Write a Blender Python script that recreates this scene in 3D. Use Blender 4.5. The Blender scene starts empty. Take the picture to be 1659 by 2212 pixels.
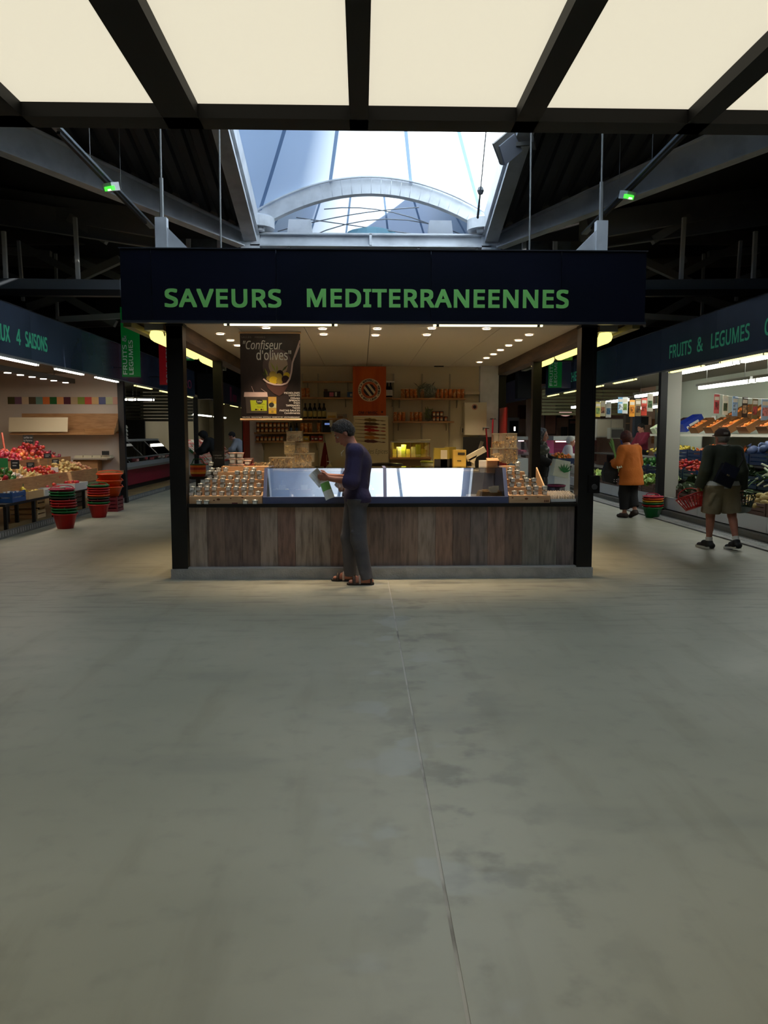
import bpy, math, random
import numpy as np
from mathutils import Vector, Matrix, Euler
R_ = random.Random(7)
S = bpy.context.scene
COL = S.collection
# ---------------------------------------------------------------- camera, world, sun, exposure
FPX, EYE = 1726.0, 1.58
TH = math.atan(171 / FPX)
PS = math.atan(49.5 * math.cos(TH) / FPX)
FH = Vector((math.sin(PS), math.cos(PS), 0))
CR = Vector((math.cos(PS), -math.sin(PS), 0))
CF = FH * math.cos(TH) - Vector((0, 0, math.sin(TH)))
CU = FH * math.sin(TH) + Vector((0, 0, math.cos(TH)))
EYEP = Vector((0, 0, EYE))
cam = bpy.data.objects.new('camera', bpy.data.cameras.new('camera'))
COL.objects.link(cam)
cam.data.sensor_fit = 'VERTICAL'; cam.data.sensor_height = 36.0
cam.data.lens = 36.0 * FPX / 2212
cam.data.clip_start = 0.02
cam.matrix_world = Matrix(((CR.x, CU.x, -CF.x, 0), (CR.y, CU.y, -CF.y, 0), (CR.z, CU.z, -CF.z, EYE), (0, 0, 0, 1)))
S.camera = cam
W = bpy.data.worlds.new('sky'); S.world = W; W.use_nodes = True
nt = W.node_tree
sky = nt.nodes.new('ShaderNodeTexSky'); sky.sky_type = 'NISHITA'; sky.sun_disc = False
sky.sun_elevation = math.radians(48); sky.sun_rotation = math.radians(100)
nt.links.new(sky.outputs[0], nt.nodes['Background'].inputs[0])
nt.nodes['Background'].inputs[1].default_value = 0.28
sun = bpy.data.objects.new('sun', bpy.data.lights.new('sun', 'SUN')); COL.objects.link(sun)
sun.data.energy = 26.0; sun.data.angle = math.radians(0.6); sun.data.color = (1, 0.96, 0.9)
sun.rotation_euler = Vector((-0.92, 0.10, -0.38)).to_track_quat('-Z', 'Y').to_euler()
S.view_settings.view_transform = 'Standard'; S.view_settings.look = 'None'
S.view_settings.gamma = 1.0; S.view_settings.use_curve_mapping = False
S.view_settings.exposure = 0.0
S.cycles.max_bounces = 7; S.cycles.diffuse_bounces = 4; S.cycles.glossy_bounces = 3
S.cycles.transmission_bounces = 6; S.cycles.transparent_max_bounces = 12
S.cycles.caustics_reflective = False; S.cycles.caustics_refractive = False
S.cycles.sample_clamp_indirect = 6.0
S.cycles.use_denoising = True

def at(px, py, Y=None, Z=None, X=None):
    """the place in the hall seen at a pixel of the photograph, at a known depth, height or side distance"""
    d = CR * ((px - 829.5) / FPX) + CU * ((1106 - py) / FPX) + CF
    if Y is not None: t = Y / d.y
    elif Z is not None: t = (Z - EYE) / d.z
    else: t = X / d.x
    return EYEP + d * t

# ---------------------------------------------------------------- mesh building
class MB:
    def __init__(s): s.v = []; s.f = []; s.m = []
    def add(s, vs, fs, mi=0):
        o = len(s.v); s.v.extend([tuple(p) for p in vs])
        s.f.extend([tuple(i + o for i in q) for q in fs]); s.m.extend([mi] * len(fs)); return s
    def box(s, x0, x1, y0, y1, z0, z1, mi=0):
        return s.add([(x0,y0,z0),(x1,y0,z0),(x1,y1,z0),(x0,y1,z0),(x0,y0,z1),(x1,y0,z1),(x1,y1,z1),(x0,y1,z1)],
                     [(0,3,2,1),(4,5,6,7),(0,1,5,4),(1,2,6,5),(2,3,7,6),(3,0,4,7)], mi)
    def obox(s, c, size, rot=(0,0,0), mi=0, taper=1.0):
        M = Euler(rot).to_matrix(); c = Vector(c); a, b, h = [q / 2 for q in size]
        vs = [c + M @ Vector((x * (taper if z > 0 else 1), y * (taper if z > 0 else 1), z)) for z in (-h, h) for x, y in ((-a,-b),(a,-b),(a,b),(-a,b))]
        return s.add(vs, [(0,3,2,1),(4,5,6,7),(0,1,5,4),(1,2,6,5),(2,3,7,6),(3,0,4,7)], mi)
    def bar(s, p, q, w, h, mi=0, up=(0,0,1)):
        p, q = Vector(p), Vector(q); d = (q - p).normalized(); u = Vector(up)
        if abs(d.dot(u)) > .98: u = Vector((0,1,0))
        a = d.cross(u).normalized() * (w / 2); b = a.cross(d).normalized() * (h / 2)
        vs = [e + i * a + j * b for e in (p, q) for i, j in ((-1,-1),(1,-1),(1,1),(-1,1))]
        return s.add(vs, [(0,1,2,3),(7,6,5,4),(0,4,5,1),(1,5,6,2),(2,6,7,3),(3,7,4,0)], mi)
    def ibeam(s, p, q, w, h, t=.02, mi=0, h2=None):
        p, q = Vector(p), Vector(q); h2 = h2 or h; z = Vector((0,0,1))
        s.bar4(p + z * (h / 2 - t / 2), q + z * (h2 / 2 - t / 2), w, t, mi); s.bar4(p - z * (h / 2 - t / 2), q - z * (h2 / 2 - t / 2), w, t, mi)
        d = q - p; a = Vector((d.y, -d.x, 0)).normalized() * (t / 2)
        vs = [p - a - z*h/2, p + a - z*h/2, p + a + z*h/2, p - a + z*h/2, q - a - z*h2/2, q + a - z*h2/2, q + a + z*h2/2, q - a + z*h2/2]
        return s.add(vs, [(0,1,2,3),(7,6,5,4),(0,4,5,1),(1,5,6,2),(2,6,7,3),(3,7,4,0)], mi)
    def bar4(s, p, q, w, h, mi=0): return s.bar(p, q, w, h, mi)
    def tube(s, pts, r, n=6, mi=0, closed=False):
        pts = [Vector(p) for p in pts]; k = len(pts); rings = []
        rr = r if isinstance(r, (list, tuple)) else [r] * k
        for i, p in enumerate(pts):
            d = (pts[(i+1) % k] - pts[i-1]) if closed else (pts[min(i+1, k-1)] - pts[max(i-1, 0)])
            d.normalize(); u = Vector((0,0,1)) if abs(d.z) < .9 else Vector((0,1,0))
            a = d.cross(u).normalized(); b = a.cross(d)
            rings.append([p + (a * math.cos(2*math.pi*j/n) + b * math.sin(2*math.pi*j/n)) * rr[i] for j in range(n)])
        vs = [p for q in rings for p in q]; fs = []
        for i in range(k if closed else k - 1):
            for j in range(n):
                i2 = (i + 1) % k
                fs.append((i*n+j, i*n+(j+1) % n, i2*n+(j+1) % n, i2*n+j))
        if not closed: fs += [tuple(range(n-1, -1, -1)), tuple((k-1)*n + j for j in range(n))]
        return s.add(vs, fs, mi)
    def lathe(s, prof, n=12, c=(0,0,0), mi=0, rot=None, sx=1, sy=1, mis=None, cap=True):
        c = Vector(c); M = Euler(rot).to_matrix() if rot else Matrix.Identity(3); vs = []; fs = []
        for r, z in prof:
            for j in range(n):
                a = 2*math.pi*j/n; vs.append(c + M @ Vector((r*sx*math.cos(a), r*sy*math.sin(a), z)))
        o = len(s.v); s.v.extend([tuple(p) for p in vs])
        for i in range(len(prof)-1):
            for j in range(n):
                s.f.append((o+i*n+j, o+i*n+(j+1) % n, o+(i+1)*n+(j+1) % n, o+(i+1)*n+j)); s.m.append(mis[i] if mis else mi)
        k = len(prof)
        if not cap or max(z for _, z in prof) - min(z for _, z in prof) < 1e-6: return s
        if prof[0][0] > 1e-5: s.f.append(tuple(o+j for j in range(n-1, -1, -1))); s.m.append(mis[0] if mis else mi)
        if prof[-1][0] > 1e-5: s.f.append(tuple(o+(k-1)*n+j for j in range(n))); s.m.append(mis[-1] if mis else mi)
        return s
    def ball(s, c, r, n=8, k=5, mi=0, sc=(1,1,1), rot=None):
        prof = [(max(1e-6, math.sin(math.pi*i/k)) * r, -math.cos(math.pi*i/k) * r * sc[2]) for i in range(k+1)]
        return s.lathe(prof, n, c, mi, rot, sc[0], sc[1])
    def quad(s, a, b, c, d, mi=0): return s.add([a,b,c,d], [(0,1,2,3)], mi)
    def prism(s, poly, vec, mi=0):
        n = len(poly); v = Vector(vec); vs = [Vector(p) for p in poly] + [Vector(p) + v for p in poly]
        return s.add(vs, [tuple(range(n-1,-1,-1)), tuple(range(n, 2*n))] + [(i,(i+1) % n, n+(i+1) % n, n+i) for i in range(n)], mi)
    def mesh(s, name, mats, smooth=False):
        me = bpy.data.meshes.new(name); me.from_pydata(s.v, [], s.f)
        for m in (mats if isinstance(mats, (list, tuple)) else [mats]): me.materials.append(m)
        if any(s.m): me.polygons.foreach_set('material_index', s.m)
        if smooth: me.polygons.foreach_set('use_smooth', [True] * len(s.f))
        me.update(); return me
    def build(s, name, mats, parent=None, smooth=False, loc=None, rot=None):
        o = bpy.data.objects.new(name, s.mesh(name, mats, smooth)); COL.objects.link(o)
        if parent is not None: o.parent = parent
        if loc is not None: o.location = loc
        if rot is not None: o.rotation_euler = rot
        return o

def tag(o, label, cat, group=None, kind=None):
    o['label'] = label; o['category'] = cat
    if group: o['group'] = group
    if kind: o['kind'] = kind
    return o
def thing(name, label, cat, loc=(0,0,0), rz=0.0, group=None):
    o = bpy.data.objects.new(name, None); COL.objects.link(o); o.location = loc; o.rotation_euler = (0,0,rz)
    o.empty_display_size = .05
    return tag(o, label, cat, group)
def struct(o): o['kind'] = 'structure'; return o
def snode(name, loc=(0,0,0)):
    o = bpy.data.objects.new(name, None); COL.objects.link(o); o.location = loc; o['kind'] = 'structure'; return o
KIDS = {}
def kids(r):
    k = KIDS.get(r.name)
    if k is None: k = KIDS[r.name] = [(c, list(c.children)) for c in r.children]
    return k
def dup(root, loc, rot=None, label=None, group=None, scale=None, mats=None):
    r = root.copy(); COL.objects.link(r); r.location = loc
    if rot is not None: r.rotation_euler = (0,0,rot) if not isinstance(rot, (tuple, list, Euler)) else rot
    if scale is not None: r.scale = scale if isinstance(scale, (tuple, list)) else (scale,)*3
    if label: r['label'] = label
    if group: r['group'] = group
    for c, gs in kids(root):
        d = c.copy(); COL.objects.link(d); d.parent = r
        for g in gs:
            e = g.copy(); COL.objects.link(e); e.parent = d
    return r

# ---------------------------------------------------------------- materials
def lin(c):
    c = c / 255.0
    return c / 12.92 if c <= .04045 else ((c + .055) / 1.055) ** 2.4
def rgb(c): return (lin(c[0]), lin(c[1]), lin(c[2]), 1)
MATS = {}
def M(key, col, rough=.55, metal=0.0, var=0.0, nz=None, emit=None, alpha=None, spec=.5, bump=None, stretch=None, trans=0.0, coat=0.0, hue=0.0):
    if key in MATS: return MATS[key]
    m = bpy.data.materials.new(key); m.use_nodes = True; t = m.node_tree; N = t.nodes; L = t.links
    b = N['Principled BSDF']
    b.inputs['Base Color'].default_value = rgb(col); b.inputs['Roughness'].default_value = rough
    b.inputs['Metallic'].default_value = metal; b.inputs['Specular IOR Level'].default_value = spec
    b.inputs['Transmission Weight'].default_value = trans; b.inputs['Coat Weight'].default_value = coat
    out = None
    if nz or bump:
        tc = N.new('ShaderNodeTexCoord'); mp = N.new('ShaderNodeMapping'); L.new(tc.outputs['Object'], mp.inputs[0])
        if stretch: mp.inputs['Scale'].default_value = stretch
        oi = N.new('ShaderNodeObjectInfo'); ad = N.new('ShaderNodeVectorMath'); ad.operation = 'ADD'
        mu = N.new('ShaderNodeMath'); mu.operation = 'MULTIPLY'; mu.inputs[1].default_value = 37.0
        L.new(oi.outputs['Random'], mu.inputs[0]); L.new(mp.outputs[0], ad.inputs[0]); L.new(mu.outputs[0], ad.inputs[1])
        vec = ad.outputs[0]
    if nz:
        sc, c2, lo, hi = nz
        n = N.new('ShaderNodeTexNoise'); n.inputs['Scale'].default_value = sc; n.inputs['Detail'].default_value = 5; L.new(vec, n.inputs['Vector'])
        mr = N.new('ShaderNodeMapRange'); mr.inputs['From Min'].default_value = lo; mr.inputs['From Max'].default_value = hi; L.new(n.outputs[0], mr.inputs[0])
        mx = N.new('ShaderNodeMix'); mx.data_type = 'RGBA'; L.new(mr.outputs[0], mx.inputs[0])
        mx.inputs[6].default_value = rgb(col); mx.inputs[7].default_value = rgb(c2); out = mx.outputs[2]
    if var or hue:
        oi2 = N.new('ShaderNodeObjectInfo'); hs = N.new('ShaderNodeHueSaturation')
        mr2 = N.new('ShaderNodeMapRange'); mr2.inputs['To Min'].default_value = 1 - var; mr2.inputs['To Max'].default_value = 1 + var
        L.new(oi2.outputs['Random'], mr2.inputs[0]); L.new(mr2.outputs[0], hs.inputs['Value'])
        if hue:
            w = N.new('ShaderNodeTexWhiteNoise'); w.noise_dimensions = '1D'; L.new(oi2.outputs['Random'], w.inputs['W'])
            mr3 = N.new('ShaderNodeMapRange'); mr3.inputs['To Min'].default_value = .5 - hue; mr3.inputs['To Max'].default_value = .5 + hue
            L.new(w.outputs[0], mr3.inputs[0]); L.new(mr3.outputs[0], hs.inputs['Hue'])
        if out: L.new(out, hs.inputs['Color'])
        else: hs.inputs['Color'].default_value = rgb(col)
        out = hs.outputs[0]
    if out: L.new(out, b.inputs['Base Color'])
    if bump:
        n2 = N.new('ShaderNodeTexNoise'); n2.inputs['Scale'].default_value = bump[0]; n2.inputs['Detail'].default_value = 4; L.new(vec, n2.inputs['Vector'])
        bp = N.new('ShaderNodeBump'); bp.inputs['Strength'].default_value = bump[1]; bp.inputs['Distance'].default_value = .02
        L.new(n2.outputs[0], bp.inputs['Height']); L.new(bp.outputs[0], b.inputs['Normal'])
    if emit: b.inputs['Emission Color'].default_value = rgb(emit[0]); b.inputs['Emission Strength'].default_value = emit[1]
    if alpha is not None: b.inputs['Alpha'].default_value = alpha
    MATS[key] = m; return m
def glass(key, tint=(235,240,240), refl=.08, rough=.02):
    if key in MATS: return MATS[key]
    m = bpy.data.materials.new(key); m.use_nodes = True; t = m.node_tree; N = t.nodes; L = t.links
    N.remove(N['Principled BSDF']); tr = N.new('ShaderNodeBsdfTransparent'); tr.inputs[0].default_value = rgb(tint)
    g = N.new('ShaderNodeBsdfGlossy'); g.inputs['Roughness'].default_value = rough
    fr = N.new('ShaderNodeFresnel'); fr.inputs[0].default_value = 1.45
    ma = N.new('ShaderNodeMath'); ma.operation = 'ADD'; ma.inputs[1].default_value = refl; ma.use_clamp = True; L.new(fr.outputs[0], ma.inputs[0])
    mx = N.new('ShaderNodeMixShader'); L.new(ma.outputs[0], mx.inputs[0]); L.new(tr.outputs[0], mx.inputs[1]); L.new(g.outputs[0], mx.inputs[2])
    L.new(mx.outputs[0], N['Material Output'].inputs[0]); MATS[key] = m; return m
def membrane(key, col, tau=.75):
    m = bpy.data.materials.new(key); m.use_nodes = True; t = m.node_tree; N = t.nodes; L = t.links
    N.remove(N['Principled BSDF']); a = N.new('ShaderNodeBsdfTranslucent'); a.inputs[0].default_value = rgb(col)
    d = N.new('ShaderNodeBsdfDiffuse'); d.inputs[0].default_value = rgb(col)
    mx = N.new('ShaderNodeMixShader'); mx.inputs[0].default_value = 1 - tau; L.new(a.outputs[0], mx.inputs[1]); L.new(d.outputs[0], mx.inputs[2])
    L.new(mx.outputs[0], N['Material Output'].inputs[0]); MATS[key] = m; return m

# ---------------------------------------------------------------- flat lettering
TXT = {}
try: FONT = bpy.data.fonts.load(bpy.utils.resource_path('LOCAL') + '/datafiles/fonts/NotoSansMath-Regular.woff2')   # the sans face shipped inside Blender
except Exception: FONT = None
def text_mb(s, w=None, h=1.0, bold=0.0, shear=0.0, space=1.0):
    """letters as flat faces in x,z facing -y, lower edge of the box at 0, width w, height h"""
    k = (s, bold, shear, space)
    if k not in TXT:
        c = bpy.data.curves.new('t', 'FONT'); c.body = s
        if FONT: c.font = FONT
        c.offset = bold; c.shear = shear; c.space_character = space
        c.resolution_u = 3; c.fill_mode = 'FRONT'; c.dimensions = '2D'
        o = bpy.data.objects.new('t', c); COL.objects.link(o)
        dg = bpy.context.evaluated_depsgraph_get(); me = bpy.data.meshes.new_from_object(o.evaluated_get(dg))
        V = np.array([v.co[:] for v in me.vertices]).reshape(-1, 3); F = [tuple(p.vertices) for p in me.polygons]
        bpy.data.objects.remove(o); bpy.data.curves.remove(c); bpy.data.meshes.remove(me)
        V = V[:, :2] - V[:, :2].min(0); TXT[k] = (V, F)
    V, F = TXT[k]; ext = V.max(0); q = MB()
    kz = h / ext[1]; kx = (w / ext[0]) if w else kz
    q.add([(x * kx, 0, z * kz) for x, z in V], F); q.w = ext[0] * kx
    return q
def lettering(s, parent, mat, origin, xdir, w, h, bold=0, shear=0, space=1.0, zdir=(0,0,1), name='lettering'):
    """place letters: origin = lower corner where reading starts, xdir = reading direction"""
    bb = bold * h * 1.6; q = text_mb(s, w and w - 2 * bb, h - 2 * bb, 0, shear, space); o = Vector(origin); x = Vector(xdir).normalized(); z = Vector(zdir).normalized(); out = MB(); n = x.cross(z)
    for i, (a, b) in enumerate(((0,0),) if not bold else ((0,0),(1,1),(-1,-1),(1,-1),(-1,1),(1,0),(-1,0),(0,1),(0,-1))):
        out.add([o + x * (p[0] + bb + a * bb) + z * (p[2] + bb + b * bb) - n * (.00025 * i) for p in q.v], q.f)
    return out.build(name, mat, parent)
# ---------------------------------------------------------------- shared materials
BLACK = M('black_paint', (17,17,19), .38); BLK2 = M('black_matt', (11,11,12), .6)
WSTEEL = M('white_steel', (228,231,236), .55, nz=(3, (196,199,204), .45, .75)); GSTEEL = M('grey_steel', (120,118,114), .6)
DSTEEL = M('dark_steel', (62,60,57), .7); TSTEEL = M('truss_steel', (150,147,140), .7); TPOST = M('truss_post', (206,204,198), .6); ALU = M('aluminium', (150,152,152), .42, .6, nz=(6, (118,119,118), .4, .7))
CREAM = M('cream_wall', (228,216,188), .7); CEILM = M('stall_ceiling', (214,206,192), .75)
PINE = M('pine', (222,182,140), .5, nz=(5, (200,152,108), .42, .7), stretch=(1,6,6)); OAK = M('oak_board', (186,140,94), .5, nz=(4, (160,114,70), .4, .7), stretch=(1,1,8))
WHITE = M('white_plastic', (232,230,224), .45); LBL = M('paper_label', (226,226,220), .7)
TUBEW = M('tube_white', (255,255,250), emit=((255,250,232), 10.0)); TUBEY = M('tube_yellow', (255,244,170), emit=((255,240,150), 2.2))
TUBEF = M('tube_front', (255,250,200), emit=((255,250,190), 2.4)); SPOT = M('spot_glow', (255,240,220), emit=((255,232,205), 16.0))
def concrete():
    m = bpy.data.materials.new('concrete_floor'); m.use_nodes = True; t = m.node_tree; N = t.nodes; L = t.links; b = N['Principled BSDF']
    tc = N.new('ShaderNodeTexCoord')
    def noise(sc, det, vec=None, st=None):
        n = N.new('ShaderNodeTexNoise'); n.inputs['Scale'].default_value = sc; n.inputs['Detail'].default_value = det
        mp = N.new('ShaderNodeMapping'); L.new(tc.outputs['Object'], mp.inputs[0])
        if st: mp.inputs['Scale'].default_value = st
        L.new(mp.outputs[0], n.inputs['Vector']); return n.outputs[0]
    def rng(s, a, b_): r = N.new('ShaderNodeMapRange'); r.inputs[1].default_value = a; r.inputs[2].default_value = b_; r.interpolation_type = 'SMOOTHSTEP'; L.new(s, r.inputs[0]); return r.outputs[0]
    def mix(f, a, c, blend='MIX', fac=1.0):
        x = N.new('ShaderNodeMix'); x.data_type = 'RGBA'; x.blend_type = blend
        if fac != 1.0:
            mu = N.new('ShaderNodeMath'); mu.operation = 'MULTIPLY'; mu.inputs[1].default_value = fac; L.new(f, mu.inputs[0]); f = mu.outputs[0]
        L.new(f, x.inputs[0])
        for i, c_ in ((6, a), (7, c)):
            if isinstance(c_, tuple): x.inputs[i].default_value = rgb(c_)
            else: L.new(c_, x.inputs[i])
        return x.outputs[2]
    c = mix(rng(noise(.45, 4), .35, .65), (149,148,131), (163,161,143))
    c = mix(rng(noise(1.3, 6, st=(.5,1.4,1)), .55, .72), c, (128,128,118), fac=.4)
    c = mix(rng(noise(7, 8), .5, .8), c, (120,119,109), fac=.3)
    # worn strip with scuffed dark stains and pale chips beside the joint
    sx = N.new('ShaderNodeSeparateXYZ'); L.new(tc.outputs['Object'], sx.inputs[0])
    def band(sock, c0, w):
        a = N.new('ShaderNodeMath'); a.operation = 'SUBTRACT'; a.inputs[1].default_value = c0; L.new(sock, a.inputs[0])
        ab = N.new('ShaderNodeMath'); ab.operation = 'ABSOLUTE'; L.new(a.outputs[0], ab.inputs[0])
        r = N.new('ShaderNodeMapRange'); r.inputs[1].default_value = w; r.inputs[2].default_value = 0; L.new(ab.outputs[0], r.inputs[0]); return r.outputs[0]
    def mul(a, b_): q = N.new('ShaderNodeMath'); q.operation = 'MULTIPLY'; L.new(a, q.inputs[0]); L.new(b_, q.inputs[1]); return q.outputs[0]
    c = mix(mul(rng(noise(3.2, 7), .5, .62), band(sx.outputs[0], .45, .5)), c, (104,102,95), fac=.55)
    c = mix(mul(rng(noise(2.1, 3), .56, .62), band(sx.outputs[0], .2, .42)), c, (168,171,166), fac=.55)
    c = mix(mul(rng(noise(5, 7, st=(.35,2.2,1)), .52, .66), band(sx.outputs[1], 8.2, 2.6)), c, (96,91,86), fac=.5)
    c = mix(rng(noise(2.2, 6, st=(2.2,.35,1)), .52, .7), c, (108,100,80), fac=.18)
    L.new(c, b.inputs['Base Color'])
    mr = N.new('ShaderNodeMapRange'); mr.inputs[3].default_value = .34; mr.inputs[4].default_value = .6; L.new(noise(1.6, 5), mr.inputs[0]); L.new(mr.outputs[0], b.inputs['Roughness'])
    b.inputs['Specular IOR Level'].default_value = .35
    return m
CONC = concrete()
# ---------------------------------------------------------------- floor, two slabs and a joint
fl = snode('floor')
MB().box(-17, .279, -7, 47, -.2, 0).build('slab', CONC, fl); MB().box(.291, 17, -7, 47, -.2, 0).build('slab', CONC, fl)
MB().box(.279, .291, -7, 47, -.2, -.004).build('joint_filler', M('joint', (176,172,162), .8, nz=(2.5, (104,100,92), .5, .7))).parent = fl
# outer shell of the hall
HALL = M('hall_metal', (58,56,53), .8); DECK = M('roof_deck', (46,47,50), .65)
struct(MB().box(-17, 17, 46.6, 46.9, 0, 12).build('wall_back', HALL)); struct(MB().box(-17, 17, -7.3, -7, 0, 12).build('wall_front', HALL))
struct(MB().box(-17.3, -17, -7, 47, 0, 9.6).build('wall_left', HALL)); struct(MB().box(17, 17.3, -7, 47, 0, 9.6).build('wall_right', HALL))
# ---------------------------------------------------------------- roof: decks folded at 45 degree valleys round a tent-covered opening
NY, NZ, OL, OR = 14.0, 5.0, -1.86, 2.22
SL = .279
rf = snode('roof')
def zdeck(y): return NZ + SL * (NY - y)
def ribbed(side):
    q = MB(); x0 = OL - .1 if side < 0 else OR + .1; s = side; xs = []
    x = 0
    while x < 6.2:
        xs += [(x, .0), (x + .12, .0), (x + .15, .06), (x + .22, .06), (x + .25, 0)]; x += .25
    yv = lambda d: NY - max(0, d - .0)
    V = []; F = []
    for d, up in xs:
        X = x0 + s * d; yl = max(8.6, NY - d)
        V += [(X, 8.4, zdeck(8.4) + up), (X, yl, zdeck(yl) + up)]
    for i in range(len(xs) - 1): F.append((2*i, 2*i+1, 2*i+3, 2*i+2))
    return q.add(V, F)
ribbed(-1).build('deck', DECK, rf); ribbed(1).build('deck', DECK, rf)
q = MB()   # the outer slopes, the flat remainder and added sheets that block sun leaks
for s, xe in ((-1, OL), (1, OR)):
    def P(d, y, z): return (xe + s * d, y, z)
    z6 = NZ + SL * 5.6
    q.quad(P(.1,14,NZ+.06), P(5.6,8.4,z6+.06), P(15.5,8.4,NZ+SL*15.5), P(15.5,14,NZ+SL*15.5))
    q.quad(P(0,14,NZ+.06), P(15.5,14,NZ+SL*15.5), P(15.5,47,NZ+SL*15.5), P(1.2,47,NZ+.5))
    q.quad(P(0,-7,z6+.3), P(15.5,-7,z6+.3), P(15.5,8.4,z6+.3), P(0,8.4,z6+.3))
    q.quad(P(5.6,8.4,z6-.1), P(15.5,8.4,z6-.1), P(15.5,8.4,z6+4), P(0,8.4,z6+.4))
q.quad((OL-.6,-7,6.9), (OR+.6,-7,6.9), (OR+.6,3.9,6.9), (OL-.6,3.9,6.9))
q.quad((-9,28,4.9), (9.4,28,4.9), (9.4,28,12), (-9,28,12)); q.quad((-9,28,6.5), (9.4,28,6.5), (9.4,47,6.5), (-9,47,6.5))  # added end sheet and lid stop sun leaking in past the second tent
q.quad((-3.3,14.3,5), (-3.3,28,5), (-3.3,28,9), (-3.3,14.3,9)); q.quad((3.7,14.3,5), (3.7,28,5), (3.7,28,9), (3.7,14.3,9))
for a_, b_ in ((-3.4, OL - .1), (OR + .1, 3.8)): q.quad((a_,3.85,4.9), (b_,3.85,4.9), (b_,3.85,7.0), (a_,3.85,7.0)); q.quad((a_,14.22,4.9), (b_,14.22,4.9), (b_,14.22,6.1), (a_,14.22,6.1))  # added upright sheets shut sun out beside the tent ends
q.build('outer_deck_and_seals', M('outer_deck_and_seals', (52,48,44), .8), rf)
def roofbar(name, b, mat=WSTEEL, **k): return b.build(name, mat, rf, **k)
for xe, s in ((OL, -1), (OR, 1)):
    b = MB()      # sloping edge beam of the opening: deep plate with a kerb on the inner side
    b.bar((xe - s*.0, 8.6, zdeck(8.6) - .1), (xe, NY + .02, NZ - .1), .22, .26); b.bar((xe - s*.13, 8.6, zdeck(8.6) + .02), (xe - s*.13, NY, NZ + .02), .05, .3)
    b.bar((xe, 3.9, zdeck(8.6) - .1), (xe, 8.6, zdeck(8.6) - .1), .22, .26)
    roofbar('edge_beam', b)
    g = MB(); a = Vector((xe + s*.15, NY - .1, NZ - .12)); e = Vector((xe + s*6.2, NY - 6.2, NZ + SL*6.2 - .12))
    g.ibeam(a + Vector((0,0,-.05)), e + Vector((0,0,-.28)), .2, .26, .02, 0, .8)
    roofbar('valley_girder', g)
    g = MB(); g.ibeam((xe + s*1.2, 15.2, NZ + .1), (xe + s*11, 18.5, NZ + SL*9.4 - .5), .18, .5, .02); roofbar('rafter', g, TSTEEL)
    n = MB(); n.lathe([(.31,0),(.31,.17),(.27,.2)], 20, (xe - s*.1, NY - .05, NZ + .0)); n.lathe([(.1,-.06),(.12,0)], 10, (xe - s*.15, NY - .15, NZ)); roofbar('node_disc', n)
    n = MB(); n.box(xe - .16, xe + .16, NY - .1, NY + .15, 0.0, NZ - .1); roofbar('steel_column', n)
    n = MB(); n.obox((xe - s*.75, NY + 1.2, NZ + .25), (.5, .3, .42), (0,0,0), 0, .8); roofbar('anchor_block', n)
b = MB(); b.ibeam((OL, NY, NZ - .17), (OR, NY, NZ - .17), .2, .22, .025); b.box(.15, .19, NY - .1, NY + .1, NZ - .27, NZ - .07); roofbar('tie_beam', b)
b = MB()
for x in (-1.2, 1.0, 2.0): b.bar((x, NY - .05, NZ - .28), (x - .06, NY - .05, NZ - .36), .05, .04)
for x in (-.12, .42): b.tube([(x, NY + .2, NZ - .32), (x + (x - .15) * .35, NY + .6, NZ - .62)], .13, 10)
roofbar('beam_clamp', b, GSTEEL)
# arch over the far edge of the opening
AP = [(OL + .02 + (OR - OL - .04) * i / 24, NZ + .12 + .62 * (1 - ((i - 12) / 12) ** 2)) for i in range(25)]
b = MB()
for (xa, za), (xb, zb) in zip(AP, AP[1:]): b.bar((xa, NY, za), (xb, NY, zb), .3, .17, 0, (0,1,0)); b.bar((xa, NY - .15, za + .1), (xb, NY - .15, zb + .1), .02, .06, 0, (0,1,0))
roofbar('arch', b)
b = MB()  # added strip keeping sun out between the arch and the second tent
for (xa, za), (xb, zb) in zip(AP, AP[1:]): b.quad((xa,NY+.1,za+.07), (xb,NY+.1,zb+.07), (xb,14.4,zb+.14), (xa,14.4,za+.14))
roofbar('sun_seal_flap', b)
# tensile tents of translucent cloth, with welded seams
CLOTH = membrane('tent_cloth', (220,238,250)); SEAM = membrane('tent_seam', (150,172,198), .5)
def tent(name, apex, ring, seams, sag=.35, lbl=''):
    A = Vector(apex); NS = 12; V = []; F = []; n = len(ring)
    def pt(p, s): return A.lerp(Vector(p), s) - Vector((0, 0, sag * 4 * s * (1 - s) * .5))
    for p in ring: V += [pt(p, .04 + .96 * i / NS) for i in range(NS + 1)]
    for k in range(n):
        for i in range(NS): a = k*(NS+1)+i; c = ((k+1) % n)*(NS+1)+i; F.append((a, a+1, c+1, c))
    t = MB().add(V, F).build(name, CLOTH, None, True)
    for sp in seams:
        sp = Vector(sp); d = (sp - A); w = Vector((d.y, -d.x, 0)).normalized() * .028; q = MB()
        vs = []
        for i in range(NS + 1):
            c = pt(sp, .04 + .96 * i / NS) - Vector((0,0,.03)); vs += [c - w, c + w]
        q.add(vs, [(2*i, 2*i+1, 2*i+3, 2*i+2) for i in range(NS)]).build('seam', SEAM, t)
    return t
zb = lambda y: zdeck(max(8.6, min(y, NY))) + .16
ring = [(x, NY, z + .1) for x, z in AP] + [(OR, y, zb(y)) for y in np.linspace(13.6, 4, 14)]
ring += [(OR - (OR - OL) * i / 12, 4, zb(4) + .5 * (1 - ((i - 6) / 6) ** 2)) for i in range(1, 12)] + [(OL, y, zb(y)) for y in np.linspace(4, 13.6, 14)]
def onarch(x): return (x, NY, NZ + .22 + .62 * (1 - ((x - .18) / 2.02) ** 2))
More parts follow.
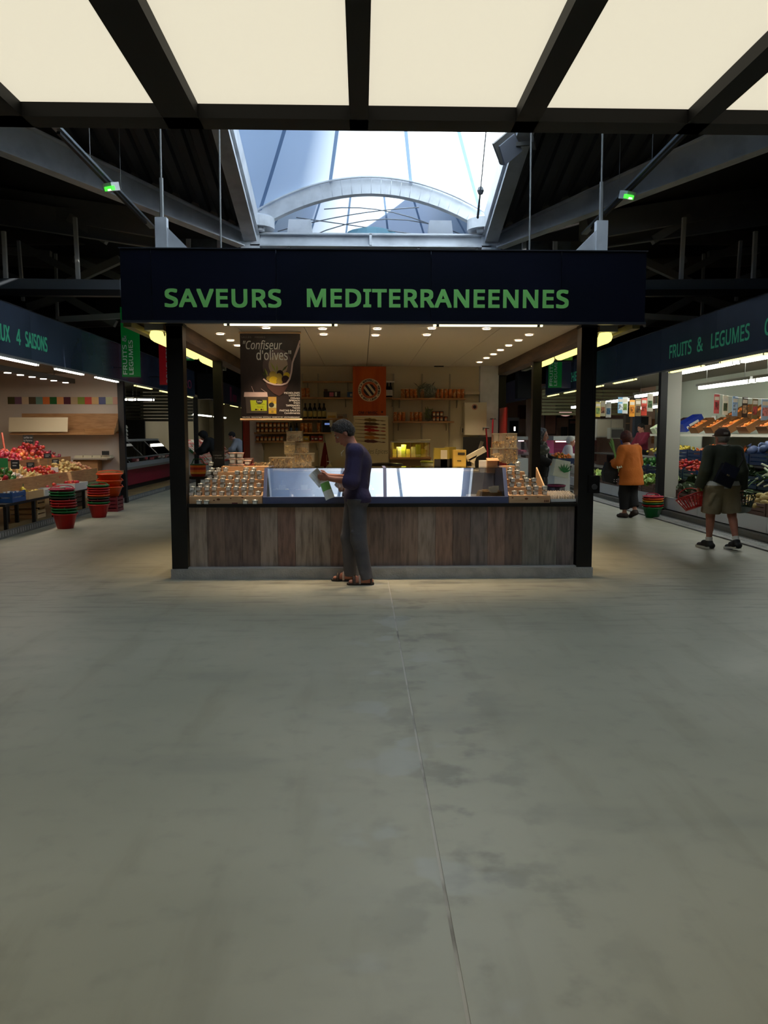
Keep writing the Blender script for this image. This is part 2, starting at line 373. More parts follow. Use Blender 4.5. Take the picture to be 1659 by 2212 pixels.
t1 = tent('tent_canopy', (.18, 8.9, 8.3), ring, [onarch(-1.72), onarch(-.52), onarch(.86), onarch(2.06), (OL, 11.9, zb(11.9)), (OR, 11.9, zb(11.9)), (OL, 9.6, zb(9.6)), (OR, 9.6, zb(9.6)), (-.5, 4, 6.9), (.86, 4, 6.9)])
tag(t1, 'white fabric tent with fanning seams over the roof opening in front of the arch', 'canopy')
r2 = [(-3.2 + 6.8 * i / 12, 14.25, 5.45 + .55 * (1 - ((i - 6) / 6) ** 2)) for i in range(13)] + [(3.6, y, 5.6) for y in np.linspace(16, 26, 6)]
r2 += [(3.6 - 6.8 * i / 12, 27.6, 5.4 + .6 * (1 - ((i - 6) / 6) ** 2)) for i in range(13)] + [(-3.2, y, 5.6) for y in np.linspace(26, 16, 6)]
t2 = tent('tent_canopy', (.18, 18.5, 10.2), r2, [(-2.6,27.6,5.6), (-.8,27.6,5.9), (1.2,27.6,5.9), (3.0,27.6,5.6), (-3.2,22,5.6), (3.6,22,5.6)], .3)
tag(t2, 'second white fabric tent seen beneath the steel arch, crossed by thin cables', 'canopy')
CABLE = M('cable', (120,124,130), .5, .4)
def wob(a, b, s, n=9): a, b = Vector(a), Vector(b); return [a.lerp(b, i / (n - 1)) - Vector((0,0,s * 4 * (i/(n-1)) * (1 - i/(n-1)))) for i in range(n)]
for a, b_, s in (((600,500),(905,448),-.1), ((662,515),(1010,512),-.45), ((640,470),(960,515),.0), ((700,452),(1000,520),-.3)):
    MB().tube(wob(at(*a, Y=20.5), at(*b_, Y=20.5), s), .014, 5).build('cable', CABLE, t2)
b = MB(); b.lathe([(.8,-.1),(.62,.12),(.3,.22)], 18, at(802,515,Y=21)); b.build('apex_hood', membrane('hood_cloth', (150,190,205), .6), t2)
# dark truss work on both sides
def truss(s, m):
    mx = (lambda x: x) if s < 0 else (lambda x: 1640 - x)
    B = lambda n, pts, w, h, mat=TSTEEL: [roofbar(n, MB().bar(at(mx(a), b_, Y=y1), at(mx(c), d, Y=y2), w, h), mat) for a, b_, y1, c, d, y2 in pts]
    B('hanger_post', [(8,500,13.6,14,622,13.6), (162,470,13.6,170,622,13.6), (40,520,17,50,650,17), (120,548,19,124,690,19)], .06, .06, TPOST)
    B('truss_beam', [(-60,616,13.6,262,620,13.6)], .2, .2, M('dark_box', (96,102,108), .6)); B('truss_beam', [(-60,632,13.5,262,634,13.5)], .16, .1, BLK2)
    B('brace', [(0,590,18,75,618,18), (130,620,18,260,560,18), (45,530,19,180,600,19), (160,560,20,262,602,20), (0,540,20,110,550,20), (60,664,19,140,640,19), (140,640,19,250,700,19), (150,470,16,232,520,16)], .16, .16)
    B('brace', [(128,690,18.5,266,682,18.5)], .12, .12, TPOST); B('brace', [(0,432,17,380,492,15)], .25, .45)
    B('purlin', [(-40,515,22,262,512,22), (0,560,24,262,575,24), (100,700,26,300,690,26)], .15, .35, M('purlin_dark', (120,112,104), .8))
truss(-1, 0); truss(1, 0)
# clerestory plates behind the girders
for s in (-1, 1):
    for i, (xa, xb) in enumerate(((372,402), (412,470), (478,530))):
        mx = (lambda x: x) if s < 0 else (lambda x: 1606 - x)
        a = at(mx(xa), 482 + 9*i, Y=14.6); b_ = at(mx(xb), 545, Y=14.6); x0, x1 = sorted((a.x, b_.x))
        MB().box(x0, x1, 14.6, 14.64, b_.z, a.z).build('plate', M('zinc', (120,128,134), .45, .5, nz=(2, (70,76,82), .4, .65)), rf)
    for xa in (407, 474):
        mx = (lambda x: x) if s < 0 else (lambda x: 1606 - x)
        roofbar('stud', MB().bar(at(mx(xa), 480, Y=14.4), at(mx(xa), 545, Y=14.4), .07, .07))
# ---------------------------------------------------------------- luminous canopy overhead
CBLK = M('canopy_black', (9,9,9), .6, spec=.25); PANEL = M('diffuser', (236,228,208), .4, emit=((241,232,208), .84))
lc = thing('luminous_canopy', 'overhead canopy of glowing cream panels set between black beams', 'canopy', (0,0,2.8))
bx = [-3.37, -2.69, -2.02, -1.345, -.682, -.005, .642, 1.308, 1.97, 2.64, 3.31]
for i, x in enumerate(bx):
    w = .068 if i != 5 else .036
    if i in (6, 7, 8): w = .045
    MB().box(x - w, x + w, -1.6, 3.3, -.03, .16).build('beam', CBLK, lc)
for i in range(len(bx) - 1):
    for j, (ya, yb) in enumerate(((.9, 3.18), (-1.5, .82))):
        MB().box(bx[i] + .03, bx[i+1] - .03, ya, yb, .02, .03).build('light_panel', PANEL, lc)
MB().box(-3.45, 3.4, 3.185, 3.3, -.03, .18).build('edge_beam', CBLK, lc); MB().box(-3.45, 3.4, .82, .9, -.03, .16).build('cross_beam', CBLK, lc)
MB().box(-3.45, 3.4, -1.65, 3.3, .17, .2).build('top_sheet', BLK2, lc)
for x in (-3.37, 3.31):
    MB().box(x - .06, x + .06, -1.6, -1.48, -2.8, -.03).build('post', CBLK, lc)
# ---------------------------------------------------------------- the delicatessen stall in the middle
PY = 8.62; XL, XR = -2.05, 2.53; ZB = 2.74; FY = 8.35; BW = 14.05
NAVY = M('sign_navy', (20,24,36), .28, nz=(1.2, (26,28,44), .4, .7)); GREENL = M('letter_green', (150,238,128), .5); SEAMD = M('seam_dark', (52,54,62), .5)
sg = thing('fascia_sign', 'dark navy fascia board with green capitals above the middle delicatessen stall', 'sign', (0, FY, ZB))
cuts = [-2.43, -2.12, -.86, .72, 1.06+1.0, 2.94]
for a, b in zip(cuts, cuts[1:]):
    MB().box(a + .002, b - .002, 0, .03, -.02, .69).build('panel', NAVY, sg)
MB().box(-2.44, 2.95, -.012, .04, -.045, -.02).build('lower_trim', M('trim_grey', (58,60,66), .4), sg); MB().box(-2.44, 2.95, -.012, .05, .69, .7).build('upper_trim', SEAMD, sg)
d = .002
for x0, x1 in ((356, 608), (663, 1228)):
    s = 'SAVEURS' if x0 < 400 else 'MEDITERRANEENNES'
    a = at(x0, 664, Y=FY); b = at(x1, 664, Y=FY); c = at(x0, 623, Y=FY)
    lettering(s, sg, GREENL, (a.x, -.004, a.z - ZB), (1,0,0), b.x - a.x, c.z - a.z, .026, space=1.06)
# canopy box behind the fascia, with its side soffits
WB = M('wood_soffit', (92,68,48), .6, nz=(3, (60,44,32), .4, .65), stretch=(6,.6,6)); OLIVE = M('olive_metal', (120,112,72), .5)
cb = thing('stall_canopy', 'dark canopy box with wood-faced side beams over the delicatessen stall', 'canopy', (0, 0, ZB))
MB().box(-2.43, 2.94, FY + .03, 14.4, .62, .66).build('roof_sheet', BLK2, cb)
for x in (-2.43, 2.92): MB().box(x, x + .02, FY + .03, 14.4, -.02, .66).build('side_fascia', NAVY, cb)
for x, s in ((XL, 1), (XR, -1)):
    MB().box(min(x, x + s*.16), max(x, x + s*.16), PY, 14.1, -.17, .62).build('side_beam', WB, cb)
    MB().box(min(x - s*.38, x), max(x - s*.38, x), FY + .05, 14.2, .0, .02).build('soffit', WB, cb)
    MB().box(min(x - s*.38, x - s*.3), max(x - s*.38, x - s*.3), FY + .05, 14.2, -.08, -.02).build('soffit_rail', OLIVE, cb)
MB().box(XL, XR, FY + .05, PY + .08, -.0, .05).build('front_soffit', BLK2, cb)
# ceiling of boards
ce = snode('ceiling'); xs = [XL + .16, -1.35, -.62, .1, .82, 1.54, XR - .16]
for a, b in zip(xs, xs[1:]):
    MB().box(a + .003, b - .003, PY + .08, BW, ZB - .01, ZB + .03).build('ceiling_board', CEILM, ce)
MB().box(XL + .1, XR - .1, PY + .1, BW, ZB + .04, ZB + .08).build('backing', BLK2, ce)
# posts
for i, (x, y, n) in enumerate(((XL, PY, 'beside the pine jar steps'), (XR - .17, PY, 'carrying a black switch box'), (XL, 11.25, 'halfway along the stall, near the striped baskets'), (XR - .12, 11.25, 'halfway along the stall, near the pasta bins'), (XL, 13.9, 'at the back by the red panel'), (XR - .14, 13.9, 'at the back by the broom handles'))):
    w = .17 if i < 2 else .12; g = 'corner posts' if i < 2 else None
    t = thing('stall_post', 'black square steel post of the delicatessen stall, ' + n, 'post', (x, y, 0), 0)
    MB().box(0, w, 0, w, 0 if i > 1 else .112, ZB - .0).build('shaft', BLACK, t); MB().box(-.008, w + .008, -.004, w + .008, ZB - .04, ZB - .005).build('cap_plate', BLK2, t)
    if i == 1:
        sb = MB().box(.1, .215, -.075, 0, .93, 1.12).build('switch_box', M('box_black', (24,24,26), .25), t); MB().tube([(.15,-.01,1.12), (.15,-.012,1.9), (.12,-.01,2.6)], .008, 5).build('cable', BLK2, t)
        MB().lathe([(.03,0),(.028,.03)], 10, (.155,-.075,1.0), rot=(math.pi/2,0,0)).build('dial', M('dial', (70,70,72), .3), sb)
# plinth, plank front, rail and counter
PLATED = M('tread_plate', (128,129,128), .5, .3, nz=(5, (104,104,103), .4, .7), bump=(60, .5)); PLATE = M('checker_plate', (186,186,184), .5, .1, nz=(5, (158,158,156), .4, .7), bump=(60, .5))
pl = thing('plank_counter', 'counter front of weathered upright planks on a metal plinth under a black rail', 'counter', (0, PY, 0))
MB().box(XL - .01, XR + .01, -.02, .2, 0, .11).build('plinth', PLATE, pl); MB().box(XL + .17, XR - .17, .0, .08, .11, .125).build('plinth_edge', M('bright_alu', (200,202,204), .35, .5), pl)
WTONE = [(150,136,126), (144,118,104), (124,106,96), (160,146,134), (134,116,108), (154,140,128), (126,122,116), (130,104,94), (138,118,106), (114,98,90), (132,114,106), (156,142,132), (120,110,108), (140,118,108)]
def plankmat(i):
    c = tuple(min(215, int(v * 1.1)) for v in WTONE[i]); c2 = tuple(int(v * .72) for v in c)
    return M('plank_%d' % i, c, .62, nz=(3.0, c2, .42, .72), stretch=(9, 9, 1.3), bump=(26, .25))
XP0, XP1 = XL + .18, XR - .185; NP = 22; wp = (XP1 - XP0) / NP; R_.seed(3)
for i in range(NP):
    j = R_.choice(range(len(WTONE))); a = XP0 + i * wp
    o = MB().box(-wp/2 + .0015, wp/2 - .0015, 0, .02, 0, .655).build('plank', plankmat(j), pl, loc=(a + wp/2, .06 + R_.uniform(0, .004), .122))
MB().box(XP0, XP1, .082, .1, .12, .78).build('backing_board', BLK2, pl)
MB().box(XP0 - .01, XP1 + .01, .03, .1, .777, .815).build('front_rail', BLACK, pl)
MB().box(XP0, XP1, .1, .95, .78, .812).build('worktop', M('worktop', (64,62,60), .4), pl)
for x in (XP0 - .03, XP1): MB().box(x, x + .02, .1, 2.5, 0, .78).build('side_panel', BLK2, pl)
# fluorescent battens under the front edge
def batten(name, label, a, b, mat, w=.09, h=.05, group=None, cap=True, drop=None):
    a, b = Vector(a), Vector(b); t = thing(name, label, 'light', (a + b) / 2, 0, group); c = (a + b) / 2; A, B = a - c, b - c; u = (B - A).normalized()
    MB().bar(A, B, w, h * .5).build('housing', M('fitting_grey', (150,150,146), .5), t)
    if w > .15:
        L = (B - A).length; c0 = Vector((0,0,-h*.55)); MB().tube([A + u*.03 + c0, A + u*.09 + c0, B - u*.09 + c0, B - u*.03 + c0], [w*.2, w*.36, w*.36, w*.2], 10).build('tube', mat, t)
        for e in (A + u*.16, B - u*.16): MB().tube([e + c0 + Vector((0,0,.02)), e + c0 + u*.03 + Vector((0,0,.02))], w*.4, 8).build('end_clip', GSTEEL, t)
    else: MB().bar(A + u*.03 - Vector((0,0,h*.5)), B - u*.03 - Vector((0,0,h*.5)), w * .72, h * .62).build('tube', mat, t)
    if cap:
        for e, k in ((A, 1), (B, -1)): MB().bar(e + u*k*.06 - Vector((0,0,h*.4)), e + u*k*.09 - Vector((0,0,h*.4)), w * .9, h).build('end_clip', GSTEEL, t)
    if drop:
        for e in (A.lerp(B, .15), A.lerp(B, .85)): MB().tube([e, e + Vector((0,0,drop))], .006, 4).build('hanger', GSTEEL, t)
    return t
for x0, x1, n in ((478, 735, 'left out'), (930, 1178, 'b')):
    a = at(x0, 699, Y=8.55); b = at(x1, 700, Y=8.55)
    batten('batten_light', 'long fluorescent batten under the fascia, over the ' + ('olive poster' if x0 < 500 else 'white reflection in the display case'), (a.x, 8.55, ZB - .015), (b.x, 8.55, ZB - .015), TUBEF, .05, .035)
for s, X in ((-1, XL - .16), (1, XR + .16)):
    for k, (ya, yb) in enumerate(((8.75, 9.75), (10.0, 11.0), (11.4, 12.5))):
        batten('soffit_light', 'yellow weatherproof strip light in the %s soffit, %s' % ('fruit and butcher side' if s < 0 else 'orange jacket side', ('first from the front', 'second from the front', 'third from the front')[k]), (X, ya, ZB - .03), (X, yb, ZB - .03), M('tube_soffit', (255,244,170), emit=((255,238,140), 1.5)), .2, .15, 'strip lights in the stall side soffits', False)
# recessed downlights
SP = [(476,722),(575,709),(498,736),(513,747),(697,711),(699,723),(815,711),(811,725),(933,710),(922,724),(1051,711),(1143,724),(1120,736),(1099,747),(1081,757),(1066,766),(1051,774),(1036,783)]
DL = thing('downlight', 'round recessed spotlight in the pale boarded ceiling of the stall', 'light', (0,0,0), 0, 'spotlights in the stall ceiling')
MB().lathe([(.06,-.012),(.062,-.018),(.045,-.018),(.044,-.008)], 14, cap=False).build('ring', M('ring_white', (220,214,204), .5), DL); MB().lathe([(1e-6,-.014),(.045,-.014)], 14).build('lens', SPOT, DL)
lamp = bpy.data.objects.new('lamp', bpy.data.lights.new('lamp', 'SPOT')); COL.objects.link(lamp); lamp.parent = DL; lamp.location = (0,0,-.03)
lamp.data.energy = 80; lamp.data.color = (1,.75,.48); lamp.data.spot_size = 1.4; lamp.data.spot_blend = .8; lamp.data.shadow_soft_size = .05
for i, (x, y) in enumerate(SP):
    p = at(x, y, Z=ZB - .02); p.z = ZB - .004
    o = DL if i == 0 else dup(DL, p)
    o.location = p
p = at(948, 791, Z=ZB - .012); tag(MB().box(-.08,.08,-.05,.05,-.012,0).build('ceiling_vent', BLK2, loc=(p.x, p.y, ZB - .01)), 'small dark vent in the stall ceiling above the cans', 'vent')
# back wall with shelf rails
wl = struct(MB().box(XL - .0, XR + .0, BW, BW + .1, 0, ZB).build('wall_back', CREAM))
for px in (653, 687, 850, 912, 972):
    a = at(px, 800, Y=BW - .01); MB().box(a.x - .012, a.x + .012, BW - .02, BW, .9, 2.6).build('shelf_rail', M('rail_cream', (190,180,158), .5), wl)
for x in (XL + .02,): MB().box(x, x + .28, BW - .02, BW, 0, ZB).build('edge_panel', CREAM, wl)
WALLY = BW - .02
def shelf(x0, x1, y, label, depth=.26, mat=OAK):
    a, b = at(x0, y, Y=WALLY - depth), at(x1, y, Y=WALLY - depth); t = thing('wall_shelf', label, 'shelf', ((a.x+b.x)/2, WALLY, a.z)); w = (b.x - a.x) / 2
    MB().box(-w, w, -depth, 0, -.025, 0).build('board', mat, t)
    for x in (-w * .8, w * .8): MB().prism([(x - .008, 0, -.025), (x - .008, -depth * .9, -.025), (x - .008, 0, -.16)], (.016,0,0)).build('bracket', M('bracket', (150,140,120), .5), t)
    return a.z
ZA = shelf(620, 760, 858, 'wooden wall shelf holding a dark box beside the orange football banner')
ZBt = shelf(620, 752, 904, 'wooden wall shelf carrying the row of dark oil bottles')
ZC = shelf(549, 716, 934, 'wooden wall shelf with boxed jars and the black card terminal')
ZD = shelf(551, 698, 953, 'lowest wooden wall shelf with small packets beneath the boxed jars')
ZE = shelf(848, 1006, 860, 'upper wooden wall shelf with the long row of orange cans')
ZF = shelf(848, 981, 910, 'lower wooden wall shelf with cans and a block of purple jars')
ZG = shelf(834, 852, 823, 'short white wall shelf above two dark bottles', .18, WHITE)
ZH = shelf(832, 850, 858, 'short shelf under two dark bottles beside the orange banner', .2)
shelf(653, 762, 823, 'thin empty wall shelf just beneath the ceiling', .15)
CANM = M('can_orange', (214,120,56), .45, var=.12, nz=(30, (236,196,140), .5, .6)); CANB = M('can_gold', (222,170,96), .35, .3)
can = thing('food_can', 'x', 'can'); 
MB().lathe([(.034,.006),(.034,.158)], 12).build('wrapper', CANM, can, True); MB().lathe([(.033,0),(.035,.004),(.035,.008)], 12).build('base_rim', CANB, can); MB().lathe([(.035,.156),(.036,.164),(.03,.164)], 12).build('lid', M('can_lid', (230,190,140), .35, .3), can)
NW = WALLY - .12
def row(src, items, z, y, label, group, first=[None]):
    for i, x in enumerate(items):
        p = at(x, 900, Y=y); dup(src, (p.x, y, z), label=label, group=group)
row(can, (870, 879.3, 888.5, 897.5), ZE, NW, 'orange can in the group of four at the start of the upper shelf', 'four orange cans on the upper shelf')
row(can, (912,), ZE, NW, 'orange can standing alone in front of the leafy bag', None)
row(can, (944.5, 953.5, 963, 972, 981, 990, 998.5), ZE, NW, 'orange can in the row of seven at the far end of the upper shelf', 'seven orange cans on the upper shelf')
row(can, (854, 863, 871.5), ZF, NW, 'orange can in the group of three next to the spice banner on the lower shelf', 'orange cans on the lower shelf, near banner')
row(can, (889.5, 899, 908), ZF, NW, 'orange can in the three next to the green leafy bag, lower shelf', 'orange cans on the lower shelf, near bag')
row(can, (656, 665), ZA, NW, 'orange can half hidden by the olive poster on the shelf over the bottles', 'orange cans over the bottles')
row(can, (652, 661, 670), ZC, NW, 'orange can in the group of three on the shelf with the card terminal', 'three orange cans by the terminal')
row(can, (689,), ZC, NW, 'single orange can next to the black card terminal', None)
can.location = (at(1001,900,Y=NW).x + .09, NW, ZE - 5); bpy.data.objects.remove([c for c in can.children if c.name.startswith('lid')][0])
for c in list(can.children): bpy.data.objects.remove(c)
bpy.data.objects.remove(can); KIDS.clear()
DKG = M('dark_bottle', (26,22,14), .12); YLB = M('yellow_label', (206,186,110), .6)
def bottle(x, z, y, label, group, h=.265, r=.036, lb=YLB):
    p = at(x, 900, Y=y); t = thing('oil_bottle', label, 'bottle', (p.x, y, z), 0, group); k = h / .265
    MB().lathe([(r,0),(r,.15*k),(r*.8,.185*k),(r*.4,.2*k),(r*.36,.24*k)], 10).build('glass_body', DKG, t, True); MB().lathe([(r*.45,.232*k),(r*.45,h)], 8).build('cap', BLK2, t)
    MB().lathe([(r*1.03,.03*k),(r*1.03,.13*k)], 10).build('paper_label', lb, t); return t
for x in (659.5, 670, 680, 690.5, 700): bottle(x, ZBt, NW, 'dark oil bottle with a pale yellow label in the row of five', 'five oil bottles on the shelf')
for x in (837, 843.5): bottle(x, ZH, NW, 'dark bottle with a white label tucked beside the orange banner', 'two bottles beside the banner', .26, .034, LBL)
def carton(x0, x1, y0, y1, Y, label, mat, z=None, depth=.12, name='carton', face=None, cat='box', rz=0, flap=False):
    a, b = at(x0, y1, Y=Y), at(x1, y0, Y=Y); zz = a.z if z is None else z; w = (b.x - a.x) / 2; h = b.z - a.z
    t = thing(name, label, cat, ((a.x + b.x)/2, Y, zz), rz)
    MB().box(-w, w, 0, depth, 0, h).build('body', mat, t)
    if face:
        for (u0, u1, v0, v1, m) in face: MB().box(-w + 2*w*u0, -w + 2*w*u1, -.003, .001, h*v0, h*v1).build('printed_face', m, t)
    if flap: MB().obox((0, -.02, h + .005), (2*w, .09, .006), (.5,0,0)).build('flap', mat, t)
    return t
PINK = M('pink_print', (226,120,150), .5); DKB = M('dark_carton', (38,26,28), .5); BLU = M('blue_print', (64,104,160), .5); REDM = M('red_print', (170,34,34), .5)
carton(699, 735, 845, 858, NW - .05, 'dark carton with a pink flower print on the shelf over the bottles', DKB, ZA, face=[(.35,.6,.15,.85,PINK), (.68,.8,.2,.9,LBL)])
carton(700, 707, 841, 846, NW - .02, 'tiny brown box lying on the dark carton', M('brown_box', (96,66,44), .6), ZA + .105)
carton(750, 761, 845, 857, NW - .05, 'small blue packet partly behind the orange banner', BLU, ZA, face=[(.55,.95,.2,.7,LBL)])
carton(706, 727, 889, 903, NW - .05, 'cream packet beside the row of dark oil bottles', M('cream_pack', (226,206,160), .6), ZBt, face=[(.1,.9,.1,.45,M('gold_print', (206,160,70), .5))])
carton(728, 749, 893, 903, NW - .05, 'low clear plastic tub on the bottle shelf', M('clear_tub', (190,180,160), .2, alpha=.5), ZBt, face=[(.1,.6,.1,.5,M('brown_fill', (120,86,60), .6))])
carton(696, 714, 906, 933, NW - .06, 'black card terminal with a small blue screen on the shelf', BLK2, ZC, name='card_terminal', cat='device', face=[(.3,.9,.6,.75,M('screen_blue', (120,150,220), emit=((120,150,220), .6)))])
carton(712, 718, 903, 922, NW - .14, 'white till receipt hanging in front of the card terminal', LBL, at(712,922,Y=NW-.14).z, .004, 'receipt', cat='paper')
JB = M('jar_box_dark', (58,24,20), .5); JO = M('jar_orange', (206,110,52), .4, var=.2); JY = M('jar_yellow', (206,170,80), .4, var=.2)
bj = thing('boxed_jar', 'q', 'jar'); MB().box(-.033,.033,-.03,.03,0,.085).build('tray_wall', JB, bj); MB().lathe([(.026,0),(.027,.06),(.02,.075)], 8, (0,-.02,.004)).build('glass_body', JO, bj, True); MB().lathe([(.022,.066),(.022,.082)], 8, (0,-.02,.004)).build('lid', M('lid_dark', (40,30,26), .4), bj)
MB().box(-.02,.02,-.05,-.046,.012,.05).build('paper_label', M('label_cream', (232,214,176), .6), bj)
bk = []
def bjrow(xs, z, y, label, group):
    for x in xs: p = at(x, 920, Y=y); dup(bj, (p.x, y, z), label=label, group=group)
X8 = [558, 567, 576, 585, 594, 602.5, 611, 619.5]
bjrow(X8, ZC, NW - .05, 'boxed preserve jar in the lower layer on the card terminal shelf', 'lower layer of boxed preserve jars'); bjrow(X8, ZC + .088, NW - .05, 'boxed preserve jar in the upper layer on the card terminal shelf', 'upper layer of boxed preserve jars')
bjrow([556.5, 565.5, 574, 582.5, 591, 600, 608.5], ZD, NW - .05, 'small boxed jar in the row on the lowest shelf', 'boxed jars on the lowest shelf')
bjrow([937, 945, 953], ZF, NW - .02, 'purple boxed jar in the bottom row of the block beside the cans', 'purple jars, bottom row'); bjrow([937, 945, 953], ZF + .088, NW - .02, 'purple boxed jar in the top row of the block beside the cans', 'purple jars, top row')
bj.location = (at(961,920,Y=NW).x + .01, NW, ZF); tag(bj, 'small dark jar standing past the purple block', 'jar')
bottle(628, ZC, NW, 'small clear bottle with blue label behind the pasta dispenser', 'two small bottles on the jar shelf', .16, .022, BLU); bottle(641, ZC, NW, 'small clear bottle with blue label behind the pasta dispenser', 'two small bottles on the jar shelf', .16, .022, BLU)
YEL = M('yellow_pack', (214,176,60), .5)
for x0, x1, m, l in ((655,668,YEL,'crumpled yellow packet on the lowest shelf'), (672,678,REDM,'slim red packet next to the yellow one'), (678,687,M('maroon_pack',(110,30,34),.5),'maroon packet between two red ones'), (688,697,REDM,'red packet with white print at the end of the lowest shelf')):
    carton(x0, x1, 941, 952, NW - .05, l, m, ZD, name='packet', cat='packet', face=[(.2,.8,.3,.6,LBL)])
# leafy bags on the upper shelf
def leafbag(x, z, w, h, label, col):
    p = at(x, 900, Y=NW); t = thing('herb_bag', label, 'bag', (p.x, NW - .02, z)); b = MB()
    b.ball((0,0,h*.42), w*.5, 10, 7, 0, (1,.5,.85*h/w)); b.build('clear_bag', M('bag_film', (150,160,140), .1, alpha=.35), t, True); R_.seed(x); b = MB()
    for i in range(60):
        a = Vector((R_.uniform(-.42,.42)*w, R_.uniform(-.05,.05), R_.uniform(.1,.7)*h)); q = a + Vector((R_.uniform(-.35,.35)*w, R_.uniform(-.08,.06), R_.uniform(.05,.35)*h)); m_ = (a+q)/2 + Vector((R_.uniform(-.01,.01),0,.01))
        b.add([a, m_ + Vector((.008,.004,0)), q, m_ - Vector((.008,.004,0))], [(0,1,2,3)])
    b.build('dried_leaves', M(col[0], col[1], .7), t)
leafbag(921, ZE, .36, .3, 'big bag of dark dried herb sprigs between the cans', ('herb_dark', (62,58,34))); leafbag(925, ZF, .14, .26, 'small bag of green bay leaves beside the purple jars', ('herb_green', (118,120,60)))
# banners
BNR = M('banner_black', (36,28,28), .45, nz=(2.0, (78,62,62), .4, .75), stretch=(1.5,1,.4)); WPRT = M('print_white', (240,236,228), .5)
a, b = at(518, 720, Y=9.3), at(652, 905, Y=9.3); x0, x1, z0, z1 = a.x, at(650,905,Y=9.3).x, b.z, a.z; bw, bh = x1 - x0, z1 - z0
ps = thing('hanging_poster', 'black hanging poster with a spoonful of olives and white lettering', 'poster', (x0, 9.3, z0)); U = lambda u, v, k=0: (u * bw, -.003 - .0008*k, v * bh)
MB().box(0, bw, 0, .004, 0, bh).build('sheet', BNR, ps); MB().tube([(-.01,0,bh + .008), (bw+.01,0,bh + .008)], .011, 8).build('top_rod', PINE, ps); MB().tube([(-.01,0,-.008), (bw+.015,0,-.008)], .013, 8).build('bottom_rod', PINE, ps)
for x in (.1, .9): MB().tube([(x*bw,0,bh), (x*bw,0,ZB - z0)], .003, 4).build('string', WPRT, ps)
MB().lathe([(1e-6,0),(.17,0)], 24, (bw*.62, -.0035, bh*.62), rot=(math.pi/2,0,0), sy=1.15).build('pale_glow_print', M('glow_print', (104,84,84), .5), ps); MB().lathe([(1e-6,0),(.11,0)], 24, (bw*.63, -.0042, bh*.63), rot=(math.pi/2,0,0), sy=1.1).build('pale_glow_print', M('glow_print2', (170,146,126), .5), ps)
def T(s, u0, v0, u1, v1, mat=WPRT, bold=0, shear=0, k=2): p = U(u0, v0, k); lettering(s, ps, mat, p, (1,0,0), (u1-u0)*bw, (v1-v0)*bh, bold, shear)
T('SALLES    FRERES', .02, .945, .42, .965, M('print_grey', (150,140,130), .5)); T('"Confiseur', .05, .815, .70, .92, bold=.005, shear=.2); T("d'olives\"", .27, .69, .85, .81, bold=.005)
for i, s in enumerate(('PICHOLINES','LUCQUES','Olives','SPREADS','Dips','TAPENADES','Tapas','PASTAS SAUCES','Condiments')):
    w = len(s) * .0265; v = .295 - i * .0295; T(s, .99 - w, v, .985, v + .022, bold=.015)
T('Salles Freres   Avenue de Sagne - 30150 Sauve   +33 (0)67 077 402   salles-freres@wanadoo.fr', .02, .012, .98, .028, bold=.02)
b = MB(); P = lambda u, v, k: Vector(U(u, v, k)); R_.seed(5)
def disc(u, v, r, mi, k, sx=1): b.lathe([(1e-6,0),(r*bw,0)], 14, P(u, v, k), mi, (math.pi/2,0,0), sx=sx)
def leaf(u, v, du, dv, mi, k): p = P(u, v, k); q = P(u+du, v+dv, k); n = (q-p).cross(Vector((0,1,0))).normalized()*.011; b.add([p, (p+q)/2+n, q, (p+q)/2-n], [(0,1,2,3)], mi)
for u, v, du, dv, mi in ((.6,.54,-.1,.13,4), (.61,.53,.0,.12,4), (.68,.55,.12,.09,3), (.46,.5,-.06,.1,4), (.45,.48,-.09,.06,3), (.42,.47,-.02,.13,3)): leaf(u, v, du, dv, mi, 3)
b.add([P(.39,.46,3), P(.46,.36,3), P(.55,.30,3), P(.64,.27,3), P(.72,.31,3), P(.78,.38,3), P(.81,.44,3)], [(0,1,2,3,4,5,6)], 5)
KD = 3.5
for u, v, r, mi, s_ in ((.66,.535,.055,2,1), (.54,.52,.06,1,1), (.64,.5,.055,1,1), (.77,.51,.055,0,1), (.47,.475,.04,1,1), (.55,.455,.065,0,1.15), (.65,.445,.055,1,1), (.75,.465,.065,2,1)): KD += .5; disc(u, v, r, mi, KD, s_)
def stroke(pts, w, mi, k):
    for (u0,v0),(u1,v1) in zip(pts, pts[1:]):
        p, q = P(u0,v0,k), P(u1,v1,k); n = (q-p).cross(Vector((0,1,0))).normalized()*w; b.add([p-n, q-n, q+n, p+n], [(0,1,2,3)], mi)
stroke([(.38,.47),(.45,.43),(.56,.405),(.68,.40),(.77,.42),(.82,.47),(.85,.55),(.87,.66),(.93,.78),(1.0,.92)], .009, 6, 8.5); stroke([(.91,.72),(.99,.86)], .006, 6, 8.5)
b.add([P(.09,.065,3), P(.43,.065,3), P(.44,.27,3), P(.07,.27,3)], [(0,1,2,3)], 7); b.add([P(.05,.26,4), P(.45,.26,4), P(.44,.315,4), P(.06,.315,4)], [(0,1,2,3)], 6)
b.add([P(.17,.095,4), P(.43,.095,4), P(.43,.22,4), P(.155,.22,4)], [(0,1,2,3)], 8); b.add([P(.46,.06,4), P(.59,.06,4), P(.595,.26,4), P(.455,.26,4)], [(0,1,2,3)], 9)
for i in range(9): disc(.485 + .04*(i % 3), .085 + .055*(i//3), .02, 1 if i % 2 else 0, 5)
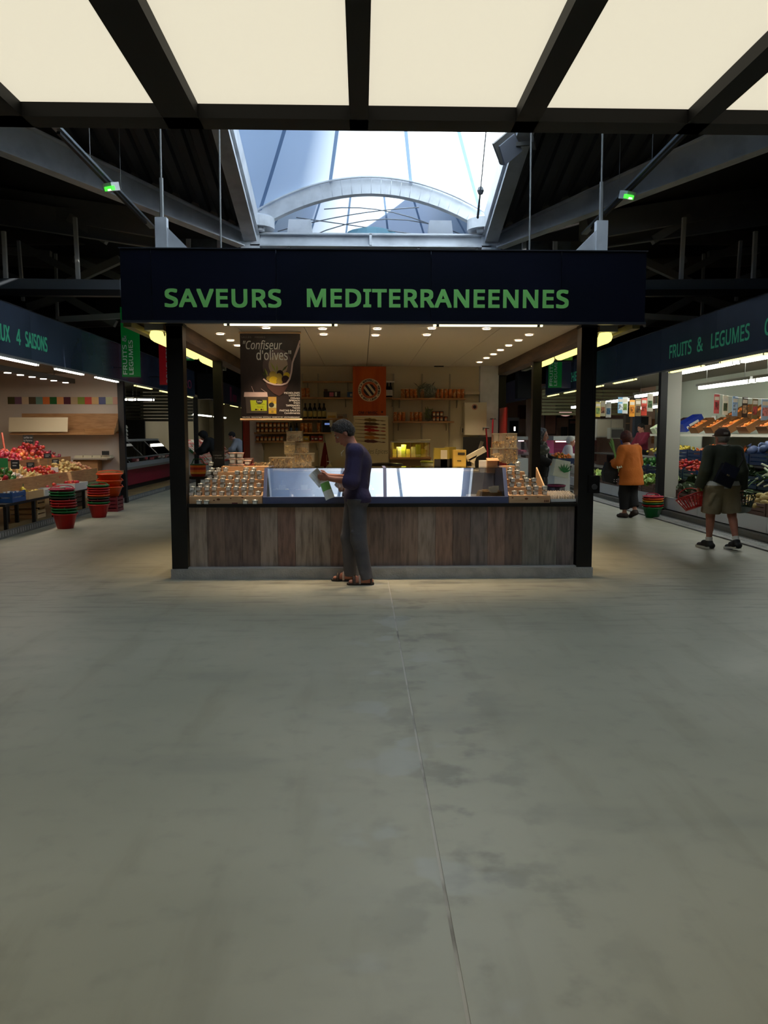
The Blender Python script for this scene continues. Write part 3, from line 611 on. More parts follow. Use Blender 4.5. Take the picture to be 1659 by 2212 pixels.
b.add([P(.46,.13,6), P(.59,.13,6), P(.59,.18,6), P(.46,.18,6)], [(0,1,2,3)], 10); b.lathe([(1e-6,0),(.028,0)], 12, P(.31,.205,5), 11, (math.pi/2,0,0), sx=1.4); b.lathe([(1e-6,0),(.028,0)], 12, P(.51,.165,7), 11, (math.pi/2,0,0), sx=1.1)
for i in range(5): disc(.25+.03*i, .11, .015, (2,1,0)[i % 3], 5)
stroke([(.18,.385),(.22,.315)], .0015, 6, 5); stroke([(.34,.355),(.42,.315)], .0015, 6, 5)
b.build('picture_print', [M('olive_yellow',(206,176,40),.4), M('olive_green',(158,136,60),.4), M('olive_black',(44,24,30),.35), M('leaf_dark',(70,76,34),.5), M('leaf_pale',(150,152,70),.5), M('spoon_shadow',(84,58,54),.3), M('spoon_pink',(206,180,176),.4), M('tub_grey',(70,62,60),.4), M('lime_label',(176,190,40),.5), M('jar_print',(186,150,80),.4), M('pale_lbl',(196,196,150),.5), M('ink',(40,40,34),.5)], ps)
T('Salles', .27, .195, .35, .215, WPRT, k=7); T('Tapenade', .24, .165, .40, .18, M('ink', (40,40,34)), k=7); T('Noire', .27, .135, .37, .15, M('ink', (40,40,34)), k=7)
# orange football banner
ORB = M('banner_orange', (206,92,22), .6, nz=(1.4, (176,64,10), .4, .65), stretch=(3,1,.5)); INK = M('ink_navy', (34,20,44), .5); BCR = M('badge_cream', (224,206,170), .5); BOR = M('badge_orange', (190,84,48), .5)
a, b_ = at(762, 792, Y=13.6), at(834, 899, Y=13.6); bn = thing('football_banner', 'orange football club banner with a round striped badge on the back wall', 'banner', (a.x, 13.6, b_.z)); w, h = b_.x - a.x, a.z - b_.z
MB().box(0, w, 0, .006, 0, h).build('cloth', ORB, bn); MB().tube([(0,.003,h), (w,.003,h)], .006, 6).build('top_rod', ORB, bn)
for x in (.1*w, .9*w): MB().tube([(x,.003,h), (x,.003,ZB - b_.z)], .003, 4).build('string', WPRT, bn)
cx, cz, r = w*.5, h*.53, w*.345; bb = MB()
for rr, mi, k in ((r,0,1), (r*.72,1,2), (r*.66,2,3)): bb.lathe([(1e-6,0),(rr,0)], 32, (cx, -.001*k, cz), mi, (math.pi/2,0,0))
def chord(off, wd, mi, k):
    R2 = r * .54; a_ = math.radians(-52); dx, dz = math.cos(a_), math.sin(a_); nx, nz_ = -dz, dx; pts = []
    for o in (off - wd/2, off + wd/2): L_ = math.sqrt(max(0, R2*R2 - o*o)); pts.append((o, L_))
    (o1, l1), (o2, l2) = pts; Q = lambda o, l: (cx + nx*o + dx*l, -.001*k, cz + nz_*o + dz*l)
    bb.add([Q(o1,-l1), Q(o1,l1), Q(o2,l2), Q(o2,-l2)], [(0,1,2,3)], mi)
for i in range(5): chord((-2 + i) * r * .2, r * .2, (3, 0, 3, 0, 3)[i], 4)
bb.build('badge_print', [BCR, BOR, M('badge_orange2', (196,92,52), .5), INK], bn)
def arc_text(s, a0, a1, rad, hh, mat, par, cx, cz, y, inward=False):
    n = len(s)
    for i, ch in enumerate(s):
        if ch == ' ': continue
        a_ = math.radians(a0 + (a1 - a0) * i / max(1, n - 1)); t = Vector((math.sin(a_), 0, math.cos(a_))); x = Vector((math.cos(a_), 0, -math.sin(a_)))
        wch = hh * (.75 if ch not in 'ilIt' else .4); o = Vector((cx, y, cz)) + t * rad - x * wch / 2
        q = text_mb(ch, wch, hh, .03); ARC.add([o + x * p[0] + t * p[2] for p in q.v], q.f)
ARC = MB(); arc_text('MONTPELLIER Hérault Sport Club', -38, 218, r*.76, r*.17, INK, bn, cx, cz, -.0035); arc_text('1974', 250, 285, r*.76, r*.17, INK, bn, cx, cz, -.0035)
for a_ in (-58, 232): t = Vector((math.sin(math.radians(a_)),0,math.cos(math.radians(a_)))); ARC.lathe([(1e-6,0),(r*.06,0)], 8, Vector((cx,-.0035,cz)) + t*r*.84, 0, (math.pi/2,0,0))
ARC.build('badge_lettering', INK, bn)
lettering('OM / MHSC', bn, INK, (w*.17, -.002, h*.045), (1,0,0), w*.57, h*.055, .02); MB().box(w*.12, w*.85, -.002, 0, h*.03, h*.034).build('underline', INK, bn); MB().lathe([(1e-6,0),(w*.03,0)], 6, (w*.88,-.002,h*.085), 0, (math.pi/2,0,0)).build('crest', INK, bn)
# spice roll-up banner
a, b_ = at(765, 900, Y=13.2), at(839, 986, Y=13.2); rb = thing('spice_banner', 'cream roll-up banner with rows of coloured spice powders on spoons', 'banner', (a.x, 13.2, 0)); w = at(839,900,Y=13.2).x - a.x; zt, zb_ = a.z, .92
PC = M('poster_cream', (222,206,168), .6); MB().box(0, w, 0, .006, zb_, zt).build('sheet', PC, rb); MB().box(-.01, w+.01, -.005, .015, zt, zt+.015).build('top_rail', WHITE, rb); MB().box(.1, w-.1, -.05, .1, 0, .08).build('foot', BLK2, rb); MB().box(w*.45, w*.5, .007, .02, .08, zt).build('support_pole', GSTEEL, rb)
zp = lambda py: at(800, py, Y=13.2).z; bb = MB(); sc = [((122,92,50),906), ((78,54,34),914), ((134,42,26),921), ((170,26,18),928), ((150,98,50),936), ((190,120,56),944), ((84,40,40),952)]; R_.seed(9)
for i, (c, py) in enumerate(sc):
    z = zp(py + 1); x = w*.3; pts = []
    for k in range(13): t_ = k / 12; pts.append((x + w*.62*t_, -.002 - .0004*i, z - t_*.03 + (.035*math.sin(math.pi*min(1, t_*1.15 + .1))*(1 - t_*.55) + R_.uniform(0,.012))))
    lo = [(p[0], p[1], z - (p[2] - z) * .7 - .05*((p[0]-x)/w)) for p in pts[::-1]]; bb.add(pts + lo, [tuple(range(26))], i)
    bb.add([(w*.02,-.002,z+.012),(w*.34,-.002,z+.004),(w*.34,-.002,z-.008),(w*.02,-.002,z+.006)], [(0,1,2,3)], 7)
bb.build('spice_print', [M('sp%d' % i, c, .7) for i, (c, _) in enumerate(sc)] + [M('spoon_wood', (120,92,58), .5)], rb)
p0 = at(770, 983, Y=13.19); lettering('Le Monde des Epices', rb, M('grey_letters', (128,120,90), .6), (-.03 - .18, -.003, p0.z), (1,0,0), w + .19, .09, 0, .12) if False else lettering('des Epices', rb, M('grey_letters', (128,120,90), .6), (at(793,983,Y=13.2).x - a.x, -.003, p0.z), (1,0,0), at(838,983,Y=13.2).x - at(793,983,Y=13.2).x, .1, 0, .12)
# ---------------------------------------------------------------- things on the counter of the stall
ZT = .812; KN = M('knot', (120,74,44), .6)
def steps(name, label, px0, px1, pxs, nst, knots):
    a, b = at(px0, 1087, Y=PY + .06), at(px1, 1087, Y=PY + .06); x0, x1 = a.x, b.x; t = thing(name, label, 'stand', (x0, PY + .06, ZT)); lev = []
    zs = [.085, .165, .245, .325, .385][:nst]
    MB().box(0, x1 - x0, 0, .02, 0, .085).build('front_board', PINE, t)
    for k in range(nst):
        y0 = .02 + .13 * k; r = x1 - x0 - (0.0 if k == 0 else pxs[k])
        l0 = pxs[k] if px0 < 700 else 0; l0 = 0 if k == 0 else l0; rr = x1 - x0 if px0 < 700 else r
        MB().box(l0, rr, y0, y0 + .13, zs[k] - .018, zs[k]).build('step', PINE, t)
        if k: MB().box(l0, rr, y0, y0 + .015, zs[k-1], zs[k] - .018).build('riser', PINE, t)
        lev.append((PY + .06 + y0 + .065, ZT + zs[k]))
    for x in (0, x1 - x0 - .015): MB().prism([(x,.02,0),(x,.02+.13*nst,0),(x,.02+.13*nst,.02 if x == 0 and px0 < 700 else zs[-1]-.02),(x,.02,.06)], (.015,0,0)).build('side_board', PINE, t)
    for u, v, r in knots: MB().lathe([(1e-6,0),(r,0)], 8, (u*(x1-x0), -.0015, v), rot=(math.pi/2,0,0), sx=1.7).build('knot', KN, t)
    return t, lev, x0
KNOTS = ((.4,.05,.012), (.34,.04,.007), (.73,.07,.008), (.57,.06,.006))
stL, levL, _ = steps('tiered_stand', 'stepped pine stand holding grey lidded spread jars by the window post', 409, 566, (0,.06,.12,.2,.26), 5, KNOTS)
stR, levR, _ = steps('tiered_stand', 'narrower stepped pine stand of spread jars at the sachet tray end', 1100, 1188, (0,.05,.12,.2,.26), 5, ((.08,.06,.007), (.42,.05,.012), (.7,.065,.005)))
[MB().box(.385 + .018*i, .398 + .018*i, -.002, 0, .012, .036).build('burnt_mark', KN, stR) for i in range(3)]
MB().box(.46,.52,-.004,0,.0,.014).build('maker_label', M('label_dark_red', (110,40,40), .6), stL)
ZG0 = levL[0]
GJ = glass('jar_glass', (196,196,186), .06); JF = M('spread_fill', (96,96,84), .5, var=.25, hue=.04); LIDM = M('lid_clear', (176,178,174), .25, .3)
jar = thing('spread_jar', 'z', 'jar')
MB().lathe([(.024,0),(.029,.02),(.03,.034)], 12).build('glass_body', JF, jar, True)
MB().lathe([(.031,.034),(.032,.042),(.026,.046),(.006,.048),(.005,.053)], 12).build('lid', LIDM, jar, True)
MB().box(-.021,.021,-.0325,-.024,.006,.033).build('paper_label', LBL, jar)
def jars(lev, k, xs, stack, label, group, off=0.0):
    y, z = lev[k] if k >= 0 else (PY + .045, ZT)
    for x in xs:
        p = at(x, 1050, Y=y); dup(jar, (p.x + R_.uniform(-.004,.004), y + off + R_.uniform(-.006,.006), z + stack * .0535), rot=R_.uniform(-.2,.2), label=label, group=group)
col = [414.5, 431, 447, 463.3, 479, 494, 509.7, 526, 542, 558]
ORD = ('lowest', 'second', 'third', 'fourth', 'top')
def jset(lev, k, low, up, side):
    n = ORD[k] + ' step of the ' + side
    jars(lev, k, low, 0, 'spread jar with a white label on the ' + n, 'jars on the ' + n)
    if up: jars(lev, k, up, 1, 'spread jar stacked on another on the ' + n, 'upper jars on the ' + n)
SL_, SR_ = 'wide pine stand', 'narrow pine stand'
jset(levL, 0, col, [414.5, 431, 447, 463.3, 494, 509.7, 526, 542], SL_)
jset(levL, 1, [433, 449.5, 465, 481, 497, 512, 528, 543, 559.5], [448, 464, 481, 512, 528, 544], SL_)
jset(levL, 2, [454, 468, 483, 499, 515.5, 531, 546.5, 560], [452.5, 466, 514, 531, 546, 560], SL_)
jset(levL, 3, [459, 473, 489, 533, 549], [], SL_); jset(levL, 4, [457], [], SL_)
for x, n in ((430, 'first of the pair by the window post'), (446, 'second of the pair by the window post'), (530, 'olive green, near the red maker label'), (551, 'next to the display case')):
    p = at(x, 1080, Y=PY + .03); dup(jar, (p.x, PY + .03, ZT), label='lone spread jar before the wide pine stand, ' + n)
jset(levR, 0, [1110.5, 1126, 1142, 1157.5, 1177], [1142, 1157.5, 1177], SR_); jset(levR, 1, [1106, 1120.5, 1137, 1153.5], [1106.5, 1137, 1153], SR_)
jset(levR, 2, [1101.5, 1117, 1134], [1101, 1117], SR_); jset(levR, 3, [1100.5, 1116.5], [1116.5], SR_)
jar.location = (at(1118,1050,Y=levR[4][0]).x, levR[4][0], levR[4][1]); tag(jar, 'spread jar alone on the top step of the narrow pine stand', 'jar')
PK = M('tub_pink', (224,190,178), .5); tub = thing('paper_tub', 'stacked white paper tub with a pink lid on top of the wide pine stand', 'tub', (0,0,0), 0, 'stacked paper tubs')
MB().lathe([(.03,0),(.042,.055),(.046,.056),(.046,.064)], 12, mis=(0,1,1)).build('tub_body', [WHITE, PK], tub, True); MB().box(-.025,.025,-.041,-.036,.015,.045).build('paper_label', LBL, tub)
yt, zt_ = levL[4]
for x in (503, 519):
    p = at(x, 1000, Y=yt)
    for k in range(3): dup(tub, (p.x, yt + .0, zt_ - .04 + k*.066))
p = at(535, 1000, Y=yt + .15); tub.location = (p.x, yt + .15, zt_); tub['group'] = ''; del tub['group']; tag(tub, 'single paper tub with pink lid behind the wide pine stand', 'tub')
carton(527, 545, 990, 1003, yt + .3, 'flat red box with a white lid behind the paper tubs', M('box_dkred', (110,36,34), .5), name='flat_box', face=[(0,1,.8,1,WHITE)])
carton(520, 547, 1003, 1011, yt + .12, 'small clear tray of red dried fruit behind the top jars', M('dry_red', (130,48,40), .6), name='fruit_tray', cat='tray')
for x0, x1, y0, y1, c, l in ((538, 562, 1004, 1012, (190,90,60), 'low wooden tray of dried fruit by the display case'),):
    pass
# chalk sign and basket by the window
SLATE = M('slate', (30,32,32), .7); CH = M('chalk', (190,190,184), .8)
cs = carton(459, 484, 975, 1004, yt + .25, 'small black slate with chalk writing behind the jars', SLATE, name='chalk_sign', cat='sign', depth=.012)
cs_w = at(484,990,Y=yt+.25).x - at(459,990,Y=yt+.25).x
lettering('A emporter', cs, CH, (-cs_w*.4,-.003,.10), (1,0,0), cs_w*.7, .02); lettering('sur le pouce', cs, CH, (-cs_w*.3,-.003,.07), (1,0,0), cs_w*.72, .02)
# refrigerated display case
FRAME = M('case_frame', (84,92,128), .4); CASEIN = M('case_white', (206,208,214), .5)
xa, xm, xb = at(568,1087,Y=PY+.06).x, at(832,1087,Y=PY+.06).x, at(1098,1087,Y=PY+.06).x
dc = thing('display_case', 'long refrigerated display case with slanted glass and a blue grey frame', 'display case', (xa, PY + .05, ZT)); w = xb - xa; wm = xm - xa
MB().box(0, w, 0, .05, 0, .075).build('front_sill', FRAME, dc); MB().box(.03, w - .03, .06, .82, 0, .04).build('tray_floor', CASEIN, dc); MB().box(.03, w-.03, .8, .84, .0, .3).build('back_panel', M('case_back', (150,152,164), .5), dc)
SG = glass('slant_glass', (222,224,228), .34, .006); TOP = .378; DY = .17
for x0, x1 in ((.035, wm - .018), (wm + .018, w - .035)):
    MB().prism([(x0,.03,.075), (x1,.03,.075), (x1,.03+DY,TOP), (x0,.03+DY,TOP)], (0,.004,-.003)).build('front_glass', SG, dc)
    MB().prism([(x0,.035+DY,TOP), (x1,.035+DY,TOP), (x1,.62,TOP), (x0,.62,TOP)], (0,0,.005)).build('top_glass', glass('top_glass', (236,240,238), .02), dc)
for x in (.018, wm, w - .018): MB().bar((x,.025,.06), (x,.03+DY,TOP), .036, .02).build('mullion', FRAME, dc); MB().box(x-.018,x+.018,.03+DY,.84,TOP-.02,TOP).build('top_rail', FRAME, dc)
for x in (.005, w - .02): MB().prism([(x,.03,0),(x,.84,0),(x,.84,TOP-.02),(x,.05+DY,TOP-.02),(x,.03,.07)], (.015,0,0)).build('end_panel', FRAME, dc)
CR1 = M('glass_tub', (206,206,214), .2, alpha=.55); GRT = M('garnish', (120,92,50), .7)
def dish(px, py, wd, dp, h, label, fill, cname='food_dish'):
    p = at(px, py, Y=PY + .45); t = thing(cname, label, 'dish', (p.x, PY + .48, ZT + .041)); q = MB()
    q.box(-wd/2, wd/2, -dp/2, -dp/2+.006, 0, h); q.box(-wd/2, wd/2, dp/2-.006, dp/2, 0, h); q.box(-wd/2, -wd/2+.006, -dp/2, dp/2, 0, h); q.box(wd/2-.006, wd/2, -dp/2, dp/2, 0, h); q.build('tub_wall', CR1, t)
    R_.seed(px); q = MB()
    for i in range(26): q.ball((R_.uniform(-.42,.42)*wd, R_.uniform(-.42,.42)*dp, h*.75 + R_.uniform(-.01,.012)), R_.uniform(.012,.02), 6, 4, R_.randrange(2))
    q.box(-wd*.48, wd*.48, -dp*.48, dp*.48, .003, h*.72); o = q.build('food', fill, t, True); o['kind'] = 'stuff'
    MB().obox((wd*.1,-dp*.5,h+.03), (.075,.003,.055), (-.3,0,0)).build('price_card', LBL, t); MB().tube([(-wd*.2,0,h*.8), (wd*.05,-.05,h+.1)], .006, 5).build('spoon', M('spoon_steel', (200,200,204), .2, .8), t)
    return t
FM = lambda k, a, b: [M(k + 'a', a, .4), M(k + 'b', b, .4)]
for px, lab, f in ((608, 'glass tub of pale olives nearest the wide pine stand', FM('f1', (150,140,96), (176,166,120))), (655, 'glass tub of pinkish spread under a price card', FM('f2', (176,130,140), (190,150,150))), (700, 'glass tub of dark brown olives in the middle of the case', FM('f3', (60,36,32), (90,54,40))), (748, 'glass tub of black tapenade beside the customer', FM('f4', (40,28,26), (58,40,34))), (792, 'glass tub of orange peppers behind the customer', FM('f5', (214,140,40), (200,120,30))),
    (870, 'glass tub of cheese cubes under the white reflection', FM('f6', (214,206,170), (200,190,150))), (925, 'glass tub of green olives under the white reflection', FM('f7', (120,126,60), (140,140,76))), (985, 'glass tub of dried tomatoes under the white reflection', FM('f8', (150,56,40), (170,80,50)))):
    dish(px, 1050, .2, .3, .09, lab, f)
def roll(px, py, label, k):
    p = at(px, py, Y=PY + .3 + .12*k); t = thing('pastry', label, 'pastry', (p.x, PY + .34 + .14*k, ZT + .041)); MB().obox((0,0,.035), (.28,.1,.07), (0,0,.06), 0, .85).build('crust', M('crust', (200,160,104), .6, nz=(14,(150,106,60),.4,.7)), t); MB().obox((.03,-.06,.09), (.085,.003,.06), (-.3,0,0)).build('price_card', LBL, t)
roll(1060, 1066, 'long golden pastry at the front of the case corner', 0); roll(1058, 1048, 'second golden pastry behind the first in the case corner', 1); roll(1066, 1035, 'third golden pastry with a raised price card in the case corner', 2)
# tray of sachets
a, b = at(1189, 1087, Y=PY + .08), at(1246, 1087, Y=PY + .08); st = thing('sachet_tray', 'white tray at the corner post end holding rows of pointed sachets', 'tray', (a.x, PY + .08, ZT)); w = b.x - a.x
q = MB(); q.box(0, w, 0, .34, 0, .012); q.box(0, w, 0, .006, 0, .045); q.box(0, w, .334, .34, 0, .045); q.box(0, .006, 0, .34, 0, .045); q.box(w-.006, w, 0, .34, 0, .045); q.build('tray_body', WHITE, st)
sa = thing('sachet', 'small pointed sachet packed in rows in the white tray', 'sachet', (0,0,0), 0, 'sachets in the white tray')
MB().lathe([(.012,0),(.014,.03),(.006,.05),(.011,.07)], 7, mis=(0,1,1)).build('wrap', [M('sach_fill', (120,90,74), .5, var=.3), M('sach_top', (214,200,180), .4)], sa, True)
for i in range(10):
    for j in range(9):
        loc = (a.x + .02 + i * (w - .04) / 9 + (.008 if j % 2 else 0) - .004, PY + .105 + j * .034, ZT + .013 + j*.004)
        if i + j == 0: first = loc
        else: dup(sa, loc)
sa.location = first
# raised service counter behind the case, carrying bins, bags and scale
a = at(1022, 1010, Y=10.0); t = thing('service_counter', 'raised pale service counter behind the display case', 'counter', (0, 9.6, 0)); MB().box(XL + .45, XR - .66, 0, 1.05, a.z - .05, a.z - .02).build('worktop', M('counter_cream', (206,192,160), .5), t); MB().box(XL + .5, XR - .7, .05, 1.0, 0, a.z - .05).build('cupboard_front', M('counter_front', (150,130,100), .6), t)
# pasta dispensers and clear boxes
CLR = M('clear_plastic', (210,200,180), .12, alpha=.22); PAST = [M('pasta_a', (206,166,100), .6), M('pasta_b', (150,110,64), .6), M('pasta_c', (226,196,140), .6)]
def bin_(x0, x1, y0, y1, Y, label, fillh=.6, mats=PAST, depth=.2, name='pasta_bin', n=90, lid=True):
    a, b = at(x0, y1, Y=Y), at(x1, y0, Y=Y); w = b.x - a.x; h = b.z - a.z; t = thing(name, label, 'container', (a.x, Y, a.z)); q = MB()
    q.box(0, w, 0, .004, 0, h); q.box(0, .004, 0, depth, 0, h); q.box(w-.004, w, 0, depth, 0, h); q.box(0, w, depth-.004, depth, 0, h); q.box(0, w, 0, depth, 0, .004); q.build('clear_box', CLR, t)
    if lid: MB().box(-.004, w+.004, -.004, depth+.004, h, h+.012).build('lid', M('clear_lid', (190,180,160), .2, alpha=.5), t)
    R_.seed(int(x0*7+y0)); q = MB()
    for i in range(n):
        c = (R_.uniform(.06,.94)*w, R_.uniform(.03,.5)*depth, R_.uniform(.03,fillh)*h); q.obox(c, (R_.uniform(.025,.04), .012, R_.uniform(.008,.014)), (R_.uniform(-2,2), R_.uniform(-2,2), R_.uniform(-2,2)), R_.randrange(3))
    o = q.build('filling', mats, t); o['kind'] = 'stuff'; return t
bin_(581, 633, 990, 1012, 9.7, 'low clear box of dried pasta pieces beside the display case top', .95, n=170)
bin_(618, 678, 981, 998, 10.1, 'clear lidded box of pasta behind the low pasta box', .8, n=120)
bin_(619, 652, 933, 953, 10.1, 'small clear dispenser of brown lentils on top of the stacked boxes', .5, [M('lent_a', (70,44,30), .6), M('lent_b', (90,60,36), .6), M('lent_c', (56,36,28), .6)], n=60)
bin_(614, 637, 955, 981, 10.1, 'tall clear canister half full of cream semolina', .7, [M('semo', (226,206,150), .7)]*3, n=60)
bin_(639, 666, 958, 981, 10.15, 'clear slanted scoop bin of brown shells beside the semolina', .55, n=60)
bin_(540, 582, 1000, 1013, 9.6, 'flat clear tray of pasta bows near the jar steps', .9, n=70, lid=False)
bin_(634, 672, 998, 1013, 9.9, 'white box of brown wrapped sweets behind the display case', .95, [M('sw_a', (110,86,60), .5), M('sw_b', (170,140,100), .5), M('sw_c', (70,56,44), .5)], n=70, lid=False)
bin_(1067, 1092, 938, 970, 9.9, 'upper clear pasta bin by the window, half with spaghetti', .5); bin_(1092, 1117, 938, 970, 9.9, 'upper clear pasta bin full of shells by the window', .8)
bin_(1064, 1090, 970, 996, 9.75, 'lower clear pasta bin of pale noodles by the window', .6, [PAST[2]]*3); bin_(1090, 1119, 969, 1001, 9.75, 'lower clear pasta bin of shells by the window', .9, n=130)
carton(1037, 1053, 995, 1028, 9.5, 'white card box standing behind the pastry corner of the case', WHITE); ob = carton(1052, 1075, 994, 1022, 9.45, 'open wooden box beside the white card box', PINE, name='wooden_box')
MB().obox((0,-.01,.16), (.14,.1,.008), (.3,0,0)).build('lid', OAK, ob)
# scale with a slanted head
a = at(1022, 1010, Y=10.0); sc_ = thing('shop_scale', 'cream shop scale with slanted display head on a post', 'scale', (a.x, 10.0, a.z)); CRM = M('scale_cream', (222,216,196), .4)
MB().box(-.02,.02,-.02,.02,0,.13).build('post', CRM, sc_); MB().obox((.03,0,.17), (.26,.1,.07), (.0,-.5,0), 0).build('display_head', CRM, sc_); MB().prism([(-.07,-.05,.1),(.04,-.05,.16),(.02,-.05,.09),(-.0,-.05,.05)], (0,.09,0)).build('neck', CRM, sc_); MB().obox((.1,.03,.28), (.04,.02,.1), (0,.3,0)).build('card_reader', M('reader_grey', (90,88,84), .4), sc_); MB().box(-.16,.2,-.1,.2,-.02,0).build('pan', GSTEEL, sc_)
# paper bags
PB = M('olive_bag', (150,132,44), .6); PB2 = M('yellow_bag', (216,180,86), .6)
b1 = carton(938, 971, 968, 1011, 9.9, 'olive and black paper carrier bag standing behind the case', PB, name='paper_bag', cat='bag', face=[(0,1,0,.45,BLK2), (.42,.85,.0,.9,M('bag_panel', (214,204,176), .6))])
b2 = carton(962, 985, 966, 1011, 10.05, 'second olive and black paper bag half hidden by its neighbours', PB, name='paper_bag', cat='bag', face=[(0,1,0,.45,BLK2)])
b3 = carton(979, 1007, 972, 1011, 9.85, 'yellow paper bag with a small black printed leaf', PB2, name='paper_bag', cat='bag', face=[(.35,.9,.72,.86,M('leaf_ink',(50,44,24),.6)), (.3,.62,.38,.42,M('leaf_ink',(50,44,24),.6))])
# back counter, glazed cabinet, electric box
bc = thing('back_counter', 'low pale work counter along the back wall of the stall', 'counter', (0, 13.3, 0)); MB().box(XL + .4, .75, 0, .7, .86, .9).build('worktop', M('counter_cream', (206,192,160), .5), bc); MB().box(XL + .42, .73, .04, .7, 0, .86).build('front', M('counter_front', (150,130,100), .6), bc)
a, b = at(846, 988, Y=13.3), at(928, 956, Y=13.3); gc = thing('glazed_cabinet', 'small glazed cabinet lit from inside with yellow packets', 'cabinet', (a.x, 13.3, a.z)); w, h = b.x - a.x, b.z - a.z
MB().box(-.03, w+.03, -.02, .45, -.03, 0).build('base_shelf', OAK, gc); MB().box(0, w, .4, .42, 0, h).build('back_panel', M('cab_back', (190,164,96), .6), gc); MB().box(-.0, w, .0, .42, h, h+.015).build('top', WHITE, gc); MB().tube([(.15*w,0,h+.04),(w*1.02,0,h+.04)], .016, 6).build('tube_lamp', M('tube_off', (220,210,180), .4), gc)
for x in (0, .5, 1): MB().box(x*w-.006, x*w+.006, 0, .012, 0, h).build('frame_bar', OAK, gc)
for i, (u0, u1) in enumerate(((.01,.49), (.51,.99))): MB().box(u0*w, u1*w, .004, .007, 0, h).build('pane', glass('cab_glass', (240,236,200), .1), gc)
for i, u in enumerate((.1, .2, .33, .44, .58, .72, .85)): MB().box(u*w-.04, u*w+.04, .12, .2, 0, h*(.55 + .3*((i*7) % 3)/2)).build('packet', M(('pk_y','pk_w','pk_l')[i % 3], ((226,210,90),(232,226,190),(180,190,70))[i % 3], .5), gc)
gl = bpy.data.objects.new('lamp', bpy.data.lights.new('lamp','POINT')); COL.objects.link(gl); gl.parent = gc; gl.location = (w*.3,.07,h-.05); gl.data.energy = 2.0; gl.data.color = (1,.95,.6)
MB().box(-.02, w+.02, .02, .44, .9 - a.z, -.03).build('stand', M('cab_stand', (110,86,60), .6), gc)
gt = thing('plastic_tub', 'green lidded plastic tub on the back counter', 'tub', at(923, 1011, Y=12.6)); MB().lathe([(.09,0),(.105,.09)], 14).build('tub_body', M('tub_cream', (190,186,140), .4), gt, True); MB().lathe([(.112,.088),(.112,.11),(.1,.114)], 14).build('lid', M('lid_green', (176,180,60), .4), gt, True)
a, b = at(1003, 941, Y=WALLY - .2), at(1052, 869, Y=WALLY - .2); eb = thing('electric_cabinet', 'cream electric cabinet with a round sticker on the back wall', 'cabinet', (a.x, WALLY - .2, a.z)); w, h = b.x - a.x, b.z - a.z
MB().box(0, w, .02, .2, 0, h).build('body', M('cab_cream', (222,214,190), .45), eb); MB().box(.01, w-.01, 0, .02, .01, h-.01).build('door', M('cab_cream', (222,214,190), .45), eb); ed = COL.objects[-1]; MB().lathe([(1e-6,0),(.05,0)], 16, (w*.45,-.002,h*.86), 0, (math.pi/2,0,0)).build('sticker', M('sticker', (190,140,120), .5), ed); MB().lathe([(1e-6,0),(.03,0)], 12, (w*.45,-.004,h*.86), 0, (math.pi/2,0,0)).build('sticker_mark', INK, ed); MB().box(w*.82,w*.87,-.015,0,h*.16,h*.24).build('lock', GSTEEL, ed)
for k, (x0, x1, y0, y1) in enumerate(((1060,1074,797,872), (1004,1060,846,852))):
    a, b = at(x0, y1, Y=WALLY - .05), at(x1, y0, Y=WALLY - .05); tag(MB().box(a.x, b.x, WALLY - .07, WALLY, a.z, b.z).build('cable_duct', CREAM), ('upright' if k == 0 else 'level') + ' white cable duct above the electric cabinet', 'duct')
for k, (x0, x1, y0, y1) in enumerate(((1052,1062,871,880), (1052,1062,884,893), (996,1003,921,938))):
    t = carton(x0, x1, y0, y1, WALLY - .06, ('round switch at the upper corner of the electric cabinet', 'clear socket below the round switch', 'small junction box beside the electric cabinet foot')[k], CREAM, depth=.06, name='wall_socket', cat='socket', face=[(.25,.75,.25,.75,GSTEEL)])
tag(MB().box(at(1000,1000,Y=13.7).x, at(1064,1000,Y=13.7).x, 13.7, 13.72, .3, at(1000,944,Y=13.7).z).build('black_board', BLK2), 'black board leaning under the electric cabinet', 'board')
for (xa, ya, xb_, yb, Y, l) in ((1050,925,1055,1010,13.2,'shorter red broom handle in front of the black board'), (1065,905,1061,1005,13.5,'taller red broom handle by the corner')):
    a, b = at(xa, ya, Y=Y), at(xb_, yb, Y=Y); d_ = (b - a).normalized(); f = b + d_ * (b.z / -d_.z)
    t = thing('broom', l, 'broom', f); MB().tube([a - f, (0,0,.06)], .013, 6).build('handle', M('handle_red', (150,24,44), .4), t); MB().tube([a - f - Vector((.05,0,-.005)), a - f + Vector((.05,0,.005))], .012, 5).build('grip', BLK2, t); MB().box(-.14,.14,-.03,.03,0,.08).build('head', BLK2, t)
# apron, soap bottle, black chair back
ap = at(702, 1008, Y=13.75); t = thing('apron', 'dark red apron hanging from a hook under the shelves', 'apron', (ap.x, 13.75, ap.z)); hgt = at(702,956,Y=13.75).z - ap.z; V = []
for i in range(9):
    u = i/8; hw = .015 + .07*u; V += [(-hw, .02*math.sin(i*2), hgt*(1-u)), (-hw*.3, -.03, hgt*(1-u)), (hw*.4, .01, hgt*(1-u)), (hw, -.02, hgt*(1-u))]
MB().add(V, [(4*i+j,4*i+j+1,4*i+j+5,4*i+j+4) for i in range(8) for j in range(3)]).build('cloth', M('apron_red', (122,24,28), .8), t, True); MB().tube([(.035,-.035,.0),(.03,-.035,hgt*.5)], .004, 4).build('trim_cord', M('trim_pale', (190,140,110), .6), t); MB().tube([(0,0,hgt),(0,.12,hgt+.01),(0,.26,hgt+.02)], .006, 5).build('hook', GSTEEL, t)
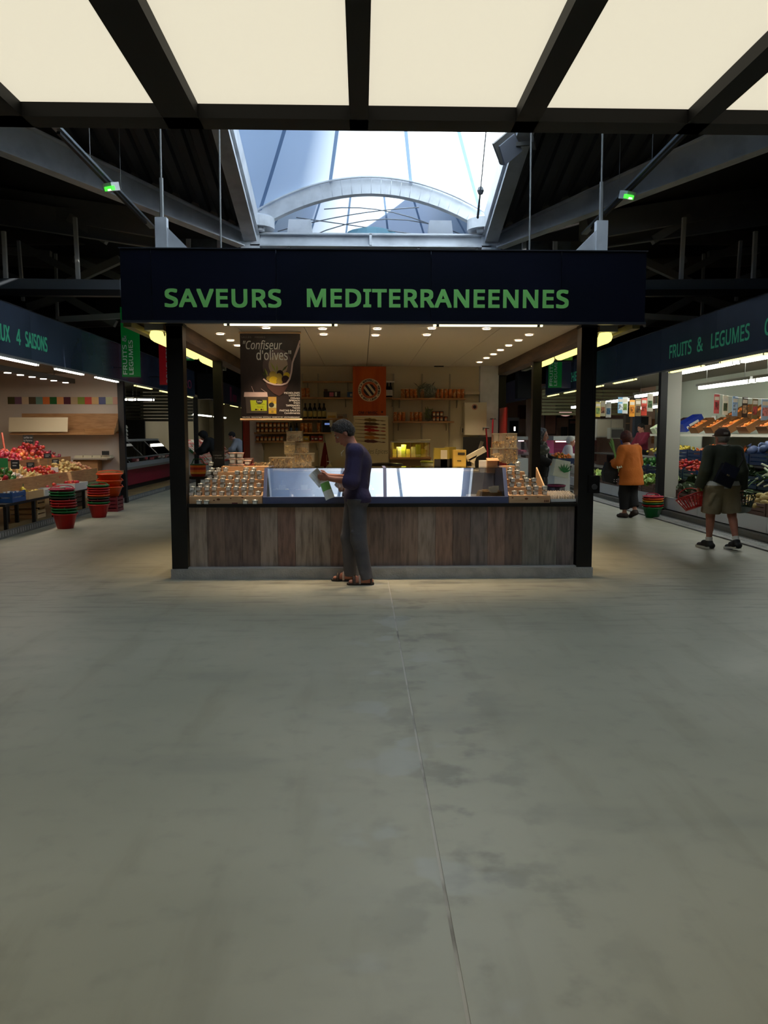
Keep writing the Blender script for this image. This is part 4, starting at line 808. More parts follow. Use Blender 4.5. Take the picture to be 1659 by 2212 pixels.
t = thing('soap_bottle', 'cream pump soap bottle on the back counter', 'bottle', (at(712,1009,Y=13.5).x, 13.5, .9)); MB().lathe([(.04,0),(.042,.02),(.04,.13),(.015,.16)], 12).build('bottle_body', M('soap_cream', (206,190,140), .4), t, True); MB().lathe([(.012,.155),(.012,.2)], 8).build('pump', WHITE, t); MB().bar((-.045,0,.2),(.04,0,.205),.015,.012).build('nozzle', WHITE, t)
p = at(832, 1010, Y=12.4); t = thing('stool', 'round black padded stool top showing above the display case', 'stool', (p.x, 12.4, 0)); MB().lathe([(.28,p.z-.05),(.3,p.z),(.27,p.z+.06),(.1,p.z+.075)], 20).build('seat', M('black_vinyl', (20,18,18), .35), t, True); MB().lathe([(.03,.02),(.03,p.z-.05)], 8).build('stem', GSTEEL, t); MB().lathe([(.24,0),(.2,.03)], 14).build('foot', BLK2, t)
for s, xx in ((-1, XL + .12), (1, XR - .14)):
    z0 = 1.0; tag(MB().box(xx, xx + .02, 13.2, 13.85, .9, 2.0).build('red_panel', M('red_panel', (140,14,18), .45)), 'dark red upright panel at the back corner ' + ('behind the olive poster' if s < 0 else 'above the pasta bins'), 'panel')
# ---------------------------------------------------------------- produce helpers
def fruit(name, col, r, sc=(1,1,1), var=.18, hue=.02, rough=.35, n=8, k=5, stem=None):
    b = MB(); b.ball((0,0,r*sc[2]), r, n, k, 0, sc)
    o = b.build(name, M('fruit_' + name + '%d' % col[0], col, rough, var=var, hue=hue), None, True)
    if stem: MB().tube([(0,0,r*sc[2]*1.9),(r*.1,0,r*sc[2]*2.35)], r*.12, 4).build('stem', stem, o)
    o['category'] = name; return o
USED = set()
def put(proto, loc, label, group, rot=None, scale=None, cat=None):
    if proto.name not in USED: USED.add(proto.name); o = proto; o.location = loc
    else: o = proto.copy(); COL.objects.link(o); o.location = loc
    if o is not proto:
        for c in proto.children: d = c.copy(); COL.objects.link(d); d.parent = o
    if rot is not None: o.rotation_euler = rot
    if scale is not None: o.scale = (scale,)*3
    o['label'] = label
    if group: o['group'] = group
    elif 'group' in o: del o['group']
    if cat: o['category'] = cat
    return o
def heap(proto, x0, x1, y0, y1, z0, z1, pitch, label, group, seed=1, dome=.04, tilt=3.0, lim=80, skip=.06):
    """pieces heaped on a surface rising from z0 at x0 to z1 at x1"""
    rn = random.Random(seed); nx = max(1, int(abs(x1 - x0) / pitch)); ny = max(1, int(abs(y1 - y0) / pitch)); k = 0
    for j in range(ny):
        for i in range(nx):
            if k >= lim or rn.random() < skip: continue
            u = (i + .5 + rn.uniform(-.25,.25) + (.25 if j % 2 else -.25)) / nx; v = (j + .5 + rn.uniform(-.25,.25)) / ny; u = min(.98, max(.02, u))
            z = z0 + (z1 - z0) * u + dome * math.sin(math.pi * u) * math.sin(math.pi * min(1, max(0, v))) + rn.uniform(0, dome * .5); k += 1
            put(proto, (x0 + (x1 - x0) * u, y0 + (y1 - y0) * v, z), label, group, (rn.uniform(-tilt,tilt), rn.uniform(-.6,.6), rn.uniform(-3,3)), rn.uniform(.88,1.12))
STEM = M('stem_brown', (90,70,40), .7)
APPLE = fruit('apple', (168,34,40), .04, (1,1,.9), hue=.015, stem=STEM); NECT = fruit('nectarine', (206,88,52), .038, var=.22, hue=.03); PLUM = fruit('plum', (118,32,54), .034, hue=.03)
TOM = fruit('tomato', (196,44,28), .038, (1,1,.85), hue=.012); ONION = fruit('onion', (206,150,112), .036, (1,1,.9), stem=STEM); POT = fruit('potato', (206,178,112), .036, (1.35,1,.85), .12, .01, .6)
PEPR = fruit('pepper', (180,30,26), .045, (.85,.85,1.2), stem=M('stem_green',(70,110,50),.6)); PEPG = fruit('pepper', (58,112,42), .045, (.85,.85,1.2)); LEM = fruit('lemon', (222,196,70), .034, (1.3,.95,.95), .1, .01)
CARR = MB().lathe([(.004,0),(.016,.03),(.018,.12),(.012,.16)], 7, (0,0,-.08)).build('carrot', M('carrot', (222,118,52), .5, var=.12), None, True); CARR['category'] = 'carrot'
ENDV = fruit('endive', (222,196,130), .03, (.8,.8,2.0), .12, .02); ORANGE = fruit('orange', (232,128,34), .038, hue=.01, n=9, k=6); GARL = fruit('garlic', (222,200,186), .03, (1,1,.9))
def rng_nz(x): return x
# ---------------------------------------------------------------- left row of stalls
LX = -5.36; TEAL = M('letter_teal', (74,196,150), .5, emit=((74,196,150), .05)); SGN = M('fascia_blue', (68,80,100), .26, nz=(.5, (52,62,80), .4, .7)); SGN2 = M('fascia_far', (104,100,124), .3)
def fascia(name, label, X, face, cuts, mat, z0=2.76, z1=3.54):
    t = thing(name, label, 'sign', (X, 0, z0))
    for a, b in zip(cuts, cuts[1:]): MB().box(min(0, -face*.03), max(0, -face*.03), a + .003, b - .003, 0, z1 - z0).build('panel', mat, t)
    MB().box(min(face*.01, -face*.04), max(face*.01, -face*.04), cuts[0], cuts[-1], -.025, 0).build('lower_trim', GSTEEL, t); MB().box(min(face*.01, -face*.04), max(face*.01, -face*.04), cuts[0], cuts[-1], z1 - z0, z1 - z0 + .012).build('upper_trim', SEAMD, t); return t
f1 = fascia('fascia_sign', 'blue black fascia with teal capitals above the fruit stand with the red apples', LX, 1, [8.55,10.95,13.35,15.75,18.15,20.55,22.95,26.2], SGN)
for s, a, b in (('AUX', 12.06, 12.57), ('4', 12.79, 12.96), ('SAISONS', 13.13, 14.03)): lettering(s, f1, TEAL, (.004, a, .19), (0,1,0), b - a, .25, .02)
f2 = fascia('fascia_sign', 'far grey fascia with pink patches past the dark gap on the butcher side', LX, 1, [29.2,31.6,34,37,41], SGN2); PNK = M('pink_panel', (226,110,160), .5)
for a, b, z0, z1 in ((29.5,30.2,.1,.5), (33.2,33.6,.1,.7), (33.9,34.9,.12,.42)): MB().box(.001,.006,a,b,z0,z1).build('pink_patch', PNK, f2)
lettering('E PRO', f1, M('letter_pink', (196,60,96), .5), (.004, 23.6, .2), (0,1,0), 2.1, .26, .012)
pd = snode('platform_floor'); MB().box(-8.3, LX - .03, 8, 46, -.05, .1).build('deck', M('deck_ochre', (150,126,80), .6, nz=(2, (120,100,66), .4, .7)), pd); pd['label'] = 'raised stall floor'
MB().box(LX - .03, LX, 8, 46, -.05, .115).build('kick_plate', PLATED, pd)
q = MB()
for i in range(150): q.box(LX, LX + .004, 8.5 + i*.09, 8.52 + i*.09, .03, .095)
o = q.build('tread_bumps', M('bright_alu', (200,202,204)), pd); o['kind'] = 'stuff'
WL = M('stall_wall_left', (206,192,178), .7, nz=(.7, (190,180,172), .4, .7)); wL = struct(MB().box(-8.3, LX - .08, 18.3, 18.4, .1, 3.4).build('wall_stall', WL)); struct(MB().box(-8.4, -8.3, 8, 18.4, .1, 3.4).build('wall_side', WL))
ce2 = struct(MB().box(-8.4, LX - .04, 8, 26.2, 2.9, 2.95).build('ceiling_stall', M('stall_ceiling_dark', (120,112,98), .8)))
R_.seed(21); TC = [(70,66,26),(120,84,110),(214,190,160),(88,72,52),(110,150,140),(222,120,60),(30,96,44),(226,160,104),(84,34,50),(190,166,130),(130,150,50),(206,60,40),(220,176,110),(34,50,120),(176,180,130),(200,150,130)]
for i, c in enumerate(TC):
    a = at(17 + i*15.1, 873, Y=18.29); MB().box(0, .158, 0, .012, 0, .16).build('tile', M('tile%d' % i, c, .3), wL, loc=(a.x, 18.29, at(17,873,Y=18.29).z))
def post(X, Y, label, h=2.73, w=.13): t = thing('stall_post', label, 'post', (X, Y, 0)); MB().box(-w/2, w/2, 0, w, 0, h).build('shaft', M('post_dark', (30,30,32), .4), t); MB().box(-w/2-.01, w/2+.01, -.01, w+.01, 0, .12).build('shoe', BLACK, t); return t
post(LX - .02, 18.2, 'black steel post between the tiled fruit stall and the butcher counter'); post(LX - .02, 26.3, 'black steel post seen through the side window, before the meat packets'); post(LX-.02, 9.0, 'black post at the near end of the fruit stall')
for k, (a, b, nm) in enumerate(((12.0,13.56,'first under the teal lettering'), (14.28,15.73,'second, past the teal lettering'), (16.4,17.94,'third, before the green hanging sign'), (19.2,20.8,'fourth, beneath the red butcher sign'), (21.6,23.0,'fifth, behind the corner post'), (24,25.8,'sixth, glimpsed in the side window'))):
    batten('fascia_light', 'slim strip light along the apple stall fascia, ' + nm, (LX + .02, a, 2.715), (LX + .02, b, 2.715), TUBEW if k < 3 else TUBEY, .06, .045, 'strip lights under the apple side fascia')
rl = thing('spot_rail', 'dark spotlight rail hanging in the apple stall', 'light', (-6.3, 0, 2.65)); MB().box(-.07,.07,11,17.8,0,.1).build('rail', M('rail_brown', (58,48,38), .6), rl)
for x in (17, 44, 69, 93, 115, 140):
    Y = 6.46*1726/(780 - x); MB().lathe([(1e-6,-.012),(.06,-.012),(.06,.0)], 12, (0, Y, 0)).build('spot_lens', M('spot_cool', (255,245,235), emit=((255,244,230), 9.0)), rl)
for y in (12.5, 16.8): MB().tube([(0,y,.1),(0,y,.24)], .008, 5).build('hanger', GSTEEL, rl)
al = bpy.data.objects.new('lamp', bpy.data.lights.new('lamp','AREA')); COL.objects.link(al); al.parent = rl; al.location = (0,14.2,-.03); al.data.shape = 'RECTANGLE'; al.data.size = .15; al.data.size_y = 6; al.data.energy = 60; al.data.color = (1,.86,.68)
# wall-mounted trough shelf
a, b = at(30, 936, Y=18.1), at(252, 893, Y=18.1); ws = thing('wall_trough', 'long empty wooden trough shelf with a cream front flap under the coloured tiles', 'shelf', (a.x, 18.29, a.z)); w, h = b.x - a.x, b.z - a.z
MB().box(.12, w, -.02, 0, 0, h).build('back_board', OAK, ws); MB().obox((w/2,-.24,.03), (w,.42,.02), (.25,0,0)).build('shelf_board', OAK, ws); MB().obox((w*.86,-.42,.06), (w*.28,.02,.12), (.2,0,0)).build('front_lip', OAK, ws); MB().prism([(w-.02,-.44,-.01),(w-.02,0,.05),(w-.02,0,h)], (.02,0,0)).build('end_board', OAK, ws); MB().obox((w*.28,-.42,.19), (w*.56,.018,.32), (-.18,0,0)).build('front_flap', M('flap_cream', (222,206,174), .5), ws)
# tiers
def tier(name, label, X, zf0, zf1, Xb, zb_, y0, y1):
    t = thing(name, label, 'stand', (X, 0, 0)); d = Xb - X; n = 4; L = (y1 - y0) / n
    for i in range(n): MB().box(-.02, 0, y0 + i*L + .002, y0 + (i+1)*L - .002, zf0, zf1).build('front_board', OAK, t)
    MB().prism([(-.02,y0,zf1-.14),(d,y0,zb_-.12),(d,y0,zb_-.1),(-.02,y0,zf1-.12)], (0,y1-y0,0)).build('shelf_board', OAK, t); MB().box(d-.02, -.02, y1-.02, y1, zf0, zf1-.02).build('end_board', OAK, t)
    for y in (y0 + .3, (y0+y1)/2, y1 - .3): MB().box(d*.5-.03, d*.5+.03, y-.03, y+.03, .1, zf1 - .12).build('leg', M('leg_dark', (40,34,28), .6), t)
    return t
tier('fruit_tier', 'upper wooden tier of the fruit stand heaped with apples', -6.1, .86, 1.09, -6.75, 1.25, 9.5, 17.0); tier('fruit_tier', 'lower wooden tier of the fruit stand with mixed vegetables', -5.66, .58, .83, -6.12, .98, 9.5, 17.3)
def TL(proto, y0, y1, pitch, label, group, seed, up=False, **k):
    if up: heap(proto, -6.14, -6.72, y0, y1, 1.02, 1.19, pitch, label, group, seed, **k)
    else: heap(proto, -5.70, -6.08, y0, y1, .755, .90, pitch, label, group, seed, **k)
TL(APPLE, 13.2, 15.0, .082, 'red apple in the long heap on the upper tier', 'red apples on the upper tier', 1, True, lim=170, dome=.1)
TL(NECT, 15.05, 15.6, .078, 'orange red nectarine after the apples on the upper tier', 'nectarines on the upper tier', 2, True, dome=.08); TL(APPLE, 15.6, 16.3, .08, 'dark red apple in the tall mound beyond the nectarines', 'apples in the tall mound', 3, True, dome=.2); TL(PLUM, 16.3, 16.9, .075, 'dark plum at the far end of the upper tier', 'plums on the upper tier', 4, True, dome=.05)
TL(CARR, 11.9, 12.75, .06, 'carrot lying at the near end of the lower tier', 'carrots on the lower tier', 5); TL(PEPR, 12.75, 13.15, .085, 'red pepper next to the carrots', 'red peppers by the carrots', 6, dome=.08); TL(PEPG, 13.15, 13.6, .085, 'green pepper between the red peppers and garlic', 'green peppers', 7, dome=.08); TL(GARL, 13.6, 13.9, .06, 'pale garlic bulb past the green peppers', 'garlic bulbs', 8); TL(ENDV, 13.9, 14.5, .075, 'pale yellow endive on the lower tier', 'endives', 9, dome=.05)
TL(TOM, 14.5, 15.0, .075, 'red tomato in the middle of the lower tier', 'tomatoes, first patch', 10, dome=.07); TL(PEPR, 15.0, 15.3, .085, 'red pepper beside the tomatoes', 'red peppers by the tomatoes', 11); TL(TOM, 15.3, 15.6, .075, 'tomato in the small patch before the potatoes', 'tomatoes, second patch', 12); TL(POT, 15.6, 16.6, .075, 'pale yellow potato heaped on the lower tier', 'potatoes on the lower tier', 13, dome=.12); TL(ONION, 16.6, 17.2, .075, 'brown onion at the far end of the lower tier', 'onions on the lower tier', 14, dome=.08)
# price slates
def slate(x, y, z, label, w=.2, h=.2, txt=None, face=0.0, mat=SLATE, pole=True):
    t = thing('price_slate', label, 'sign', (x, y, z), face); MB().box(-w/2, w/2, 0, .008, 0, h).build('board', mat, t)
    if pole: MB().tube([(0,.004,-.12),(0,.004,.01)], .004, 4).build('pole', GSTEEL, t)
    if txt == 'bars':
        txt = None
        for i in range(2): MB().box(-w*.3, w*(.3 - .15*i), -.002, 0, h*(.62 - .3*i), h*(.72 - .3*i)).build('chalk_line', CH, t)
    for i, s in enumerate(txt or []): lettering(s, t, CH, (-w*.42,-.002,h*(.62-.36*i)), (1,0,0), w*.84, h*.22)
    return t
slate(at(61,956,Y=16.2).x, 16.2, at(61,965,Y=16.2).z + .06, 'black slate reading le roi de la pomme above the apple heap', .2, .17, ['Le Roi de', 'la Pomme'])
for px, py, Y, l in ((103, 990, 14.9, 'black price slate among the apples and nectarines'), (33, 1013, 13.4, 'black price slate over the green peppers'), (66, 1010, 14.3, 'black price slate over the endives'), (120, 1002, 15.9, 'black price slate over the potatoes'), (118, 1020, 15.3, 'white and violet price card before the potatoes'), (8, 1010, 12.9, 'green price card near the carrots')):
    p = at(px, py, Y=Y); slate(p.x, Y, p.z, l, .13, .09 if 'green' not in l else .15, 'bars' if 'black' in l else None, .25, SLATE if 'black' in l else (WHITE if 'white' in l else M('card_green', (40,130,70), .5)))
p = at(228, 983, Y=17.9); slate(p.x, 17.9, p.z, 'small black slate above the wall trays', .16, .09, None, 0, SLATE, False)
a, b = at(158, 990, Y=18.0), at(235, 985, Y=18.0); t = thing('tray_shelf', 'thin shelf of pale egg trays on the tiled end wall', 'shelf', (a.x, 18.29, a.z)); MB().box(0, b.x-a.x, -.4, 0, -.03, 0).build('board', M('shelf_grey', (150,140,128), .5), t); MB().box(.0, b.x-a.x-.25, -.3, -.0, -.34, -.03).build('support', OAK, t)
for i in range(4): tag(MB().box(0,.19,-.3,0,0,.035).box(.01,.18,-.29,-.01,.035,.06).build('egg_tray', M('egg_tray', (206,196,170), .7), None, False, (a.x + .04 + i*.2, 18.25, a.z + .002)), ('first','second','third','fourth')[i] + ' pale egg tray on the thin wall shelf, counted from the onions', 'tray')
a, b = at(232, 1045, Y=17.8), at(250, 1028, Y=17.8); t = thing('wall_bench', 'small brown bench under the egg tray shelf', 'bench', (a.x - .25, 17.8, .1)); MB().box(0,.5,-.2,.4,a.z + .12, a.z+.18).build('seat', OAK, t); MB().box(.05,.1,0,.3,0,a.z+.12).build('leg', BLK2, t); MB().box(.4,.45,0,.3,0,a.z+.12).build('leg', BLK2, t)
# low table with crates
lt = thing('low_table', 'low black table standing before the fruit stand', 'table', (-5.55, 0, .1)); MB().box(-.2,.16,12.2,15.9,.36,.4).build('table_top', BLK2, lt)
for y in (12.3, 13.35, 14.2, 15.75):
    for x in (-.16, .12): MB().box(x-.025,x+.025,y-.025,y+.025,0,.36).build('leg', BLK2, lt)
def crate(X, Y, Z, sx, sy, h, mat, label, slots=2, rot=(0,0,0), name='crate', thin=.012, inner=None):
    t = thing(name, label, 'crate', (X, Y, Z)); t.rotation_euler = rot; hs = h / slots
    for i in range(slots):
        q = MB(); z0, z1 = i*hs + .004, (i+1)*hs - hs*.22 if slots > 1 else h
        q.box(-sx/2, sx/2, -sy/2, -sy/2+thin, z0, z1); q.box(-sx/2, sx/2, sy/2-thin, sy/2, z0, z1); q.box(-sx/2, -sx/2+thin, -sy/2+thin, sy/2-thin, z0, z1); q.box(sx/2-thin, sx/2, -sy/2+thin, sy/2-thin, z0, z1); q.build('side_band', mat, t)
    q = MB()
    for x in (-1, 1):
        for y in (-1, 1): q.box(x*(sx/2-.02)-.018, x*(sx/2-.02)+.018, y*(sy/2-.02)-.018, y*(sy/2-.02)+.018, 0, h)
    q.build('corner_post', mat, t); MB().box(-sx/2+.005, sx/2-.005, -sy/2+.005, sy/2-.005, 0, .012).build('base', mat, t); return t
BLC = M('crate_blue', (44,84,140), .4); KRAFT = M('kraft', (206,170,120), .6); GRYC = M('crate_white', (206,206,200), .5); BRC = M('crate_brown', (112,84,72), .5)
crate(-5.56, 12.72, .5, .34, .5, .17, BLC, 'blue crate of white bags on the low black table', 2); crate(-5.56, 13.38, .5, .34, .62, .13, KRAFT, 'kraft box of lemons on the low black table', 1); crate(-5.56, 13.95, .5, .34, .4, .11, GRYC, 'small pale crate after the lemon box', 1)
crate(-5.53, 14.55, .5, .36, .62, .12, GRYC, 'white printed crate of tomatoes on the low table', 1, (0,0,.0)); crate(-5.50, 15.35, .5, .36, .7, .14, GRYC, 'larger white printed crate at the end of the low table', 1)
heap(LEM, -5.44, -5.68, 13.15, 13.62, .57, .59, .08, 'yellow lemon in the kraft box', 'lemons in the kraft box', 31); heap(TOM, -5.42, -5.64, 14.3, 14.8, .56, .58, .08, 'tomato in the white printed crate', 'tomatoes in the white crate', 32); heap(TOM, -5.4, -5.6, 15.08, 15.62, .57, .6, .08, 'tomato in the larger white crate', 'tomatoes in the larger crate', 33)
BAGW = M('bag_white', (214,214,216), .4)
for i in range(5): b = MB(); b.ball((0,0,.05), .06, 8, 5, 0, (1,.9,.8)); b.lathe([(.02,.09),(.012,.11),(.03,.13)], 6); tag(b.build('garlic_bag', BAGW, None, True, (-5.48 - .1*(i % 2), 12.55 + .08*i, .53)), 'tied white bag in the blue crate', 'bag', 'white bags in the blue crate')
for i, z in enumerate((.1, .29)): crate(-5.85, 14.1, z, .5, .36, .17, M('crate_wood', (206,176,130), .6), ('lower' if i == 0 else 'upper') + ' pale wooden crate stacked under the low table', 2)
crate(-5.9, 16.3, .1, .4, .6, .3, M('crate_dark', (64,52,40), .6), 'dark wooden crate stored under the far end of the tiers', 3)
# stacked shopping baskets: each basket its own thing
BC = {'red': M('basket_red', (190,28,30), .35), 'green': M('basket_green', (24,120,62), .35), 'dark': M('basket_darkgreen', (34,56,34), .4), 'orange': M('basket_orange', (222,84,30), .35), 'pink': M('basket_pink', (196,50,84), .35), 'yellow': M('basket_yellow', (232,170,40), .35), 'maroon': M('basket_maroon', (104,24,36), .4)}
BASK = {}
def basket(x, y, z, col, label, group=None, rot=0, r=.2, h=.26, tilt=None):
    t = thing('shopping_basket', label, 'basket', (x, y, z), rot, group); k = (col, r, h)
    if k not in BASK:
        q = MB(); q.lathe([(r*.62,0),(r*.95,h),(r*1.0,h),(r*1.03,h-.012),(r*.98,h-.02)], 18); q.lathe([(r*.6,.008),(r*.92,h-.004)], 18, cap=False)
        BASK[k] = (q.mesh('basket_body', BC[col], True), MB().tube([(r*math.cos(a)*.95, -.0 + .02*math.sin(a*2), h + r*.25*math.sin(a)) for a in np.linspace(0, math.pi, 11)], .008, 5).mesh('handle', BC[col]))
    for n, me in zip(('body', 'handle'), BASK[k]): o = bpy.data.objects.new(n, me); COL.objects.link(o); o.parent = t
    if tilt: t.rotation_euler = tilt
    return t
def stack(x, y, seq, where, dz=.048, r=.2, h=.26, lean=0.0):
    z = 0; seen = {}
    for i, c in enumerate(seq):
        seen[c] = seen.get(c, 0) + 1; pos = 'bottom' if i == 0 else ('top' if i == len(seq) - 1 else ('%s from the floor' % ('', 'second', 'third', 'fourth', 'fifth', 'sixth', 'seventh', 'eighth', 'ninth', 'tenth')[i]))
        basket(x + lean*i, y, z, c, '%s shopping basket, %s in the stack %s' % (c, pos, where), 'stacked baskets ' + where, R_.uniform(0, 3), r, h); z += dz
stack(-4.92, 13.35, ['red','green','green','red','red','red','dark','green','green','pink'], 'close to the low table', .046, .205, .25, -.004); stack(-4.93, 15.1, ['red','green','maroon','dark','orange','red','red','red','green'], 'farther along the aisle', .045, .2, .25)
for i in range(3): basket(-5.08 + .0*i, 16.3, .0 + .0, 'orange', 'x') if False else basket(-5.1, 16.35, .30 + i*.13, 'orange', ('lower', 'middle', 'upper')[i] + ' orange tub stacked behind the farther basket stack', 'orange tubs', .3, .26, .2)
for i, z in enumerate((0.0, .15)): crate(-5.1, 16.35, z, .4, .4, .15, BC['maroon'], ('bottom' if i == 0 else 'second') + ' maroon crate carrying the orange tubs', 2)
# hanging signs
def hang_sign(x0, x1, Y, z0, z1, mat, lines, label, face_mat=None):
    t = thing('hanging_sign', label, 'sign', (x0, Y, z0)); w = x1 - x0; MB().box(0, w, 0, .05, 0, z1 - z0).build('sign_box', mat, t); MB().box(-.0, w, -.004, 0, .0, .012).build('edge', BLK2, t)
    n = len(lines)
    for i, s in enumerate(lines): lettering(s, t, M('sign_white', (236,240,236), .5), (w*(.3 + .34*i) if n > 1 else w*.62, -.006, .06), (0,0,1), len(s)*.105, w*.24, .02, zdir=(-1,0,0))
    for z in (.2, .9): MB().box(-.3 if x0 > LX and x0 < 0 else w, 0 if x0 < 0 else w + .3, .02, .03, z, z + .02).build('bracket', BLK2, t)
    return t
SG1 = M('sign_green', (10,120,48), .4, emit=((10,120,48), .12)); SR1 = M('sign_red', (160,20,30), .4, emit=((160,20,30), .1))
a, b = at(264, 815, Y=17.75), at(303, 815, Y=17.75); hang_sign(a.x, b.x, 17.75, a.z, a.z + 1.5, SG1, ['FRUITS &', 'LEGUMES'], 'green upright hanging sign beside the teal lettered fascia')
a, b = at(345, 832, Y=20.6), at(384, 832, Y=20.6); hang_sign(a.x, b.x, 20.6, a.z, a.z + 1.3, SR1, ['BOUCHERIE'], 'red upright hanging butcher sign partly hidden by the corner post')
# broom by the wall
f = Vector((-7.4, 15.2, .1)); t = thing('broom', 'broom with an orange handle leaning behind the apples', 'broom', f); e = at(4, 935, Y=15.4); m = at(13, 988, Y=15.2); MB().tube([(.0,0,.1), m - f], .014, 5).build('pole', WHITE, t); MB().tube([m - f, e - f], .018, 6).build('handle', M('orange_grip', (200,80,50), .4), t); MB().box(-.15,.15,-.04,.04,0,.1).build('head', BLK2, t)
# butcher counter
bt = thing('butcher_counter', 'long chilled butcher counter with curved glass and a red front', 'counter', (-5.98, 0, .1)); RF = M('front_red', (150,28,52), .45, nz=(20, (120,20,40), .4, .6)); CHR = M('chrome', (190,192,196), .25, .7)
y0, y1 = 19.0, 25.6; MB().box(-.9, -.05, y0, y1, .12, .55).build('front_panel', RF, bt); MB().box(-.9, -.1, y0, y1, 0, .12).build('plinth', BLK2, bt); MB().prism([(-.9,y0,.55),(.12,y0,.55),(.16,y0,.62),(.12,y0,.72),(-.9,y0,.72)], (0,y1-y0,0)).build('grey_ledge', M('ledge_grey', (150,154,156), .35, .3), bt); MB().box(.06,.1,y0,y1,.82,.86).build('bumper_rail', CHR, bt)
for i in range(4):
    a = y0 + i*(y1-y0)/4 + .02; c = y0 + (i+1)*(y1-y0)/4 - .02; MB().prism([(.07,a,.72),(.07,c,.72),(-.45,c,1.25),(-.45,a,1.25)], (.004,0,.004)).build('glass_pane', glass('butch_glass', (214,220,220), .12), bt); MB().bar((.07,a-.02,.72), (-.45,a-.02,1.25), .03, .02).build('glass_bar', CHR, bt)
MB().box(-.9, -.42, y0, y1, 1.25, 1.3).build('top_shelf', M('top_grey', (180,182,180), .4), bt); MB().box(-.92, -.88, y0, y1, .5, 1.25).build('rear_wall', GRYC, bt); MB().box(-.62, -.56, y0 + .1, y1 - .1, 1.2, 1.24).build('tube_lamp', M('tube_case', (255,250,250), emit=((255,240,236), 4.0)), bt)
R_.seed(4); q = MB()
for i in range(120): q.obox((R_.uniform(-.75,.02), R_.uniform(y0+.1, y1-.1), .76 + R_.uniform(0,.05)), (R_.uniform(.08,.16), R_.uniform(.1,.2), .06), (0,0,R_.uniform(0,3)), R_.randrange(4))
o = q.build('meat_cuts', [M('meat_a', (190,70,72), .4), M('meat_b', (222,160,150), .4), M('meat_c', (232,222,214), .4), M('meat_d', (120,34,40), .4)], bt); o['kind'] = 'stuff'
for i in range(2): MB().prism([(-.31,y0+.5+i*1.6,1.12),(-.31,y0+1.7+i*1.6,1.12),(-.37,y0+1.7+i*1.6,1.18),(-.37,y0+.5+i*1.6,1.18)], (.004,0,.004)).build('white_sticker', WHITE, bt)
for k, (px, py, w, h, l, m) in enumerate(((300,940,.35,.16,'white scale on the butcher counter top',GRYC), (318,938,.45,.2,'clear bag of pink meat packs on the butcher counter top',M('pack_pink',(222,150,140),.3)), (328,932,.3,.28,'knotted white plastic bag on the butcher counter top',BAGW))):
    Y = 20.4 + k*.55; t = thing('counter_pack', l, 'pack', (-6.6, Y, 1.4)); b = MB(); (b.obox((0,0,h/2), (w*.7, w, h), (0,0,.2), 0, .8) if k == 0 else b.ball((0,0,h*.5), w*.5, 10, 6, 0, (.8,1,h/w*.95))); b.build('body', m, t, True); (MB().lathe([(.03,0),(.07,.08)], 7, (0,0,h*.95)) if k else MB().box(-.05,.05,-.02,.02,h,h+.12)).build('top', BAGW, t)
for j in range(4):
    tag(MB().obox((0,0,.035), (.3,.3,.06), (0,0,0), 0, .95).obox((0,0,.075), (.26,.26,.03)).build('egg_box', GRYC, None, False, (-6.62, 22.35, 1.4 + j*.1)), ('bottom', 'second', 'third', 'top')[j] + ' white egg box stacked on the butcher counter', 'box')
struct(MB().box(-8.3, -8.2, 18.4, 30, .1, 3.4).build('wall_butcher', M('butcher_wall', (176,164,132), .7))); struct(MB().box(-8.2, -7.0, 26.2, 26.3, .1, 2.0).build('wall_dark_end', M('dark_end', (30,28,26), .7)))
q = snode('shutter_wall')
for i in range(9): MB().box(-8.1, LX - .1, 26.3, 26.35, 1.95 + i*.105, 2.03 + i*.105).build('slat', M('slat_grey', (96,94,84), .6), q)
for x0, x1, Y, l in ((268, 284, 21.5, 'short hanging tube light in the butcher stall'), (288, 328, 21.5, 'longer hanging tube light in the butcher stall')):
    a, b = at(x0, 853, Y=Y), at(x1, 860, Y=Y); batten('tube_light', l, (a.x, Y, 2.5), (b.x, Y + .3, 2.5), TUBEW, .12, .08, None, True, .3)
# far produce and packets seen through the side window
far = thing('packet_display', 'sloping far display of wrapped meat packets seen through the side window', 'stand', (-5.5, 0, .1)); MB().prism([(0,28.5,.3),(-.9,28.5,1.2),(-.9,28.5,0),(0,28.5,0)], (0,7,0)).build('slope', GRYC, far)
PKM = [M('pk%d' % i, c, .4) for i, c in enumerate(((206,60,56),(226,120,110),(232,228,220),(206,150,130),(60,120,70),(190,40,44)))]; R_.seed(8); me = [MB().obox((0,0,.04), (.22,.3,.07)).mesh('body', m) for m in PKM]; lm = MB().obox((.0,0,.077), (.1,.14,.005)).mesh('paper_label', LBL)
for i in range(8):
    for j in range(22):
        c = R_.randrange(6); t = thing('meat_packet', 'wrapped packet on the sloping far display behind the side window', 'packet', (-5.6 - i*.1, 28.6 + j*.31, .5 + i*.1), 0, 'packets on the far display'); t.rotation_euler = (0, .75, R_.uniform(-.2,.2))
        for n, mm in (('body', me[c]), ('paper_label', lm)): o = bpy.data.objects.new(n, mm); COL.objects.link(o); o.parent = t
struct(MB().box(-7.6, -7.5, 28, 42, .1, 3.3).build('wall_far_stall', M('far_wall', (196,186,160), .7))); struct(MB().box(-7.5, -4.3, 40, 40.1, .1, 3.3).build('wall_far_end', M('far_wall', (196,186,160), .7)))
for k, (a, b) in enumerate(((28.2, 30.4), (31, 33.5), (34.2, 37))): batten('tube_light', ('first', 'second', 'third')[k] + ' bright tube light over the far packet display', (-6.2, a, 2.3), (-6.2, b, 2.3), TUBEW, .12, .08, None, True, .5)
